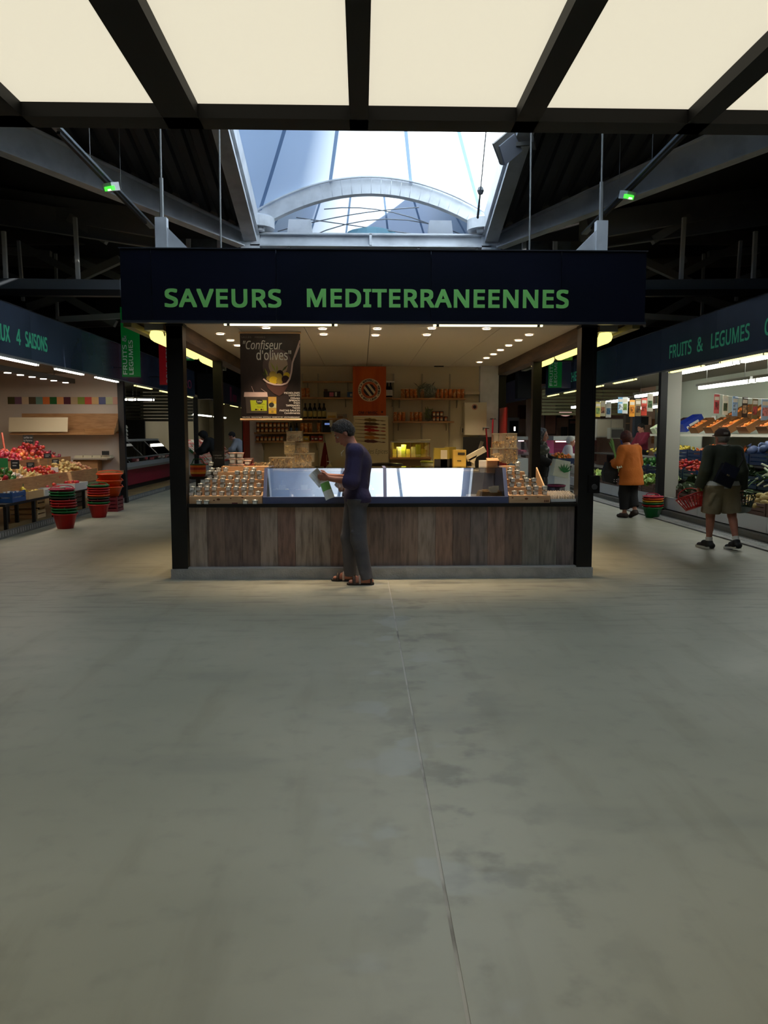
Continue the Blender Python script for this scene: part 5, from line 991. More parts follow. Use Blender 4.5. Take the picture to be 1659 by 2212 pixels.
for k, (a, b) in enumerate(((29.6, 31.5), (33, 35), (36, 38))): batten('fascia_light', ('first', 'second', 'third')[k] + ' yellow strip light under the far pink patched fascia', (LX + .04, a, 2.71), (LX + .04, b, 2.71), TUBEY, .06, .045)
spk = at(444, 830, Y=27.3); t = thing('dark_banner_box', 'black box hanging in the gap between the two fascias', 'box', (spk.x, 27.3, 2.72)); MB().box(-.28,.28,0,.5,0,.85).build('body', BLK2, t); MB().tube([(0,.2,.85),(0,.2,1.9)], .03, 6).build('hanger', BLK2, t)
t = thing('striped_basket', 'woven basket with orange and red stripes on the floor by the side window', 'basket', (at(428,1022,Y=12.2).x, 12.2, at(428,1026,Y=12.2).z)); cols = [M('st_red', (170,44,30), .6), M('st_orange', (222,110,40), .6), M('st_green', (30,90,50), .6), M('st_yellow', (226,160,60), .6)]
MB().lathe([(.1,-.02),(.115,.02),(.12,.05),(.12,.08),(.12,.12),(.12,.15),(.12,.165)], 16, mis=(0,3,1,0,1,2)).build('woven_body', cols, t); MB().tube([(-.1,0,.15),(-.06,0,.24),(.06,0,.24),(.1,0,.15)], .01, 5).build('handle', cols[2], t); MB().box(-.14,.14,-.14,.14,-.06,-.02).build('stand_top', BLK2, t); MB().box(-.03,.03,-.03,.03,-t.location.z,-.06).build('stand_leg', BLK2, t)
# ---------------------------------------------------------------- right row of stalls
RX = 5.75
g1 = fascia('fascia_sign', 'blue black fascia with teal capitals above the oranges and leeks stall', RX, -1, [8.2,10.6,13.0,15.4,17.8,20.2,22.6,25.0], SGN)
for s, a, b in (('FRUITS', 14.95, 13.95), ('&', 13.72, 13.48), ('LEGUMES', 13.17, 11.86), ('CH', 11.42, 11.0)): lettering(s, g1, TEAL, (-.004, a, .19), (0,-1,0), a - b, .25, .014)
lettering('CHEZ G', g1, TEAL, (-.004, 22.2, .2), (0,-1,0), 1.5, .26, .02)
g2 = fascia('fascia_sign', 'far violet grey fascia with a broad pink panel past the black box', RX, -1, [27.8,30,33,36,40], SGN2); MB().box(-.006,-.001,34.2,38,.08,.45).build('pink_patch', PNK, g2)
lettering('VOLAILLE', g1, TEAL, (-.004, 24.8, .2), (0,-1,0), 2.0, .26, .012) if False else None
MB().box(RX + .03, 9.6, 8, 46, -.05, .1).build('deck', M('deck_grey', (120,116,106), .6), pd); MB().box(RX - .33, RX + .03, 8, 46, -.05, .02).build('drain_plate', PLATED, pd)
q = MB()
for i in range(120): q.box(RX - .2, RX - .06, 9.5 + i*.09, 9.53 + i*.09, .02, .024)
o = q.build('tread_bumps', M('bright_alu', (200,202,204)), pd); o['kind'] = 'stuff'
GRNW = M('wall_pale_green', (196,202,186), .7); struct(MB().box(9.0, 9.1, 8, 24.4, .1, 3.4).build('wall_side', GRNW)); struct(MB().box(RX + .04, 9.6, 8, 26, 3.0, 3.05).build('ceiling_stall', M('stall_ceiling_dark', (120,112,98), .8)))
post(RX + .02, 15.2, 'black steel post beside the white pillar of the orange stall'); post(RX + .02, 26.2, 'black steel post seen through the side window beyond the grey haired woman'); post(RX + .02, 8.6, 'black steel post at the near end of the leek stall')
t = thing('wall_pillar', 'white square pillar against the black post of the orange stall', 'pillar', (RX + .1, 15.33, .1)); MB().box(0,.3,0,.28,0,3.0).build('shaft', M('pillar_white', (216,214,204), .55), t); MB().box(-.004,.3,-.012,0,0,3.0).build('edge_strip', M('pillar_strip', (190,188,178), .5), t)
for k, (a, b, nm) in enumerate(((11.24,12.76,'first, above the man with baskets'), (13.33,14.85,'second, under the word for fruit'), (16.63,18.16,'third, beyond the black post'), (18.9,20.3,'fourth, beside the corner post'), (21.2,22.6,'fifth, through the side window'), (23.2,24.6,'sixth, farthest in the side window'))):
    batten('fascia_light', 'slim strip light along the orange stall fascia, ' + nm, (RX - .03, a, 2.715), (RX - .03, b, 2.715), TUBEY, .06, .045, 'strip lights under the orange side fascia')
for k, (X, Z, a, b, nm) in enumerate(((6.95,2.93,11.4,14.6,'upper line, nearer half'), (6.95,2.93,14.75,18.0,'upper line, farther half'), (6.95,2.55,11.6,14.0,'lower pair, nearer'), (6.95,2.55,14.1,16.4,'lower pair, farther'), (6.6,2.5,17.0,19.2,'over the pennants by the black post'), (6.6,2.45,19.8,22.2,'behind the orange jacket'), (6.6,2.42,22.8,25.0,'farthest in the row'), (7.6,2.3,20,22,'inner line behind the pennants'))):
    batten('tube_light', 'hanging tube light in the orange stall, ' + nm, (X, a, Z), (X, b, Z), M('tube_cool', (255,255,250), emit=((252,255,244), 14.0)), .15, .1, 'hanging tube lights', True, .06 if Z > 2.8 else .45)
def pennant(x, y, z, w, h, c1, c2, lab, group=None, rz=1.3):
    t = thing('pennant', lab, 'pennant', (x, y, z), rz, group); MB().box(-w/2, w/2, 0, .004, -h, 0).build('paper', M('pen_%d_%d' % (c1[0], c1[2]), c1, .5), t)
    MB().box(-w*.36, w*.36, -.002, .0, -h*.8, -h*.4).build('printed_picture', M('penp_%d_%d' % (c2[0], c2[1]), c2, .5, nz=(16, tuple(int(v*.5) for v in c2), .45, .6)), t); MB().box(-w*.4, w*.4, -.002, 0, -h*.3, -h*.12).build('printed_line', M('penl', (214,206,190), .5), t); return t
PCOL = [((196,90,92),(170,50,60),'red'), ((222,214,190),(70,90,60),'white and dark green'), ((130,160,196),(170,190,210),'blue striped'), ((54,46,42),(196,160,120),'dark'), ((120,100,60),(186,70,70),'olive and red'), ((150,180,210),(206,130,130),'large blue and pink')]
for i, (px, c) in enumerate(zip((1549,1568,1589,1610,1632,1655), PCOL)):
    p = at(px, 852 + 2*i, Y=16.8 - i*.35); pennant(p.x, p.y, p.z, .17 if i < 5 else .26, .4, c[0], c[1], c[2] + ' pennant on the string above the orange crates', None, .5)
PC2 = [((206,190,80),(120,150,70)), ((216,206,170),(190,120,80)), ((220,220,214),(90,140,180)), ((110,170,214),(220,230,235)), ((220,226,224),(120,150,170)), ((236,160,50),(220,130,30)), ((150,130,90),(110,80,50)), ((206,70,50),(190,60,40)), ((214,214,196),(90,130,80)), ((240,196,110),(220,160,70))]
nmz = ('yellow green', 'cream', 'white striped', 'sky blue', 'white and grey', 'plain orange', 'brown', 'red', 'pale green', 'pale orange')
for i, (px, py) in enumerate(((1292,868), (1303,866), (1315,868), (1341,858), (1351,858), (1366,864), (1379,862), (1392,860), (1405,850), (1428,852))):
    p = at(px, py, Y=20.3 - i*.4); pennant(p.x, p.y, p.z, .16, .38, PC2[i][0], PC2[i][1], nmz[i] + ' pennant on the string behind the orange jacket', None, .4)
for a, b in (((1282,866,20.6),(1330,868,19.2)), ((1333,856,19.2),(1440,852,16.4)), ((1545,850,17),(1659,862,14.8))):
    MB().tube(wob(at(a[0],a[1],Y=a[2]), at(b[0],b[1],Y=b[2]), .03), .004, 4).build('pennant_string', WHITE); o = COL.objects[-1]; tag(o, 'thin white string carrying pennants, from %s' % {1282:'the corner post', 1333:'the blue pennant', 1545:'the red pennant over the crates'}[a[0]], 'string')
t = thing('wall_poster', 'blue grey patterned poster behind the lower tube lights', 'poster', (8.98, 16.2, 2.25), math.pi/2); MB().box(-.45,.45,0,.01,0,.4).build('sheet', M('poster_blue', (96,98,120), .6, nz=(9, (150,150,160), .45, .6)), t); MB().box(-.47,.47,-.004,.012,.4,.42).build('top_rail', BLK2, t)
t = thing('wall_trim', 'white junction plate on the pale green wall', 'plate', (8.98, 20.2, 1.75), math.pi/2); MB().box(-.12,.12,0,.02,0,.26).build('plate', WHITE, t); MB().box(-.03,.03,-.01,0,.1,.16).build('switch', GRYC, t)
# high shelf with tilted crates of oranges
hs = thing('high_shelf', 'long white shelf at eye height carrying tilted crates of oranges', 'shelf', (7.6, 0, 1.5)); MB().box(-.12, 1.3, 12, 20.6, 0, .05).build('board', M('shelf_white', (214,210,196), .5), hs)
for y in (13, 16.5, 20): MB().box(1.0, 1.3, y-.02, y+.02, -.35, 0).build('bracket', GRYC, hs)
CRF = M('crate_front', (128,84,44), .6); TILT = -.52
def orange_crate(y, X, Z, lab, mat=CRF, n=18, fr=ORANGE, glab='orange in the tilted crates on the high shelf', sx=.46, sy=.42):
    t = crate(X, y, Z, sx, sy, .15, mat, lab, 1, (0, TILT, 0), 'fruit_crate', .012); t.location.z = Z
    Mx = Euler((0,TILT,0)).to_matrix(); rn = random.Random(int(y*100)); k = 0
    for i in range(5):
        for j in range(4):
            if k < n: v = Vector((-sx/2 + .065 + i*(sx-.13)/4, -sy/2 + .065 + j*(sy-.13)/3, .05 + rn.uniform(0,.03))); w_ = Vector((X,y,Z)) + Mx @ v; put(fr, w_, glab, 'oranges on the high shelf'); k += 1
ordn = ('first', 'second', 'third', 'fourth', 'fifth', 'sixth')
for i in range(6): orange_crate(17.9 - i*.78, 7.72, 1.68, ordn[i] + ' crate of the lower tilted row of oranges, counted from the blue box')
for i in range(5): orange_crate(17.2 - i*.85, 8.25, 1.95, ordn[i] + ' crate of the upper tilted row of oranges, counted from the blue box')
CB = M('box_blue', (34,62,160), .45)
c1 = crate(7.8, 18.75, 1.72, .5, .5, .2, CB, 'royal blue printed citrus box tilted on the high shelf', 1, (0,TILT,0), 'fruit_crate'); MB().box(-.12,.12,-.256,-.25,.07,.13).build('printed_badge', LBL, c1); MB().box(-.2,-.15,-.256,-.25,.05,.11).build('printed_badge', LBL, c1)
crate(7.8, 19.35, 1.7, .48, .45, .16, M('box_dark', (80,56,60), .5), 'dark box of pears tilted beside the royal blue box', 1, (0,TILT,0), 'fruit_crate'); crate(7.75, 19.95, 1.7, .5, .45, .16, GRYC, 'white box tilted near the white pillar', 1, (0,TILT,0), 'fruit_crate'); crate(7.75, 20.4, 1.68, .5, .3, .16, M('box_palegreen', (190,200,170), .5), 'pale green box at the pillar end of the high shelf', 1, (0,TILT,0), 'fruit_crate')
# stepped display
rd = thing('produce_display', 'white fronted stepped display running along the aisle of the vegetable stall', 'stand', (5.9, 0, .1))
for i in range(7): MB().box(0,.03, 9 + i*2.4 + .005, 11.4 + i*2.4 - .005, .02,.25).build('front_board', M('board_white', (220,220,216), .5), rd)
for k, (x, z) in enumerate(((.02,.2), (.62,.5), (1.2,.85))): MB().box(x, x+.6, 9, 24.8, z, z+.03).build('shelf_board', DSTEEL, rd); MB().box(x+.57, x+.6, 9, 24.8, 0, z).build('support_board', BLK2, rd)
MB().box(.03,.6,9,24.8,.0,.04).build('base', BLK2, rd)
SWEET = fruit('potato', (206,140,84), .05, (1.5,1,.85), .12, .012, .6); LEAFD = M('leaf_dark_green', (62,74,42), .6, var=.2); LEAFL = M('lettuce_green', (172,196,110), .5, var=.15, hue=.02)
def lettuce(name, col, r, key):
    b = MB(); rn = random.Random(r*1000)
    for i in range(9):
        a = i*2.4; tl = .35 + .1*(i % 3); V = []; c, s = math.cos(a), math.sin(a)
        for u in (0,.35,.7,1):
            for v in (-1,-.5,0,.5,1): w = r*.62*math.sin(math.pi*(.12+.78*u)); rad = r*(.12 + u*tl*1.5 + .08*abs(v)) ; V.append((c*rad - s*v*w, s*rad + c*v*w, r*(.1 + 1.25*u*(1.05-tl) - .12*v*v + rn.uniform(-.04,.04))))
        b.add(V, [(5*i_+j,5*i_+j+1,5*i_+j+6,5*i_+j+5) for i_ in range(3) for j in range(4)])
    b.ball((0,0,r*.5), r*.5, 8, 5); o = b.build(name, M(key, col, .5, var=.15, hue=.02), None, True); o['category'] = name; return o
LET = lettuce('lettuce', (178,202,112), .15, 'lettuce_a'); CHARD = lettuce('leaf_bunch', (58,72,40), .15, 'chard'); CABB = lettuce('cabbage', (206,214,150), .16, 'cabb')
LEEK = MB().tube([(-.3,0,.02),(-.05,0,.02),(.1,0,.03)], [.016,.017,.02], 7, 0).build('leek', [M('leek_white', (226,228,200), .45)], None, True); LEEK['category'] = 'leek'
b = MB()
for a, dz in ((-.12,.03),(0,.07),(.12,.04),(.2,.0)): b.add([(.08,-.02,.03),(.08,.02,.03),(.25,.02+a*.6,.05+dz),(.45,a+.012,.03+dz),(.45,a-.012,.03+dz),(.25,-.02+a*.6,.05+dz)], [(0,1,2,5),(5,2,3,4)])
b.build('green_leaves', M('leek_green', (96,136,64), .5, var=.2), LEEK)
BR2 = BRC; BLD = M('crate_navy', (28,56,96), .4)
def crow(k, X, Z, y0, n, dy, mat, sx, h, lab, slots=3):
    for i in range(n): crate(X, y0 + dy*i, Z, sx, dy*.94, h, mat, ('%s %s' % (('first','second','third','fourth','fifth','sixth','seventh','eighth','ninth','tenth','eleventh')[i], lab)), slots, (0,0,0))
crow(0, 6.2, .345, 11.2, 6, .68, BR2, .5, .2, 'brown slotted crate of the front row, counted from the frame edge'); crow(0, 6.2, .345, 15.75, 8, .68, BR2, .5, .2, 'brown slotted crate of the front row beyond the black post')
crow(1, 6.82, .645, 11.4, 6, .66, BLD, .52, .22, 'navy slotted crate of the middle row, counted from the frame edge'); crow(1, 6.82, .645, 15.8, 8, .68, BLD, .52, .2, 'navy slotted crate of the middle row beyond the black post'); crow(2, 7.4, .995, 11.4, 10, .7, BLD, .52, .22, 'navy slotted crate of the back row under the high shelf')
def RH(proto, row, y0, y1, pitch, lab, grp, seed, **k):
    x0, z = ((5.98,.44),(6.6,.76),(7.18,1.12))[row]; heap(proto, x0, x0 + .46, y0, y1, z, z + .1, pitch, lab, grp, seed, **k)
RH(SWEET, 0, 10.9, 12.5, .11, 'tan potato in the front crates at the frame edge', 'tan potatoes', 41, dome=.1, lim=90); RH(CABB, 0, 12.5, 12.9, .26, 'pale cabbage behind the man with the baskets', 'pale cabbages', 42, tilt=.3, skip=0)
RH(LEEK, 0, 12.95, 13.8, .12, 'leek lying in the front crates before the dark leaves', 'front leeks', 43, tilt=.3, lim=18); RH(CHARD, 0, 13.8, 15.0, .2, 'bunch of dark green leaves beside the black post', 'dark leaf bunches', 44, tilt=.4, dome=.14, skip=0)
RH(LEEK, 1, 11.2, 13.4, .11, 'leek with long green leaves in the middle row near the frame edge', 'leeks in the middle row', 45, tilt=.35, dome=.12, lim=60); RH(POT, 2, 11.0, 12.8, .1, 'yellow potato on the back row above the leeks', 'yellow potatoes', 46, dome=.1, lim=60)
RH(CHARD, 1, 13.5, 15.0, .24, 'dark leaf bunch in the navy crates beside the pillar', 'dark leaves in navy crates', 47, tilt=.4, skip=.2)
BPK = M('bag_bluegrey', (96,110,150), .4, var=.25); BAG = MB().ball((0,0,.07), .1, 8, 5, 0, (1.2,.9,.75)).lathe([(.03,.13),(.02,.15),(.05,.18)], 6).build('net_bag', BPK, None, True); BAG['category'] = 'bag'
RH(BAG, 2, 12.9, 14.9, .19, 'blue grey net bag on the back row behind the man with the baskets', 'net bags on the back row', 48, tilt=.5, dome=.1)
RH(LET, 0, 15.8, 17.3, .24, 'frilly pale lettuce beside the black post', 'lettuces by the post', 49, tilt=.35, dome=.12, skip=0); RH(TOM, 1, 15.6, 17.6, .08, 'tomato in the middle row above the lettuces', 'tomatoes above the lettuces', 50, dome=.12, lim=140)
RH(CARR, 2, 15.6, 17.4, .07, 'carrot on the back row behind the orange jacket', 'carrots on the back row', 51, dome=.08, lim=110); RH(CHARD, 0, 17.4, 18.6, .24, 'dark leaf bunch in the front row behind the shopping bag', 'far dark leaves', 52, tilt=.4); RH(PEPR, 0, 18.7, 19.6, .09, 'red pepper in the front row beside the corner post', 'far red peppers', 53, dome=.08, lim=60)
RH(LET, 0, 19.7, 21, .24, 'pale lettuce near the white haired woman', 'far lettuces', 54, tilt=.35); RH(PEPG, 1, 17.8, 19.4, .1, 'green pepper in the middle row behind the shopping bag', 'far green peppers', 55, dome=.08, lim=80); RH(POT, 1, 19.5, 21, .1, 'pale potato in the middle row near the corner post', 'far potatoes', 56, dome=.08, lim=80); RH(LEM, 2, 18, 20.5, .1, 'lemon on the back row near the corner post', 'far lemons', 57, lim=70)
for (px, py, Y, c, l) in ((1428, 988, 16.2, CB, 'small blue tub among the tomatoes'), (1352, 957, 17.6, CB, 'blue bowl held out by the stallholder in burgundy')):
    p = at(px, py, Y=Y); t = thing('plastic_tub', l, 'tub', p); MB().lathe([(.09,-.06),(.13,.06),(.135,.065),(.12,.06),(.085,-.05)], 12).build('tub_body', c, t, True); MB().lathe([(.134,.055),(.14,.06),(.138,.068)], 12, cap=False).build('rim', c, t)
# basket stack on the aisle floor
stack(at(1409,1118,Z=0).x, at(1409,1118,Z=0).y, ['green','red','green','yellow','orange','pink'], 'beside the orange jacket', .042, .19, .2)
# far back: counters, walls and fittings at the end of the hall
BEI = M('wall_pinkbeige', (206,170,146), .7); struct(MB().box(9.0, 9.1, 24.4, 44, .1, 3.4).build('wall_side', BEI)); struct(MB().box(6.2, 9.6, 30, 30.1, .1, 3.4).build('wall_far_end', BEI)); struct(MB().box(3.0, 9.6, 44, 44.1, .1, 3.4).build('wall_far_end', BEI))
q = snode('shutter_wall')
for i in range(8): MB().box(RX + .1, 9, 25.9, 25.95, 2.15 + i*.105, 2.23 + i*.105).build('slat', M('slat_olive', (150,146,104), .6), q)
def panel(px0, px1, py0, py1, Y, mat, lab, name='wall_board', cat='board', d=.05, inner=None):
    a, b = at(px0, py1, Y=Y), at(px1, py0, Y=Y); t = thing(name, lab, cat, (a.x, Y, a.z)); w, h = b.x - a.x, b.z - a.z; MB().box(0, w, 0, d, 0, h).build('board', mat, t)
    for (u0,u1,v0,v1,m) in (inner or []): MB().box(u0*w, u1*w, -.012, 0, v0*h, v1*h).build('face_panel', m, t)
    return t
BRW = M('board_brown', (150,92,48), .6); GRYB = M('board_grey', (150,146,134), .6); DKD = M('dark_door', (92,62,46), .6)
panel(1408, 1437, 905, 958, 24.4, BRW, 'brown wooden back panel behind the stallholder', inner=[(0,1,.2,.24,OAK),(.65,1,.65,1,BEI)]); panel(1387, 1407, 900, 918, 24.2, BLK2, 'black microwave on the shelf behind the stallholder', 'microwave', 'appliance', .3, [(.7,1,0,1,BEI)]); panel(1289, 1350, 905, 945, 24.6, GRYB, 'grey cupboard front beside the corner post', 'cupboard', 'cupboard', .3, [(.02,.48,.05,.95,M('cup_face',(170,160,140),.6)),(.52,.98,.05,.95,M('cup_face',(170,160,140),.6))])
panel(1318, 1348, 924, 948, 23.5, M('monitor', (120,120,108), .5), 'boxy grey cash register back at the vegetable stall', 'cash_register', 'register', .3, [(.08,.92,.1,.85,DSTEEL)]); panel(1350, 1362, 880, 950, 24.3, M('rack_dark', (64,54,44), .6), 'narrow dark shelf rack at the back', 'shelf_rack', 'rack', .2, [(.1,.9,.2,.22,OAK),(.1,.9,.5,.52,OAK),(.1,.9,.78,.8,OAK)]); panel(1370, 1387, 860, 945, 24.0, M('pillar_blue', (44,52,66), .6), 'dark blue pillar behind the plain orange pennant', 'wall_pillar', 'pillar', .2)
panel(1200, 1238, 874, 902, 29.6, BLK2, 'dark board with a glowing oval sign over the far stall', 'oval_sign', 'sign', .05); p = at(1222, 892, Y=29.55); t = thing('oval_lamp', 'small pale oval sign glowing on the dark board', 'sign', (p.x, 29.58, p.z)); MB().lathe([(1e-6,0),(.24,0)], 20, (0,0,0), 0, (math.pi/2,0,0), sx=.55 if False else 1.0, sy=.5).build('oval_face', M('oval_pink', (236,190,180), .5, emit=((236,190,180), .7)), t); MB().lathe([(.22,-.002),(.26,.0)], 20, (0,.004,0), 0, (math.pi/2,0,0), sy=.5, cap=False).build('rim', REDM, t)
panel(1228, 1252, 905, 944, 29.5, BLK2, 'black menu board at the far stall', 'menu_board', 'board', .04, [(.1,.9,.75,.9,M('menu_deco',(120,70,60),.6)),(.65,.9,.1,.6,GRYC)]); panel(1175, 1203, 888, 940, 29.5, DKD, 'brown door at the far end of the vegetable side', 'far_door', 'door', .04, [(.1,.9,.05,.95,M('door_pink',(160,110,86),.6))]); panel(1212, 1226, 922, 942, 29.3, BLK2, 'small black screen on the far counter', 'screen', 'screen', .05)
panel(1098, 1122, 902, 938, 33, M('oven_front', (170,160,150), .4), 'pale oven with a dark glowing window in the far stall', 'oven', 'appliance', .4, [(.1,.9,.1,.8,BLK2),(.5,.65,.2,.45,M('glow_white',(255,255,255),emit=((255,250,240),3.0)))]); panel(1122, 1138, 875, 905, 33.5, M('hood', (96,40,34), .6), 'maroon extractor hood in the far stall', 'extractor_hood', 'appliance', .4); panel(1098, 1150, 862, 938, 36, BEI, 'pinkish wall panel behind the far oven', d=.05)
for k, (px0, px1, py0, py1, Y, l) in enumerate(((1196,1290,942,1002,25.0,'chilled counter with pink trays behind the women'), (1115,1142,943,990,24.0,'chilled counter with bright packets past the pasta bins'))):
    a, b = at(px0, py1, Y=Y), at(px1, py0, Y=Y); w, h = b.x - a.x, b.z - a.z; t = thing('chilled_counter', l, 'counter', (a.x, Y, .1)); z0 = a.z - .1
    MB().box(0, w, .0, 1.2, 0, z0).build('front', GRYC, t); MB().box(0, w, .1, 1.2, z0 + h*.85, z0 + h).build('canopy_top', M('top_grey', (180,182,180)), t); MB().box(0, w, 1.15, 1.2, z0, z0 + h).build('rear_wall', PNK if k == 0 else GRYC, t); MB().box(0, w, .02, .03, z0 + h*.1, z0 + h*.85).build('glass_pane', glass('counter_glass', (230,220,224), .08), t)
    MB().box(.1, w-.1, .2, .24, z0+h*.78, z0+h*.82).build('tube_lamp', M('tube_small', (255,250,250), emit=((255,244,244), 6.0)), t); R_.seed(k); q = MB()
    for i in range(30): q.obox((R_.uniform(.1,.9)*w, R_.uniform(.2,1.0), z0 + h*.2 + R_.uniform(0,.1)), (.2,.2,.08), (0,0,R_.uniform(0,3)), R_.randrange(3))
    o = q.build('trays', [M('tray_pink', (226,150,170), .4), M('tray_white', (236,232,228), .4), M('tray_red', (190,80,90), .4)], t); o['kind'] = 'stuff'
ob_ = at(1208, 992, Y=20.5); c = crate(ob_.x, 20.5, .8, .55, .9, .14, BLD, 'crate of oranges on a stand between the two women', 1); heap(ORANGE, ob_.x - .24, ob_.x + .24, 20.1, 20.9, .9, .94, .085, 'orange in the crate between the two women', 'oranges between the women', 71, dome=.08, lim=60); MB().box(-.2,.2,-.35,.35,-.8,0).build('stand', GRYC, c)
p = at(1201, 1060, Z=0); t = thing('waste_bin', 'round black bin with a pink rim in the aisle by the side window', 'bin', (at(1201,1050,Y=17.5).x, 17.5, 0)); MB().lathe([(.17,0),(.2,.42),(.19,.42),(.16,.02)], 16).build('bin_body', M('bin_black', (40,24,30), .4), t, True); MB().lathe([(.198,.4),(.212,.41),(.212,.44),(.19,.445)], 16, cap=False).build('rim', M('bin_rim', (120,36,70), .4), t)
a, b = at(1185, 838, Y=21.8), at(1213, 838, Y=21.8); t = hang_sign(a.x, b.x, 21.8, a.z, a.z + 1.0, SG1, ['FRUITS &', 'LEGUMES'], 'green upright hanging sign seen through the side window'); MB().box(b.x - a.x, b.x - a.x + .25, .0, .05, .0, .9).build('side_sheet', SGN2, t)
a, b = at(1196, 778, Y=17), at(1237, 760, Y=17); t = thing('hanging_sign', 'lime green hanging sign partly hidden by the canopy edge', 'sign', (a.x, 17, a.z)); w = b.x - a.x; MB().box(0, w, 0, .05, 0, .5).build('sign_box', M('sign_lime', (110,180,50), .4, emit=((110,180,50), .1)), t); lettering('EC', t, M('sign_white', (236,240,236)), (w*.2,-.005,.03), (1,0,0), w*.6, .24, .01); MB().box(-.02,w+.02,-.006,.056,-.03,0).build('lower_rail', BLK2, t)
a, b = at(398, 778, Y=17), at(416, 762, Y=17); t = thing('hanging_sign', 'green hanging sign glimpsed above the side window by the strip light', 'sign', (a.x - .3, 17, a.z)); MB().box(0,.5,0,.05,0,.4).build('sign_box', SG1, t); lettering('IC', t, M('sign_white', (236,240,236)), (.2,-.005,.03), (1,0,0), .26, .22, .01)
p = at(1138, 855, Y=26.4); t = thing('dark_banner_box', 'black box hanging between the pink panel and the violet fascia', 'box', (p.x, 26.4, 2.72)); MB().box(-.3,.3,0,.5,0,.85).build('body', BLK2, t); MB().tube([(0,.2,.85),(0,.2,1.9)], .03, 6).build('hanger', BLK2, t)
# hangers, exit lamps, floodlight above the stall
ROD = M('rod_grey', (150,150,148), .5)
for px, y0, y1, Y, l, turn in ((347,250,515,9.4,'above the first letter of the fascia',True), (474,290,545,10.5,'from the sloping beam over the olive poster',False), (1301,250,515,9.4,'above the last letter of the fascia',True), (1147,300,545,10.5,'from the sloping beam below the floodlight',False)):
    a, b = at(px, y0, Y=Y), at(px + (3 if px < 800 else -3), y1, Y=Y); b.z = ZB + .66; a.z = max(a.z, zdeck(max(Y, 8.6)) - .1) if not turn else zdeck(Y)
    t = thing('hanger_rod', 'thin steel hanger rod ' + l, 'rod', b); A = a - b; MB().tube([(0,0,0), A], .011, 6).build('rod', ROD, t)
    if turn:
        MB().tube([A*.12, A*.36], .024, 6).build('turnbuckle', ROD, t); MB().obox((0,0,.3), (.13,.1,.6)).build('bracket', WSTEEL, t); s = 1 if px < 800 else -1; MB().prism([(0,-.03,.56),(s*.36,-.03,.2),(s*.36,-.03,0),(0,-.03,0)], (0,.05,0)).build('gusset', WSTEEL, t)
    else: MB().lathe([(.02,0),(.03,.05),(.02,.1)], 6, (0,0,A.z - .25)).build('hook', ROD, t)
p = at(1038, 412, Y=11.5); e = at(1052, 262, Y=10.2); q_ = at(1032, 470, Y=12.4); t = thing('tent_cable', 'thin twisted cable with a shackle running up the bright tent', 'cable', q_); MB().tube([(0,0,0), p - q_], [.02,.012], 5).build('lower_strop', CABLE, t); MB().tube([p - q_, e - q_], .008, 5).build('wire', ROD, t); MB().lathe([(.03,-.05),(.05,0),(.03,.05)], 6, p - q_).build('shackle', CABLE, t)
for px, py, s, l in ((240, 404, -1, 'the apple stall side'), (1355, 422, 1, 'the orange stall side')):
    p = at(px, py, Y=10.6); t = thing('exit_lamp', 'white emergency lamp with a lit green face on ' + l, 'light', p); MB().obox((0,0,0), (.15,.14,.1), (.3,0,s*.5)).build('casing', M('lamp_case', (220,222,220), .4), t)
    MB().obox((0,-.06,-.035), (.13,.05,.05), (.3,0,s*.5)).build('lit_face', M('exit_green', (60,190,60), emit=((70,210,60), 1.6)), t); MB().obox((.01,-.07,-.055), (.05,.04,.02), (.3,0,s*.5)).build('running_mark', M('exit_white', (240,255,230), emit=((240,255,220), 1.6)), t)
    a = at(px - s*(-130 if s < 0 else -140) if False else (110 if s < 0 else 1500), 262, Y=8.9); b = at(330 if s < 0 else 1262, 492 if s < 0 else 505, Y=12.9)
    t = thing('cable_tray', 'thin slanting cable tray crossing the girder on ' + l, 'tray', a); d = b - a; MB().bar((0,0,0), d, .09, .03, 0).build('perforated_tray', M('tray_zinc', (150,158,164), .4, .5), t); MB().bar(d*.05 + Vector((0,0,-.04)), d*.9 + Vector((0,0,-.04)), .04, .03).build('cable_loom', BLK2, t)
    for u in (.3, .6): MB().tube([d*u, d*u + Vector((0,0,.9))], .005, 4).build('suspension_wire', ROD, t)
p = at(1098, 322, Y=11.2); t = thing('floodlight', 'grey floodlight clamped to the sloping roof beam beside the tent', 'light', p); MB().obox((0,0,0), (.34,.1,.26), (.4,-.7,.3), 0, .85).build('housing', M('flood_grey', (150,154,166), .45), t); MB().obox((-.03,-.03,.03), (.38,.04,.3), (.4,-.7,.3)).build('front_frame', GSTEEL, t); MB().bar((.1,0,.06), (.36,.05,.1), .05, .05).build('bracket_arm', GSTEEL, t); MB().bar((.3,-.1,.1), (.4,.2,.1), .04, .08).build('clamp', GSTEEL, t)
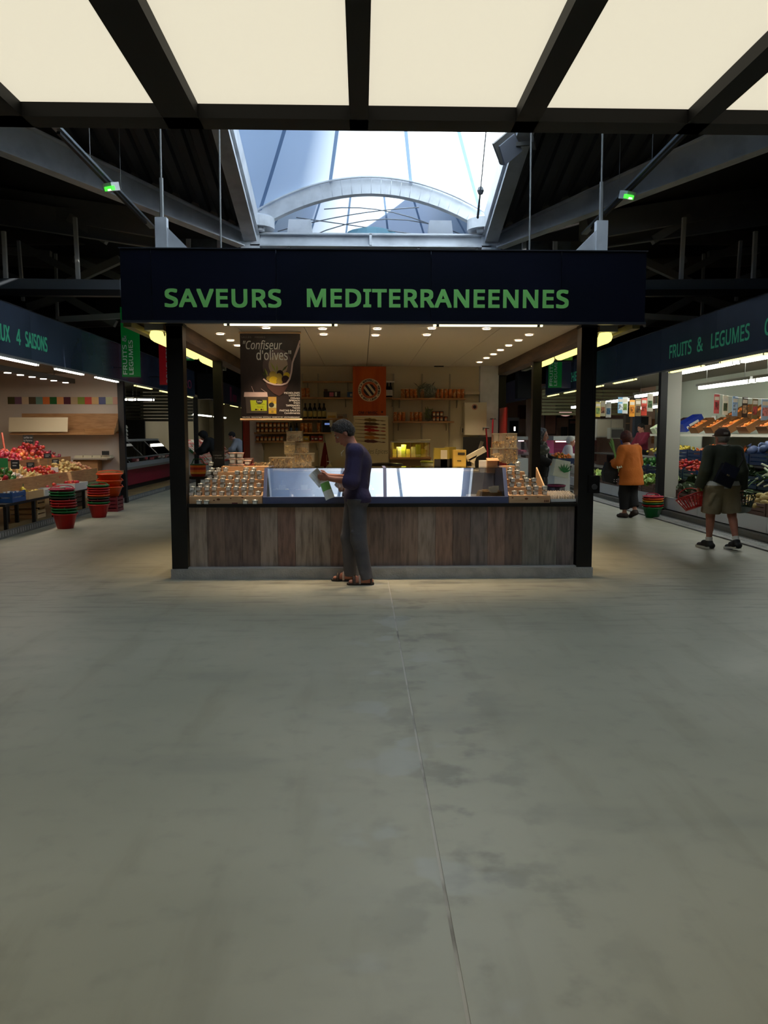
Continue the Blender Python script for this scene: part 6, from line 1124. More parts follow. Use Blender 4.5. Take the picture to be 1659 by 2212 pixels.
# ---------------------------------------------------------------- people: one smooth skin per body, clothes and hair as shells over it
class SDF:
    def __init__(s, lo, hi, h):
        s.h = h; s.lo = np.array(lo, np.float32); n = np.ceil((np.array(hi) - s.lo) / h).astype(int) + 1; s.n = n; s.d = np.full(n, .3, np.float32)
    def _box(s, lo, hi):
        i0 = np.maximum(0, np.floor((lo - s.lo) / s.h).astype(int)); i1 = np.minimum(s.n, np.ceil((hi - s.lo) / s.h).astype(int) + 1)
        if np.any(i1 <= i0): return None, None
        g = [s.lo[k] + s.h * np.arange(i0[k], i1[k], dtype=np.float32) for k in range(3)]
        return tuple(slice(a, b) for a, b in zip(i0, i1)), np.stack(np.meshgrid(*g, indexing='ij'), -1)
    def prim(s, a, b, ra, rb, k=.015, sc=None, R=None, clip=None, sub=False):
        a = np.array(a, np.float32); b = np.array(b, np.float32); m = max(ra, rb) * (max(sc) if sc is not None else 1) + .06
        sl, P = s._box(np.minimum(a, b) - m, np.maximum(a, b) + m)
        if sl is None: return s
        q = P - a; u = b - a
        if R is not None: Rm = np.array(R, np.float32); q = q @ Rm; u = u @ Rm
        if sc is not None: S_ = np.array(sc, np.float32); q = q / S_; u = u / S_
        uu = float(u @ u); t = np.clip((q @ u) / uu, 0, 1) if uu > 1e-9 else np.zeros(q.shape[:-1], np.float32)
        d = np.linalg.norm(q - t[..., None] * u, axis=-1) - (ra + (rb - ra) * t)
        if sc is not None: d = d * float(np.clip(np.median(S_), .35, 1.2))
        for n, c in clip or []: d = np.maximum(d, P @ np.array(n, np.float32) - c)
        o = s.d[sl]
        if sub: s.d[sl] = np.maximum(o, -d); return s
        hh = np.maximum(k - np.abs(o - d), 0) / k; s.d[sl] = np.minimum(o, d) - hh * hh * k * .25
        return s
    def cut(s, n, c):
        g = [s.lo[k] + s.h * np.arange(s.n[k], dtype=np.float32) for k in range(3)]
        s.d = np.maximum(s.d, g[0][:, None, None] * n[0] + g[1][None, :, None] * n[1] + g[2][None, None, :] * n[2] - c); return s
    def mesh(s):
        d = s.d; ins = d < 0; C = [(i, j, k) for i in (0, 1) for j in (0, 1) for k in (0, 1)]
        cnt = sum(ins[i:s.n[0]-1+i, j:s.n[1]-1+j, k:s.n[2]-1+k].astype(np.int8) for i, j, k in C)
        act = np.argwhere((cnt > 0) & (cnt < 8)); idx = np.full(s.n - 1, -1, np.int64); idx[tuple(act.T)] = np.arange(len(act))
        acc = np.zeros((len(act), 3)); num = np.zeros(len(act))
        for c0 in C:
            for ax in range(3):
                if c0[ax]: continue
                c1 = list(c0); c1[ax] = 1; v0 = d[tuple((act + c0).T)]; v1 = d[tuple((act + c1).T)]; m = (v0 < 0) != (v1 < 0)
                t = np.where(m, v0 / np.where(m, v0 - v1, 1), 0); p = act + np.array(c0, float); p[:, ax] += t; acc += p * m[:, None]; num += m
        V = s.lo + s.h * acc / num[:, None]; F = []
        for ax in range(3):
            b, c = (ax + 1) % 3, (ax + 2) % 3; sl0 = [slice(1, -1)] * 3; sl0[ax] = slice(0, -1); sl1 = list(sl0); sl1[ax] = slice(1, None)
            m = ins[tuple(sl0)] != ins[tuple(sl1)]; e = np.argwhere(m); off = np.array([1, 1, 1]); off[ax] = 0; e = e + off
            pos = ins[tuple(e.T)]; eb = np.eye(3, dtype=int)[b]; ec = np.eye(3, dtype=int)[c]
            Q = np.stack([idx[tuple((e - eb - ec).T)], idx[tuple((e - ec).T)], idx[tuple(e.T)], idx[tuple((e - eb).T)]], 1)
            Q[~pos] = Q[~pos][:, ::-1]; F.append(Q)
        F = np.concatenate(F); return V, F[(F >= 0).all(1)]
    def build(s, name, mat, parent):
        V, F = s.mesh(); me = bpy.data.meshes.new(name); me.from_pydata(V.tolist(), [], F.tolist()); me.materials.append(mat)
        me.polygons.foreach_set('use_smooth', [True] * len(me.polygons)); me.update(); o = bpy.data.objects.new(name, me); COL.objects.link(o); o.parent = parent; return o
SKIN = M('skin', (186,126,104), .55, nz=(9, (168,106,88), .4, .7)); SKIN2 = M('skin_pale', (206,150,126), .55, nz=(9, (186,124,104), .4, .7))
v3 = lambda *a: np.array(a, float)
def hand(s, w, d, n, side, curl, sc=1.0, k=.006):
    """palm from wrist w along d, n = out of the palm side, side = towards the thumb; five separate fingers"""
    d = d / np.linalg.norm(d); n = n / np.linalg.norm(n); side = side / np.linalg.norm(side); L = .085 * sc
    for t in (-.024, -.008, .008, .024): s.prim(w + side*t*.5*sc, w + d*L + side*t*sc, .013*sc, .011*sc, .012)
    for i, (t, ln) in enumerate(((.027, .068), (.009, .077), (-.009, .07), (-.026, .054))):
        p = w + d*L + side*t*sc; a = 0
        for j in range(3):
            a += curl * (.7 if j == 0 else 1); q = p + (d*math.cos(a) + n*math.sin(a)) * ln * sc * (.45, .32, .25)[j]; s.prim(p, q, (.0092, .0085, .0075)[j]*sc, (.0085, .0076, .0066)[j]*sc, k); p = q
    p = w + d*.03*sc + side*.024*sc
    for j in range(2): a = .5 + curl*.35*j; q = p + (d*math.cos(a*.9)*.8 + side*(.75 - .5*j) + n*math.sin(curl*.5)*.6*(j + .5)) * .036*sc; s.prim(p, q, .0115*sc, .009*sc, k); p = q
def human(name, label, loc, rot, P, wear, h=.009, skin=SKIN, male=True, s_=1.0, hands=(('L', None), ('R', None)), hair=None, face=True):
    t = thing(name, label, 'person', loc, rot); P = {k: (np.array(v, float) if not isinstance(v, (int, float)) else v) for k, v in P.items()}
    J = [v for v in P.values() if isinstance(v, np.ndarray)]; lo = np.min(J, 0) - .24; hi = np.max(J, 0) + .26; lo[2] = min(lo[2], -.02)
    yaw, pit = P.get('hyaw', 0), P.get('hpitch', 0); HR = np.array(Matrix.Rotation(yaw, 3, 'Z') @ Matrix.Rotation(pit, 3, 'Y') @ Matrix.Rotation(P.get('hroll', 0), 3, 'X')); Hc = P['head']; H = lambda *a: Hc + HR @ (np.array(a) * s_)
    tw = np.array(Matrix.Rotation(P.get('twist', 0), 3, 'Z')); FL = (.70, 1, 1)
    bulk = P.get('bulk', 1.0)
    def torso(s, e, hem=None, clip=None, k=.05):
        pe, ch = P['pel'], P['che']; mid = (pe + ch) / 2
        s.prim(pe, mid, (.150 + (0 if male else .015)) * bulk + e, .142 * bulk + e, k, FL, tw, clip); s.prim(mid, ch, .142 * bulk + e, .158 + e, k, FL, tw, clip)
        s.prim(P['shL'], P['shR'], .058 + e, .058 + e, .06, None, None, clip); s.prim(ch, P['neck'] - v3(0,0,.03), .12 + e, .062 + e, .05, (.8, 1, 1), tw, clip)
        for z in 'LR': s.prim(P['hip'+z] + v3(0,0,.02), P['hip'+z] - v3(.03,0,.0), .088 * bulk + e, .09 * bulk + e, .05, None, None, clip)
    def arm(s, z, e, end=2.0, k=.02, loose=0):
        sh, el, wr = P['sh'+z], P['el'+z], P['wr'+z]; u = (el - sh) / np.linalg.norm(el - sh); w = (wr - el) / np.linalg.norm(wr - el)
        c1 = [(u, float(u @ (sh + (el - sh) * end)))] if end <= 1 else None; s.prim(sh, el, .054 + e, .043 + e + loose, k, None, None, c1)
        if end > 1: f = end - 1; s.prim(el, wr, .043 + e + loose, .029 + e + loose * 1.4, k, None, None, [(w, float(w @ (el + (wr - el) * f)))] if f < 1 else None)
    def leg(s, z, e, end=2.0, k=.03, loose=0, top=None):
        a, b, c = P['hip'+z], P['kne'+z], P['ank'+z]; u = (b - a) / np.linalg.norm(b - a); w = (c - b) / np.linalg.norm(c - b)
        s.prim(a, b, .088 * bulk + e, .055 + e + loose, k, None, None, [(u, float(u @ (a + (b - a) * end)))] if end <= 1 else None)
        if end > 1:
            cl = [(w, float(w @ (b + (c - b) * (end - 1))))] if end < 2.4 else None; s.prim(b, c + (w * .05 if end > 2 else 0), .054 + e + loose, .036 + e + loose, k, None, None, cl); s.prim(b + (c - b)*.2 - v3(.015,0,0), b + (c-b)*.5 - v3(.012,0,0), .05 + e, .04 + e, k, None, None, cl)
    def foot(s, z, e, sole=0, k=.02):
        a, b = P['ank'+z], P['toe'+z]; f = b - a; f = f / np.linalg.norm(f); he = a + (b - a) * 0 - v3(*(f * .045)); he[2] = a[2] - .05; nb = b.copy()
        s.prim(a, a - v3(0,0,.04), .036 + e, .036 + e, k); s.prim(he, nb, .034 + e, .026 + e, k, (1, 1.12, .9)); s.prim(a - v3(0,0,.02), (a + nb) / 2, .036 + e, .034 + e, k)
    s = SDF(lo, hi, h); torso(s, 0)
    for z in 'LR': arm(s, z, 0); leg(s, z, 0); foot(s, z, 0)
    s.prim(P['neck'] - v3(0,0,.04), H(-.02,0,-.06), .060, .052, .03)
    s.prim(H(-.012,0,.03), H(-.012,0,.03), 1, 1, .02, (.098*s_, .078*s_, .104*s_), HR); s.prim(H(.022,0,-.035), H(.022,0,-.035), 1, 1, .03, (.072*s_, .060*s_, .086*s_), HR)
    s.prim(H(.062,-.012,-.096), H(.062,.012,-.096), .02, .02, .02)
    if face:
        s.prim(H(.094,0,.02), H(.112,0,-.026), .009, .014, .012); s.prim(H(.104,-.012,-.032), H(.104,.012,-.032), .008, .008, .008)
        for y in (-1, 1):
            s.prim(H(.087,y*.018,.032), H(.078,y*.046,.028), .010, .009, .012); s.prim(H(.099,y*.032,.01), H(.099,y*.032,.01), .014, .014, sub=True); s.prim(H(-.005,y*.078,.0), H(-.005,y*.078,.0), 1, 1, .01, (.019*s_, .011*s_, .033*s_), HR)
        s.prim(H(.090,-.02,-.060), H(.090,.02,-.060), .007, .007, .006); s.prim(H(.089,-.016,-.072), H(.089,.016,-.072), .008, .008, .006)
    for z, hd in hands:
        w, el = P['wr'+z], P['el'+z]; d = w - el
        if hd is None: n = v3(0, -1 if z == 'L' else 1, 0); hand(s, w, d, n, v3(1,0,-.1) - d * (v3(1,0,-.1) @ d) / (d @ d), .35, s_)
        else: hand(s, w, np.array(hd[0], float), np.array(hd[1], float), np.array(hd[2], float), hd[3], s_)
    s.build('body', skin, t)
    if face:
        for y in (-1, 1):
            b = MB(); p = H(.0815,y*.032,.010); b.ball(p, .0108, 8, 6); b.ball(p + HR @ v3(.0068,0,0), .0062, 6, 4, 1); b.build('eye', [M('eye_white', (222,216,208), .3), M('eye_dark', (40,28,22), .2)], t, True)
            MB().tube([H(.094,y*.016,.034), H(.092,y*.034,.039), H(.082,y*.05,.032)], [.004,.005,.002], 5).build('eyebrow', (hair or {}).get('mat', M('brow_dark', (50,40,36), .8)), t)
    for g in wear:
        e = g.get('e', .012); s = SDF(lo - .06, hi + .06, g.get('h', h)); ty = g['ty']
        if ty == 'top':
            zc = g.get('neck', P['neck'][2] - .01); clip = [((0,0,1), zc)]
            torso(s, e, clip=clip)
            if g.get('skirt'):
                r0, r1 = g['skirt']; pe = P['pel'] + v3(0,0,.05); q = np.array([P['pel'][0] + g.get('sx', 0), P['pel'][1], g['hem'] + .02]); s.prim(pe, q, r0, r1, .06, (.72, 1, 1), tw)
            for i, (a, b, r) in enumerate(g.get('folds', [])): s.prim(a, b, r, r * .7, .03)
            s.cut((0,0,-1), -g['hem'])
            for z in 'LR': arm(s, z, e, g.get('sleeve', 2.0), .025, g.get('loose', 0))
            s.cut((0,0,1), zc)
            if g.get('open'): s.prim(P['neck'] + v3(.12,0,0), np.array([P['pel'][0] + .2, 0, g['hem']]), .05, .07, sub=True)
        elif ty == 'legs':
            s.prim(P['hipL'] + v3(0,0,.03), P['hipR'] + v3(0,0,.03), .105 * bulk + e, .105 * bulk + e, .05, (.95, 1, 1), tw); s.prim(P['pel'], P['pel'] + v3(0,0,.04), .148 * bulk + e, .14 * bulk + e, .05, FL, tw)
            for z in 'LR': s.prim(P['hip'+z] + v3(0,0,.02), P['hip'+z] - v3(.03,0,.0), .088 * bulk + e, .09 * bulk + e, .05)
            for z in 'LR': leg(s, z, e, g.get('end', 2.05), .03, g.get('loose', 0)); 
            for i, (a, b, r) in enumerate(g.get('folds', [])): s.prim(a, b, r, r * .7, .02)
            s.cut((0,0,1), g['waist'])
        elif ty == 'shoe':
            z = g['side']; foot(s, z, e); w = P['kne'+z] - P['ank'+z]; w = w / np.linalg.norm(w); s.cut(w, float(w @ P['ank'+z]) + g.get('top', .02))
        elif ty == 'sock':
            z = g['side']; a, b = P['ank'+z], P['kne'+z]; w = (b - a) / np.linalg.norm(b - a); s.prim(a - w*.04, a + w*.12, .036 + e, .04 + e, .02, None, None, [(w, float(w @ a) + g.get('top', .07))])
        g_o = s.build(g['name'], g['mat'], t)
        if 'label' in g: g_o['label'] = g['label']
    if hair:
        s = SDF(Hc - .3, Hc + .24, h * .8); e = hair.get('e', .014); k = .02
        s.prim(H(-.016,0,.034), H(-.016,0,.034), 1, 1, k, ((.098+e)*s_, (.078+e)*s_, (.104+e)*s_), HR)
        for a, b, r0, r1 in hair.get('extra', []): s.prim(H(*a), H(*b), r0, r1, .03)
        gx = [s.lo[q_] + s.h * np.arange(s.n[q_]) for q_ in range(3)]
        s.d = s.d + hair.get('amp', .005) * np.sin(85*gx[0] + 40*gx[2][0])[:, None, None] * np.sin(95*gx[1] + 1)[None, :, None] + hair.get('amp', .005) * .7 * (np.sin(140*gx[2] + 2)[None, None, :] * np.sin(60*gx[0] + 90*0)[:, None, None])
        n = HR @ v3(*hair.get('n', (.75,0,-.66))); s.d = np.maximum(s.d, SDF(Hc - .3, Hc + .24, h * .8).cut(n, float(n @ H(*hair.get('p', (.045,0,.045))))).d) if False else s.cut(n, float(n @ H(*hair.get('p', (.045,0,.045))))).d
        s.cut(HR @ v3(0,0,-1), float((HR @ v3(0,0,-1)) @ H(0,0,hair.get('low', -.03)))); [s.prim(H(.004,y*.09,-.012), H(.004,y*.09,-.012), .036, .036, sub=True) for y in (-1, 1) if hair.get('low', -.03) > -.08]
        s.build('hair', hair['mat'], t)
    return t
def std(H=1.7, fem=False):
    k = H / 1.75; sw = .155 if fem else .175; P = {}
    P.update(pel=(0,0,.95*k), che=(0,0,1.27*k), neck=(-.01,0,1.47*k), head=(.03,0,1.60*k))
    for z, y in (('L',1),('R',-1)): P.update({'sh'+z:(-.01,y*sw,1.40*k), 'el'+z:(-.03,y*(sw+.06),1.12*k), 'wr'+z:(.04,y*(sw+.07),.87*k), 'hip'+z:(0,y*.085,.91*k), 'kne'+z:(.01,y*.09,.49*k), 'ank'+z:(-.02,y*.09,.085), 'toe'+z:(.15,y*.105,.03)})
    return P
CL = lambda k, c, **a: M('cloth_' + k, c, a.pop('rough', .85), bump=(a.pop('bs', 30), a.pop('b', .25)), **a)
# --- customer in front of the counter
P = std(1.76); P.update(pel=(.0,0,.94), che=(-.03,0,1.26), neck=(.035,0,1.455), head=(.125,0,1.572), hpitch=.62, hyaw=.12, shL=(.01,.17,1.385), shR=(.03,-.17,1.385), elL=(.045,.215,1.085), wrL=(.265,.10,1.108), elR=(.06,-.21,1.09), wrR=(.28,-.06,1.125),
    hipL=(-.01,.085,.90), hipR=(.02,-.08,.90), kneL=(-.02,.095,.475), ankL=(-.10,.11,.088), toeL=(.06,.12,.03), kneR=(.085,-.085,.475), ankR=(.07,-.10,.088), toeR=(.23,-.11,.03))
HG = M('hair_grey', (44,40,38), .75, nz=(70, (104,100,98), .5, .72), bump=(90, .8))
m1 = human('person', 'man in a dark purple pullover and grey trousers reading leaflets at the display case', (-.05, 8.36, 0), math.pi, P, [
    dict(ty='legs', name='trousers', mat=CL('grey_trousers', (94,94,102), nz=(4, (74,74,82), .4, .7)), e=.012, end=2.08, loose=.016, waist=.905, folds=[((-.06,.13,.5),(.05,.16,.56),.018), ((-.09,.12,.33),(-.01,.16,.38),.015), ((-.12,.12,.14),(-.05,.16,.13),.016), ((.03,-.1,.5),(.12,-.06,.47),.016)]),
    dict(ty='top', name='pullover', mat=CL('purple_pullover', (62,53,90), nz=(3, (48,40,70), .4, .7)), e=.026, hem=.862, sleeve=1.3, loose=.01, neck=1.474, folds=[((.05,.235,1.12),(.0,.19,1.22),.035), ((.09,.24,1.08),(.03,.25,1.13),.03), ((.0,.12,1.0),(-.1,.1,1.05),.03)])],
    h=.0075, hands=(('L', ((.95,-.2,.15), (.1,-.95,-.3), (.2,.25,.9), .55)), ('R', ((.95,.15,.1), (.1,.95,-.3), (.2,-.25,.9), .5))), hair=dict(mat=HG, e=.013, n=(.8,0,-.6), p=(.06,0,.06), low=-.075, extra=[((-.07,0,-.02),(-.06,0,-.05),.05,.03), ((.03,0,.12),(.085,0,.085),.035,.025)]))
SOLE = M('sole_dark', (48,40,38), .7); STRAP = M('strap_brown', (70,56,50), .7); STRAP2 = M('strap_pale', (178,160,150), .7)
def sandal(a, to, par):
    a, to = Vector(a), Vector(to); f = (to - a); f.z = 0; f.normalize(); r = Vector((f.y, -f.x, 0)); he = Vector((a.x, a.y, 0)) - f*.08; L = .285; q = MB()
    pts = [(0,-.03),(.0,.03),(.1,.036),(.2,.05),(.27,.03),(.285,0),(.27,-.035),(.2,-.046),(.1,-.034)]; q.prism([he + f*u + r*v + Vector((0,0,.001)) for u, v in pts], (0,0,.02)); q.build('sandal_sole', [SOLE], par)
    for u, m_, hh, w_ in ((.21, STRAP, .062, .03), (.15, STRAP2, .08, .02), (.03, STRAP, .075, .02)):
        MB().tube([he + f*u + r*.048*math.cos(t_) + Vector((0,0,.015 + hh*math.sin(t_))) for t_ in np.linspace(0, math.pi, 9)], w_*.55, 6).build('sandal_strap', m_, par)
sandal(P['ankL'], P['toeL'], m1); sandal(P['ankR'], P['toeR'], m1)
MB().tube([(.13,.02,1.40),(.155,.015,1.37),(.15,.01,1.34)], .004, 5).build('drawstring_toggle', WHITE, m1)
def leaflet(off, label, cols, rot, size, fold):
    p = m1.matrix_basis @ Vector(off) if False else Vector((-.05 - off[0], 8.36 - off[1], off[2])); t = thing('leaflet', label, 'paper', p); t.rotation_euler = rot; w, h = size; V = []; n = 5
    for i in range(n + 1): V += [(-w/2 + w*i/n, fold*math.sin(math.pi*i/n), 0), (-w/2 + w*i/n, fold*math.sin(math.pi*i/n), h)]
    q = MB(); q.add(V, [(2*i,2*i+2,2*i+3,2*i+1) for i in range(n)]); q.add([(x, y+.002, z) for x, y, z in V], [(2*i+1,2*i+3,2*i+2,2*i) for i in range(n)]); q.build('sheet', cols[0], t); q = MB(); q.add([(x*.9, y-.001, z*.45 + h*.5) for x, y, z in V], [(2*i,2*i+2,2*i+3,2*i+1) for i in range(n)]); q.build('printed_panel', cols[1], t)
leaflet((.34,.06,1.05), 'white folded leaflet in the hands of the purple pullover man', (M('paper_white', (232,232,226), .6), M('paper_grey', (206,208,204), .6)), (0,-.7,.15), (.12,.17), .03)
leaflet((.27,.10,.90), 'white and green booklet hanging below his hands over the glass', (M('paper_white', (232,232,226), .6), M('print_lime', (120,176,90), .6)), (0,-.35,.3), (.10,.19), .02)
# --- man in shorts with two baskets
P = std(1.66); P.update(pel=(0,0,.90), che=(.0,0,1.2), neck=(.0,0,1.385), head=(.05,0,1.50), hyaw=.25, bulk=1.16, shL=(-.01,.185,1.325), shR=(-.01,-.185,1.325), elL=(-.05,.25,1.07), wrL=(.02,.30,.84), elR=(-.05,-.25,1.07), wrR=(.02,-.30,.82), hipL=(0,.1,.86), hipR=(0,-.1,.86), kneL=(.04,.12,.45), ankL=(.05,.12,.09), toeL=(.2,.18,.03), kneR=(.0,-.16,.46), ankR=(-.16,-.16,.12), toeR=(-.01,-.12,.03))
KH = CL('khaki', (150,136,108), nz=(5, (126,114,90), .4, .7)); GJ_ = CL('green_jacket', (60,64,50), nz=(4, (46,50,38), .4, .7)); SHO = M('shoe_black', (30,30,32), .6)
m2 = human('person', 'man in a dark green jacket, khaki shorts and brown cap carrying two baskets', (4.9, 10.72, 0), math.pi/2, P, [
    dict(ty='legs', name='shorts', mat=KH, e=.028, end=.9, loose=.045, waist=.875, folds=[((-.1,.15,.75),(-.08,.19,.62),.03), ((-.1,-.15,.75),(-.08,-.2,.62),.03)]),
    dict(ty='top', name='white_shirt', mat=CL('white_shirt', (206,206,202)), e=.026, hem=.835, sleeve=.4, neck=1.41, skirt=(.16,.185), sx=-.01),
    dict(ty='top', name='jacket', mat=GJ_, e=.03, hem=.93, sleeve=1.98, loose=.008, neck=1.425),
    dict(ty='sock', name='sock', side='L', mat=M('sock_white', (214,212,206), .8), e=.008), dict(ty='sock', name='sock', side='R', mat=M('sock_white', (214,212,206), .8), e=.008),
    dict(ty='shoe', name='shoe', side='L', mat=SHO, e=.014), dict(ty='shoe', name='shoe', side='R', mat=SHO, e=.014)], h=.0085, skin=SKIN,
    hands=(('L', ((.1,.0,-1), (-.1,-1,0), (1,0,.1), .8)), ('R', ((.1,.0,-1), (-.1,1,0), (1,0,.1), .8))), hair=dict(mat=M('hair_silver', (130,124,118), .8, bump=(80,.6)), e=.008, n=(.9,0,-.4), p=(.02,0,.0), low=-.05))
Hm = Vector(P['head']); RZ = Matrix.Rotation(.25, 3, 'Z'); q = MB(); q.lathe([(.112,.035),(.115,.06),(.1,.105),(.06,.135),(1e-6,.145)], 18, Hm + Vector((-.012,0,0)), 0, (0,0,.25), 1.0, .86); q.build('cap', CL('cap_brown', (66,48,40)), m2, True)
q = MB(); V = [Hm + RZ @ Vector((.085 + .075*math.cos(a), .07*math.sin(a), .045 - .012*abs(math.sin(a)))) for a in np.linspace(-1.6, 1.6, 9)]; q.prism(V, (0,0,.008)); q.build('cap_peak', CL('cap_brown', (66,48,40)), m2)
MB().obox(Hm + Vector((-.122,0,.075)), (.006,.06,.03)).build('cap_badge', M('badge_grey', (150,140,130), .6), m2); MB().tube([Hm + RZ @ Vector((.09 - .005, y, .01)) if abs(y) < .05 else Hm + RZ @ Vector((-.02, y, .012)) for y in (-.083,-.045,.045,.083)], .003, 4).build('glasses', GSTEEL, m2)
q = MB(); q.lathe([(.062,-.01),(.072,.03)], 14, (-.004,0,1.39), cap=False); q.build('white_collar', M('collar_white', (222,220,216), .8), m2, True)
for z in 'LR':
    a, to = Vector(P['ank'+z]), Vector(P['toe'+z]); f = (to - a).normalized(); r = Vector((f.y, -f.x, 0)).normalized(); lift = max(0, a.z - .09); q = MB(); he = Vector((a.x, a.y, lift)) - Vector((f.x, f.y, 0))*.06; te = Vector((to.x, to.y, 0)) + Vector((f.x, f.y, 0))*.035
    q.bar(he + Vector((0,0,.014)), te + Vector((0,0,.014)), .098, .028); q.build('shoe_sole', M('sole_white', (206,204,196), .6), m2)
# shoulder bag
t = thing('shoulder_bag', 'navy leather shoulder bag across the back of the green jacket', 'bag', (4.86, 10.49, 1.03)); t.rotation_euler = (0, .42, .0)
BGN = M('bag_navy', (30,32,46), .3, nz=(8, (22,24,34), .4, .7)); MB().obox((0,0,-.02), (.235,.07,.27)).build('bag_body', BGN, t); MB().obox((0,-.04,.06), (.22,.012,.15)).build('flap', M('bag_navy2', (40,42,58), .25), t); MB().obox((0,-.05,-.01), (.035,.008,.022)).build('clasp', M('clasp_gold', (222,206,160), .25, .6), t)
MB().tube([(.10,.0,.1),(.10,-.03,.26),(.04,.02,.37)], .012, 5).build('strap', BLK2, t)
def carried(x, y, z, col, label, r, hh, rot, food):
    t = thing('shopping_basket', label, 'basket', (x, y, z)); t.rotation_euler = rot; m_ = BC[col]; n = 22; rt, rb = r, r*.62
    MB().lathe([(1e-6,0),(rb,0),(rb*1.02,.03),(rb*.95,.03),(1e-6,.012)], n).build('base', m_, t); MB().lathe([(rt,hh-.02),(rt*1.04,hh-.01),(rt*1.02,hh),(rt*.96,hh-.01)], n, cap=False).build('rim', m_, t); q = MB()
    for i in range(n): a = 2*math.pi*i/n; c_, s_ = math.cos(a), math.sin(a); q.bar((rb*c_,rb*s_,.02), (rt*c_,rt*s_,hh-.01), .012, .006)
    for u in (.4, .7): rr = rb + (rt-rb)*u; q.tube([(rr*math.cos(a), rr*math.sin(a), .02+(hh-.03)*u) for a in np.linspace(0, 2*math.pi, n, False)], .004, 4, 0, True)
    q.build('lattice_side', m_, t)
    MB().tube([(r*math.cos(a)*.97, 0, hh + r*.55*math.sin(a)) for a in np.linspace(0, math.pi, 13)], .008, 6).build('handle', m_, t)
    return t
carried(4.56, 10.78, .545, 'red', 'red lattice basket hanging from the hand over his nearer trainer', .185, .19, (-.35, -.2, .3), 1) ; carried(5.23, 10.78, .525, 'dark', 'dark green lattice basket hanging by the tan potatoes', .185, .19, (-.5, .1, 0), 1)
# --- woman in the orange jacket
P = std(1.6, True); P.update(pel=(-.02,0,.87), che=(.02,0,1.15), neck=(.08,0,1.33), head=(.14,0,1.46), hpitch=.3, hyaw=-.35, bulk=1.12, shL=(.04,.16,1.27), shR=(.04,-.17,1.27), elL=(.06,.25,1.02), wrL=(.28,.24,.98), elR=(.08,-.24,1.02), wrR=(.26,-.14,1.0), hipL=(0,.09,.83), hipR=(0,-.09,.83), kneL=(.06,.08,.45), ankL=(.04,.07,.09), toeL=(.19,.08,.03), kneR=(.02,-.07,.46), ankR=(-.10,-.05,.15), toeR=(.02,-.05,.03))
ORJ = CL('orange_jacket', (206,112,34), nz=(2, (184,96,28), .4, .7)); BLP = CL('black_trousers', (20,20,24))
m3 = human('person', 'woman in an orange jacket and black trousers leaning towards the vegetables', (5.0, 14.72, 0), math.radians(112), P, [
    dict(ty='legs', name='trousers', mat=BLP, e=.016, end=1.82, loose=.03, waist=.92), dict(ty='top', name='jacket', mat=ORJ, e=.034, hem=.62, sleeve=1.55, loose=.02, neck=1.362, skirt=(.19,.255), sx=-.02, folds=[((-.1,.06,1.1),(-.13,.05,.8),.03),((-.1,-.07,1.1),(-.14,-.08,.75),.03)]),
    dict(ty='shoe', name='shoe', side='L', mat=M('shoe_brown', (58,44,38), .6), e=.012, top=-.0), dict(ty='shoe', name='shoe', side='R', mat=M('shoe_brown', (58,44,38), .6), e=.012, top=-.0)], h=.011, skin=SKIN2, male=False,
    hands=(('L', ((1,-.1,-.2), (0,-.2,-1), (0,-1,.1), .5)), ('R', ((1,.1,-.1), (0,.2,-1), (0,1,.1), .5))), hair=dict(mat=M('hair_auburn', (92,38,26), .7, nz=(40,(60,24,18),.4,.6), bump=(60,.6)), e=.03, n=(.9,0,-.42), p=(.05,0,.03), low=-.075))
t = thing('tote_bag', 'black shopping bag with white dots on the arm of the orange jacket woman', 'bag', (4.62, 14.75, .62)); DOTB = M('tote_black', (22,20,22), .5)
MB().add([(-.1,-.06,.06),(.12,-.06,0),(.12,.1,0),(-.1,.1,.06),(-.13,-.05,.22),(.15,-.06,.2),(.15,.1,.2),(-.13,.1,.22),(-.07,-.03,.42),(.13,-.03,.40),(.13,.07,.40),(-.07,.07,.42)], [(0,3,2,1),(0,1,5,4),(1,2,6,5),(2,3,7,6),(3,0,4,7),(4,5,9,8),(5,6,10,9),(6,7,11,10),(7,4,8,11)]).build('bag_body', DOTB, t); q = MB()
for i in range(9):
    for j in range(2): q.lathe([(1e-6,0),(.0085,0)], 6, (.07 + .045*j + .004*i, -.066 + .0035*i, .06 + .036*i), 0, (math.pi/2,0,0))
q.build('dot_print', WHITE, t); MB().tube([(-.05,.02,.41),(-.03,.02,.5),(.05,.02,.52),(.1,.02,.4)], .008, 5).build('handle', DOTB, t)
for i in range(3):
    a = at(1338 - i*3, 1000, Y=14.62); e = at(1318 - i*4 + 6*i, 960 - 4*i, Y=14.7); t = thing('leek', 'dark green leek top sticking out of the dotted bag', 'leek', a, 0, 'leeks in the dotted bag'); d = e - a; MB().tube([-d*.25, (0,0,0)], .014, 6).build('shaft', M('leek_white', (226,228,200)), t); MB().prism([Vector((-.014,0,0)), Vector((.014,0,0)), d + Vector((.03,0,0)), d*1.15, d + Vector((-.01,0,0))], (0,.008,0)).build('green_leaves', M('leek_green', (96,136,64)), t)
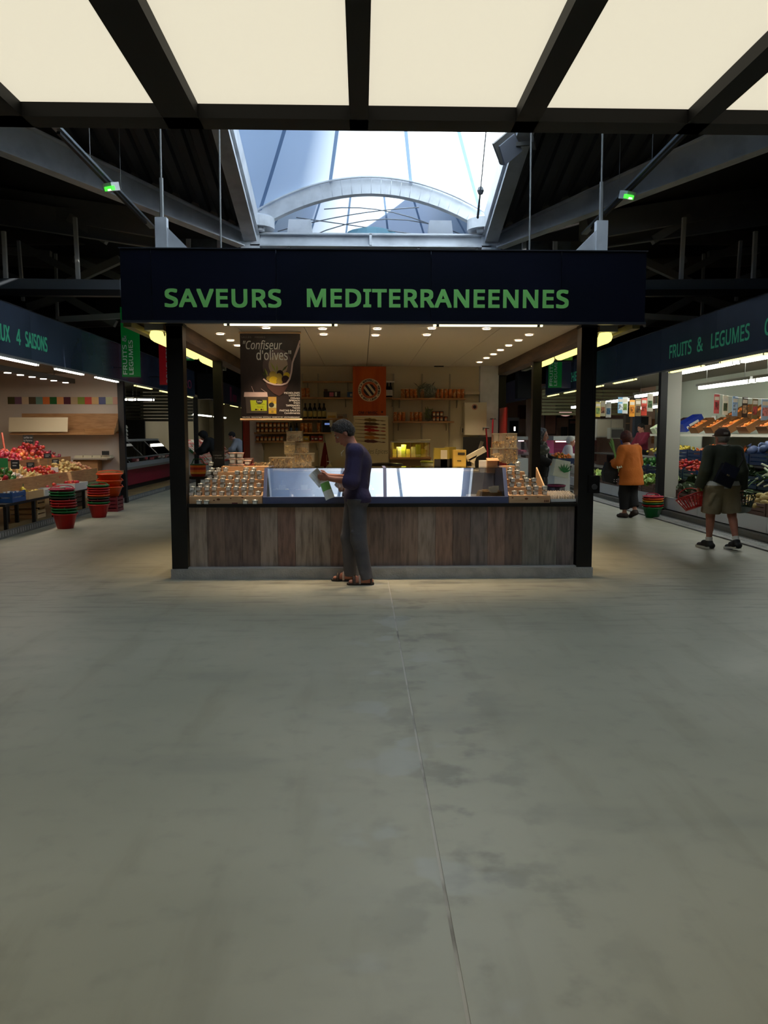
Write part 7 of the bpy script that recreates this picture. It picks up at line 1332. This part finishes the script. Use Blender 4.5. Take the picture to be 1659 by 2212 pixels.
# --- stallholder
P = std(1.78); P.update(hpitch=.35, elL=(.2,.26,1.2), wrL=(.42,.3,1.16), elR=(.1,-.25,1.15), wrR=(.28,-.18,1.05), neck=(.03,0,1.48), head=(.08,0,1.61), che=(.0,0,1.28))
human('person', 'stallholder in a burgundy jumper reaching over the vegetables with a blue bowl', (8.15, 23.0, .1), math.radians(200), P, [dict(ty='legs', name='trousers', mat=BLP, e=.014, waist=1.0), dict(ty='top', name='jumper', mat=CL('burgundy', (120,26,52)), e=.026, hem=.9, sleeve=1.95, loose=.012, neck=1.50)], h=.013, skin=SKIN2, hair=dict(mat=M('hair_black', (24,20,20), .7, bump=(80,.6)), e=.016, n=(.8,0,-.6), p=(.05,0,.05), low=-.05))
# --- dark haired woman with bags and the white haired woman
P = std(1.66, True); P.update(hyaw=.1, hpitch=.12, bulk=1.1, elL=(.03,.25,1.08), wrL=(.24,.14,1.02), elR=(.03,-.25,1.08), wrR=(.24,-.16,.98))
wG = human('person', 'grey haired woman in a black cardigan over a white top holding shopping bags', (3.52, 15.6, 0), math.radians(-28), P, [dict(ty='legs', name='trousers', mat=CL('dark_grey_tr', (44,44,46)), e=.02, loose=.03, waist=.95), dict(ty='top', name='white_top', mat=CL('white_top', (206,204,200)), e=.014, hem=.86, sleeve=.4, neck=1.40), dict(ty='top', name='cardigan', mat=CL('black_cardigan', (24,24,28)), e=.034, hem=.72, sleeve=1.95, loose=.016, neck=1.422, skirt=(.18,.2), open=True), dict(ty='shoe', name='shoe', side='L', mat=SHO, e=.012), dict(ty='shoe', name='shoe', side='R', mat=SHO, e=.012)], h=.012, skin=SKIN2, male=False, hair=dict(mat=M('hair_long_grey', (84,84,88), .8, nz=(30,(130,130,132),.45,.65), bump=(60,.6)), e=.022, n=(1,0,-.2), p=(.045,0,.05), low=-.2, extra=[((-.04,.06,-.02),(-.03,.08,-.18),.045,.05), ((-.04,-.06,-.02),(-.03,-.08,-.18),.045,.05), ((-.08,0,0),(-.08,0,-.18),.06,.06)]))
p = at(1210, 1012, Y=15.1); t = thing('shopping_bag', 'white shopping bag with a green leaf print held by the grey haired woman', 'bag', p, .3); WB2 = M('bag_white2', (214,222,210), .5); MB().obox((0,0,0), (.34,.14,.32), (0,.18,0), 0, .94).build('bag_body', WB2, t); q = MB()
for a in (-.8,-.4,0,.4,.8,1.2): d = Vector((math.sin(a),0,math.cos(a))); n = Vector((d.z,0,-d.x))*.018; o_ = Vector((.04,-.078,-.08)); q.add([o_, o_ + d*.09 + n, o_ + d*.19, o_ + d*.09 - n], [(0,1,2,3)])
q.build('leaf_print', M('print_leafgreen', (40,130,70), .5), t); MB().tube([(-.08,0,.16),(-.05,0,.27),(.05,0,.28),(.1,0,.14)], .008, 5).build('handle', M('handle_green', (20,110,60), .5), t)
p = at(1172, 972, Y=15.2); t = thing('grey_bundle', 'crumpled dark grey bag pressed to the black cardigan', 'bag', p); b = MB(); b.ball((0,0,0), .13, 9, 6, 0, (1.1,.8,.8)); b.lathe([(.03,.09),(.02,.11),(.06,.16)], 7); b.build('bag_body', M('bundle_grey', (76,80,76), .35, nz=(14,(120,124,120),.5,.7)), t, True); MB().tube([(-.05,0,.12),(0,0,.2),(.05,0,.12)], .006, 5).build('handle', BLK2, t)
P = std(1.5, True); P.update(hpitch=.15, bulk=1.3, che=(.03,0,1.07), neck=(.06,0,1.23), head=(.11,0,1.34), shL=(.04,.16,1.18), shR=(.04,-.16,1.18), elL=(.06,.25,.95), wrL=(.26,.18,.92), elR=(.08,-.26,.96), wrR=(.3,-.18,.95))
human('person', 'white haired woman in a white jumper and black cropped trousers at the far vegetables', (5.42, 21.0, 0), math.radians(-12), P, [dict(ty='legs', name='trousers', mat=BLP, e=.016, end=1.6, loose=.02, waist=.86), dict(ty='top', name='jumper', mat=CL('white_jumper', (206,208,212)), e=.03, hem=.72, sleeve=1.85, loose=.012, neck=1.268, skirt=(.2,.215)), dict(ty='shoe', name='shoe', side='L', mat=SHO, e=.012, top=-.01), dict(ty='shoe', name='shoe', side='R', mat=SHO, e=.012, top=-.01)], h=.014, skin=SKIN2, male=False, hair=dict(mat=M('hair_white', (196,194,190), .8, bump=(60,.6)), e=.024, n=(.85,0,-.5), p=(.04,0,.04), low=-.05))
# --- two people bending over the far packets
P = std(1.66, True); P.update(pel=(-.1,0,.92), che=(.08,0,1.22), neck=(.22,0,1.38), head=(.32,0,1.47), hpitch=.7, bulk=1.15, shL=(.17,.17,1.34), shR=(.17,-.17,1.34), elL=(.3,.22,1.08), wrL=(.5,.16,1.0), elR=(.3,-.22,1.08), wrR=(.5,-.16,1.0), hipL=(-.1,.09,.88), hipR=(-.1,-.09,.88))
human('person', 'person in a long black hooded coat bending over the packets behind the side window', (-4.42, 24.3, 0), math.pi, P, [dict(ty='legs', name='trousers', mat=BLP, e=.02, waist=.95), dict(ty='top', name='coat', mat=CL('black_coat', (14,14,17)), e=.05, hem=.45, sleeve=1.98, loose=.02, neck=1.45, skirt=(.22,.25), sx=.02)], h=.015, skin=SKIN2, male=False, hair=dict(mat=CL('black_hood', (14,14,17)), e=.045, n=(.95,0,-.3), p=(.06,0,.03), low=-.12))
P = std(1.64); P.update(pel=(-.08,0,.92), che=(.04,0,1.2), neck=(.16,0,1.36), head=(.25,0,1.47), hpitch=.5, shL=(.1,.17,1.32), shR=(.1,-.17,1.32), elL=(.2,.24,1.08), wrL=(.4,.2,1.0), elR=(.2,-.24,1.08), wrR=(.4,-.2,1.0), hipL=(-.08,.09,.88), hipR=(-.08,-.09,.88))
human('person', 'man in a pale grey shirt leaning over the far packets next to the black coat', (-3.75, 25.0, 0), math.pi, P, [dict(ty='legs', name='trousers', mat=CL('brown_tr', (84,72,58)), e=.018, loose=.02, waist=.95), dict(ty='top', name='shirt', mat=CL('grey_shirt', (150,152,160)), e=.03, hem=.82, sleeve=1.5, loose=.014, neck=1.405)], h=.015, skin=SKIN2, hair=dict(mat=M('hair_black', (24,20,20)), e=.012, n=(.8,0,-.6), p=(.05,0,.05), low=-.05))
# ---------------------------------------------------------------- tidy up prototypes
for p_ in list(COL.objects):
    if p_.parent is None and 'label' not in p_ and p_.get('kind') != 'structure' and p_.type in ('MESH', 'EMPTY'):
        for c in list(p_.children): bpy.data.objects.remove(c)
        bpy.data.objects.remove(p_)
for o in COL.objects:
    if 'label' in o and len(o['label'].replace('-', ' ').split()) > 16: print('LONG', o['label'])
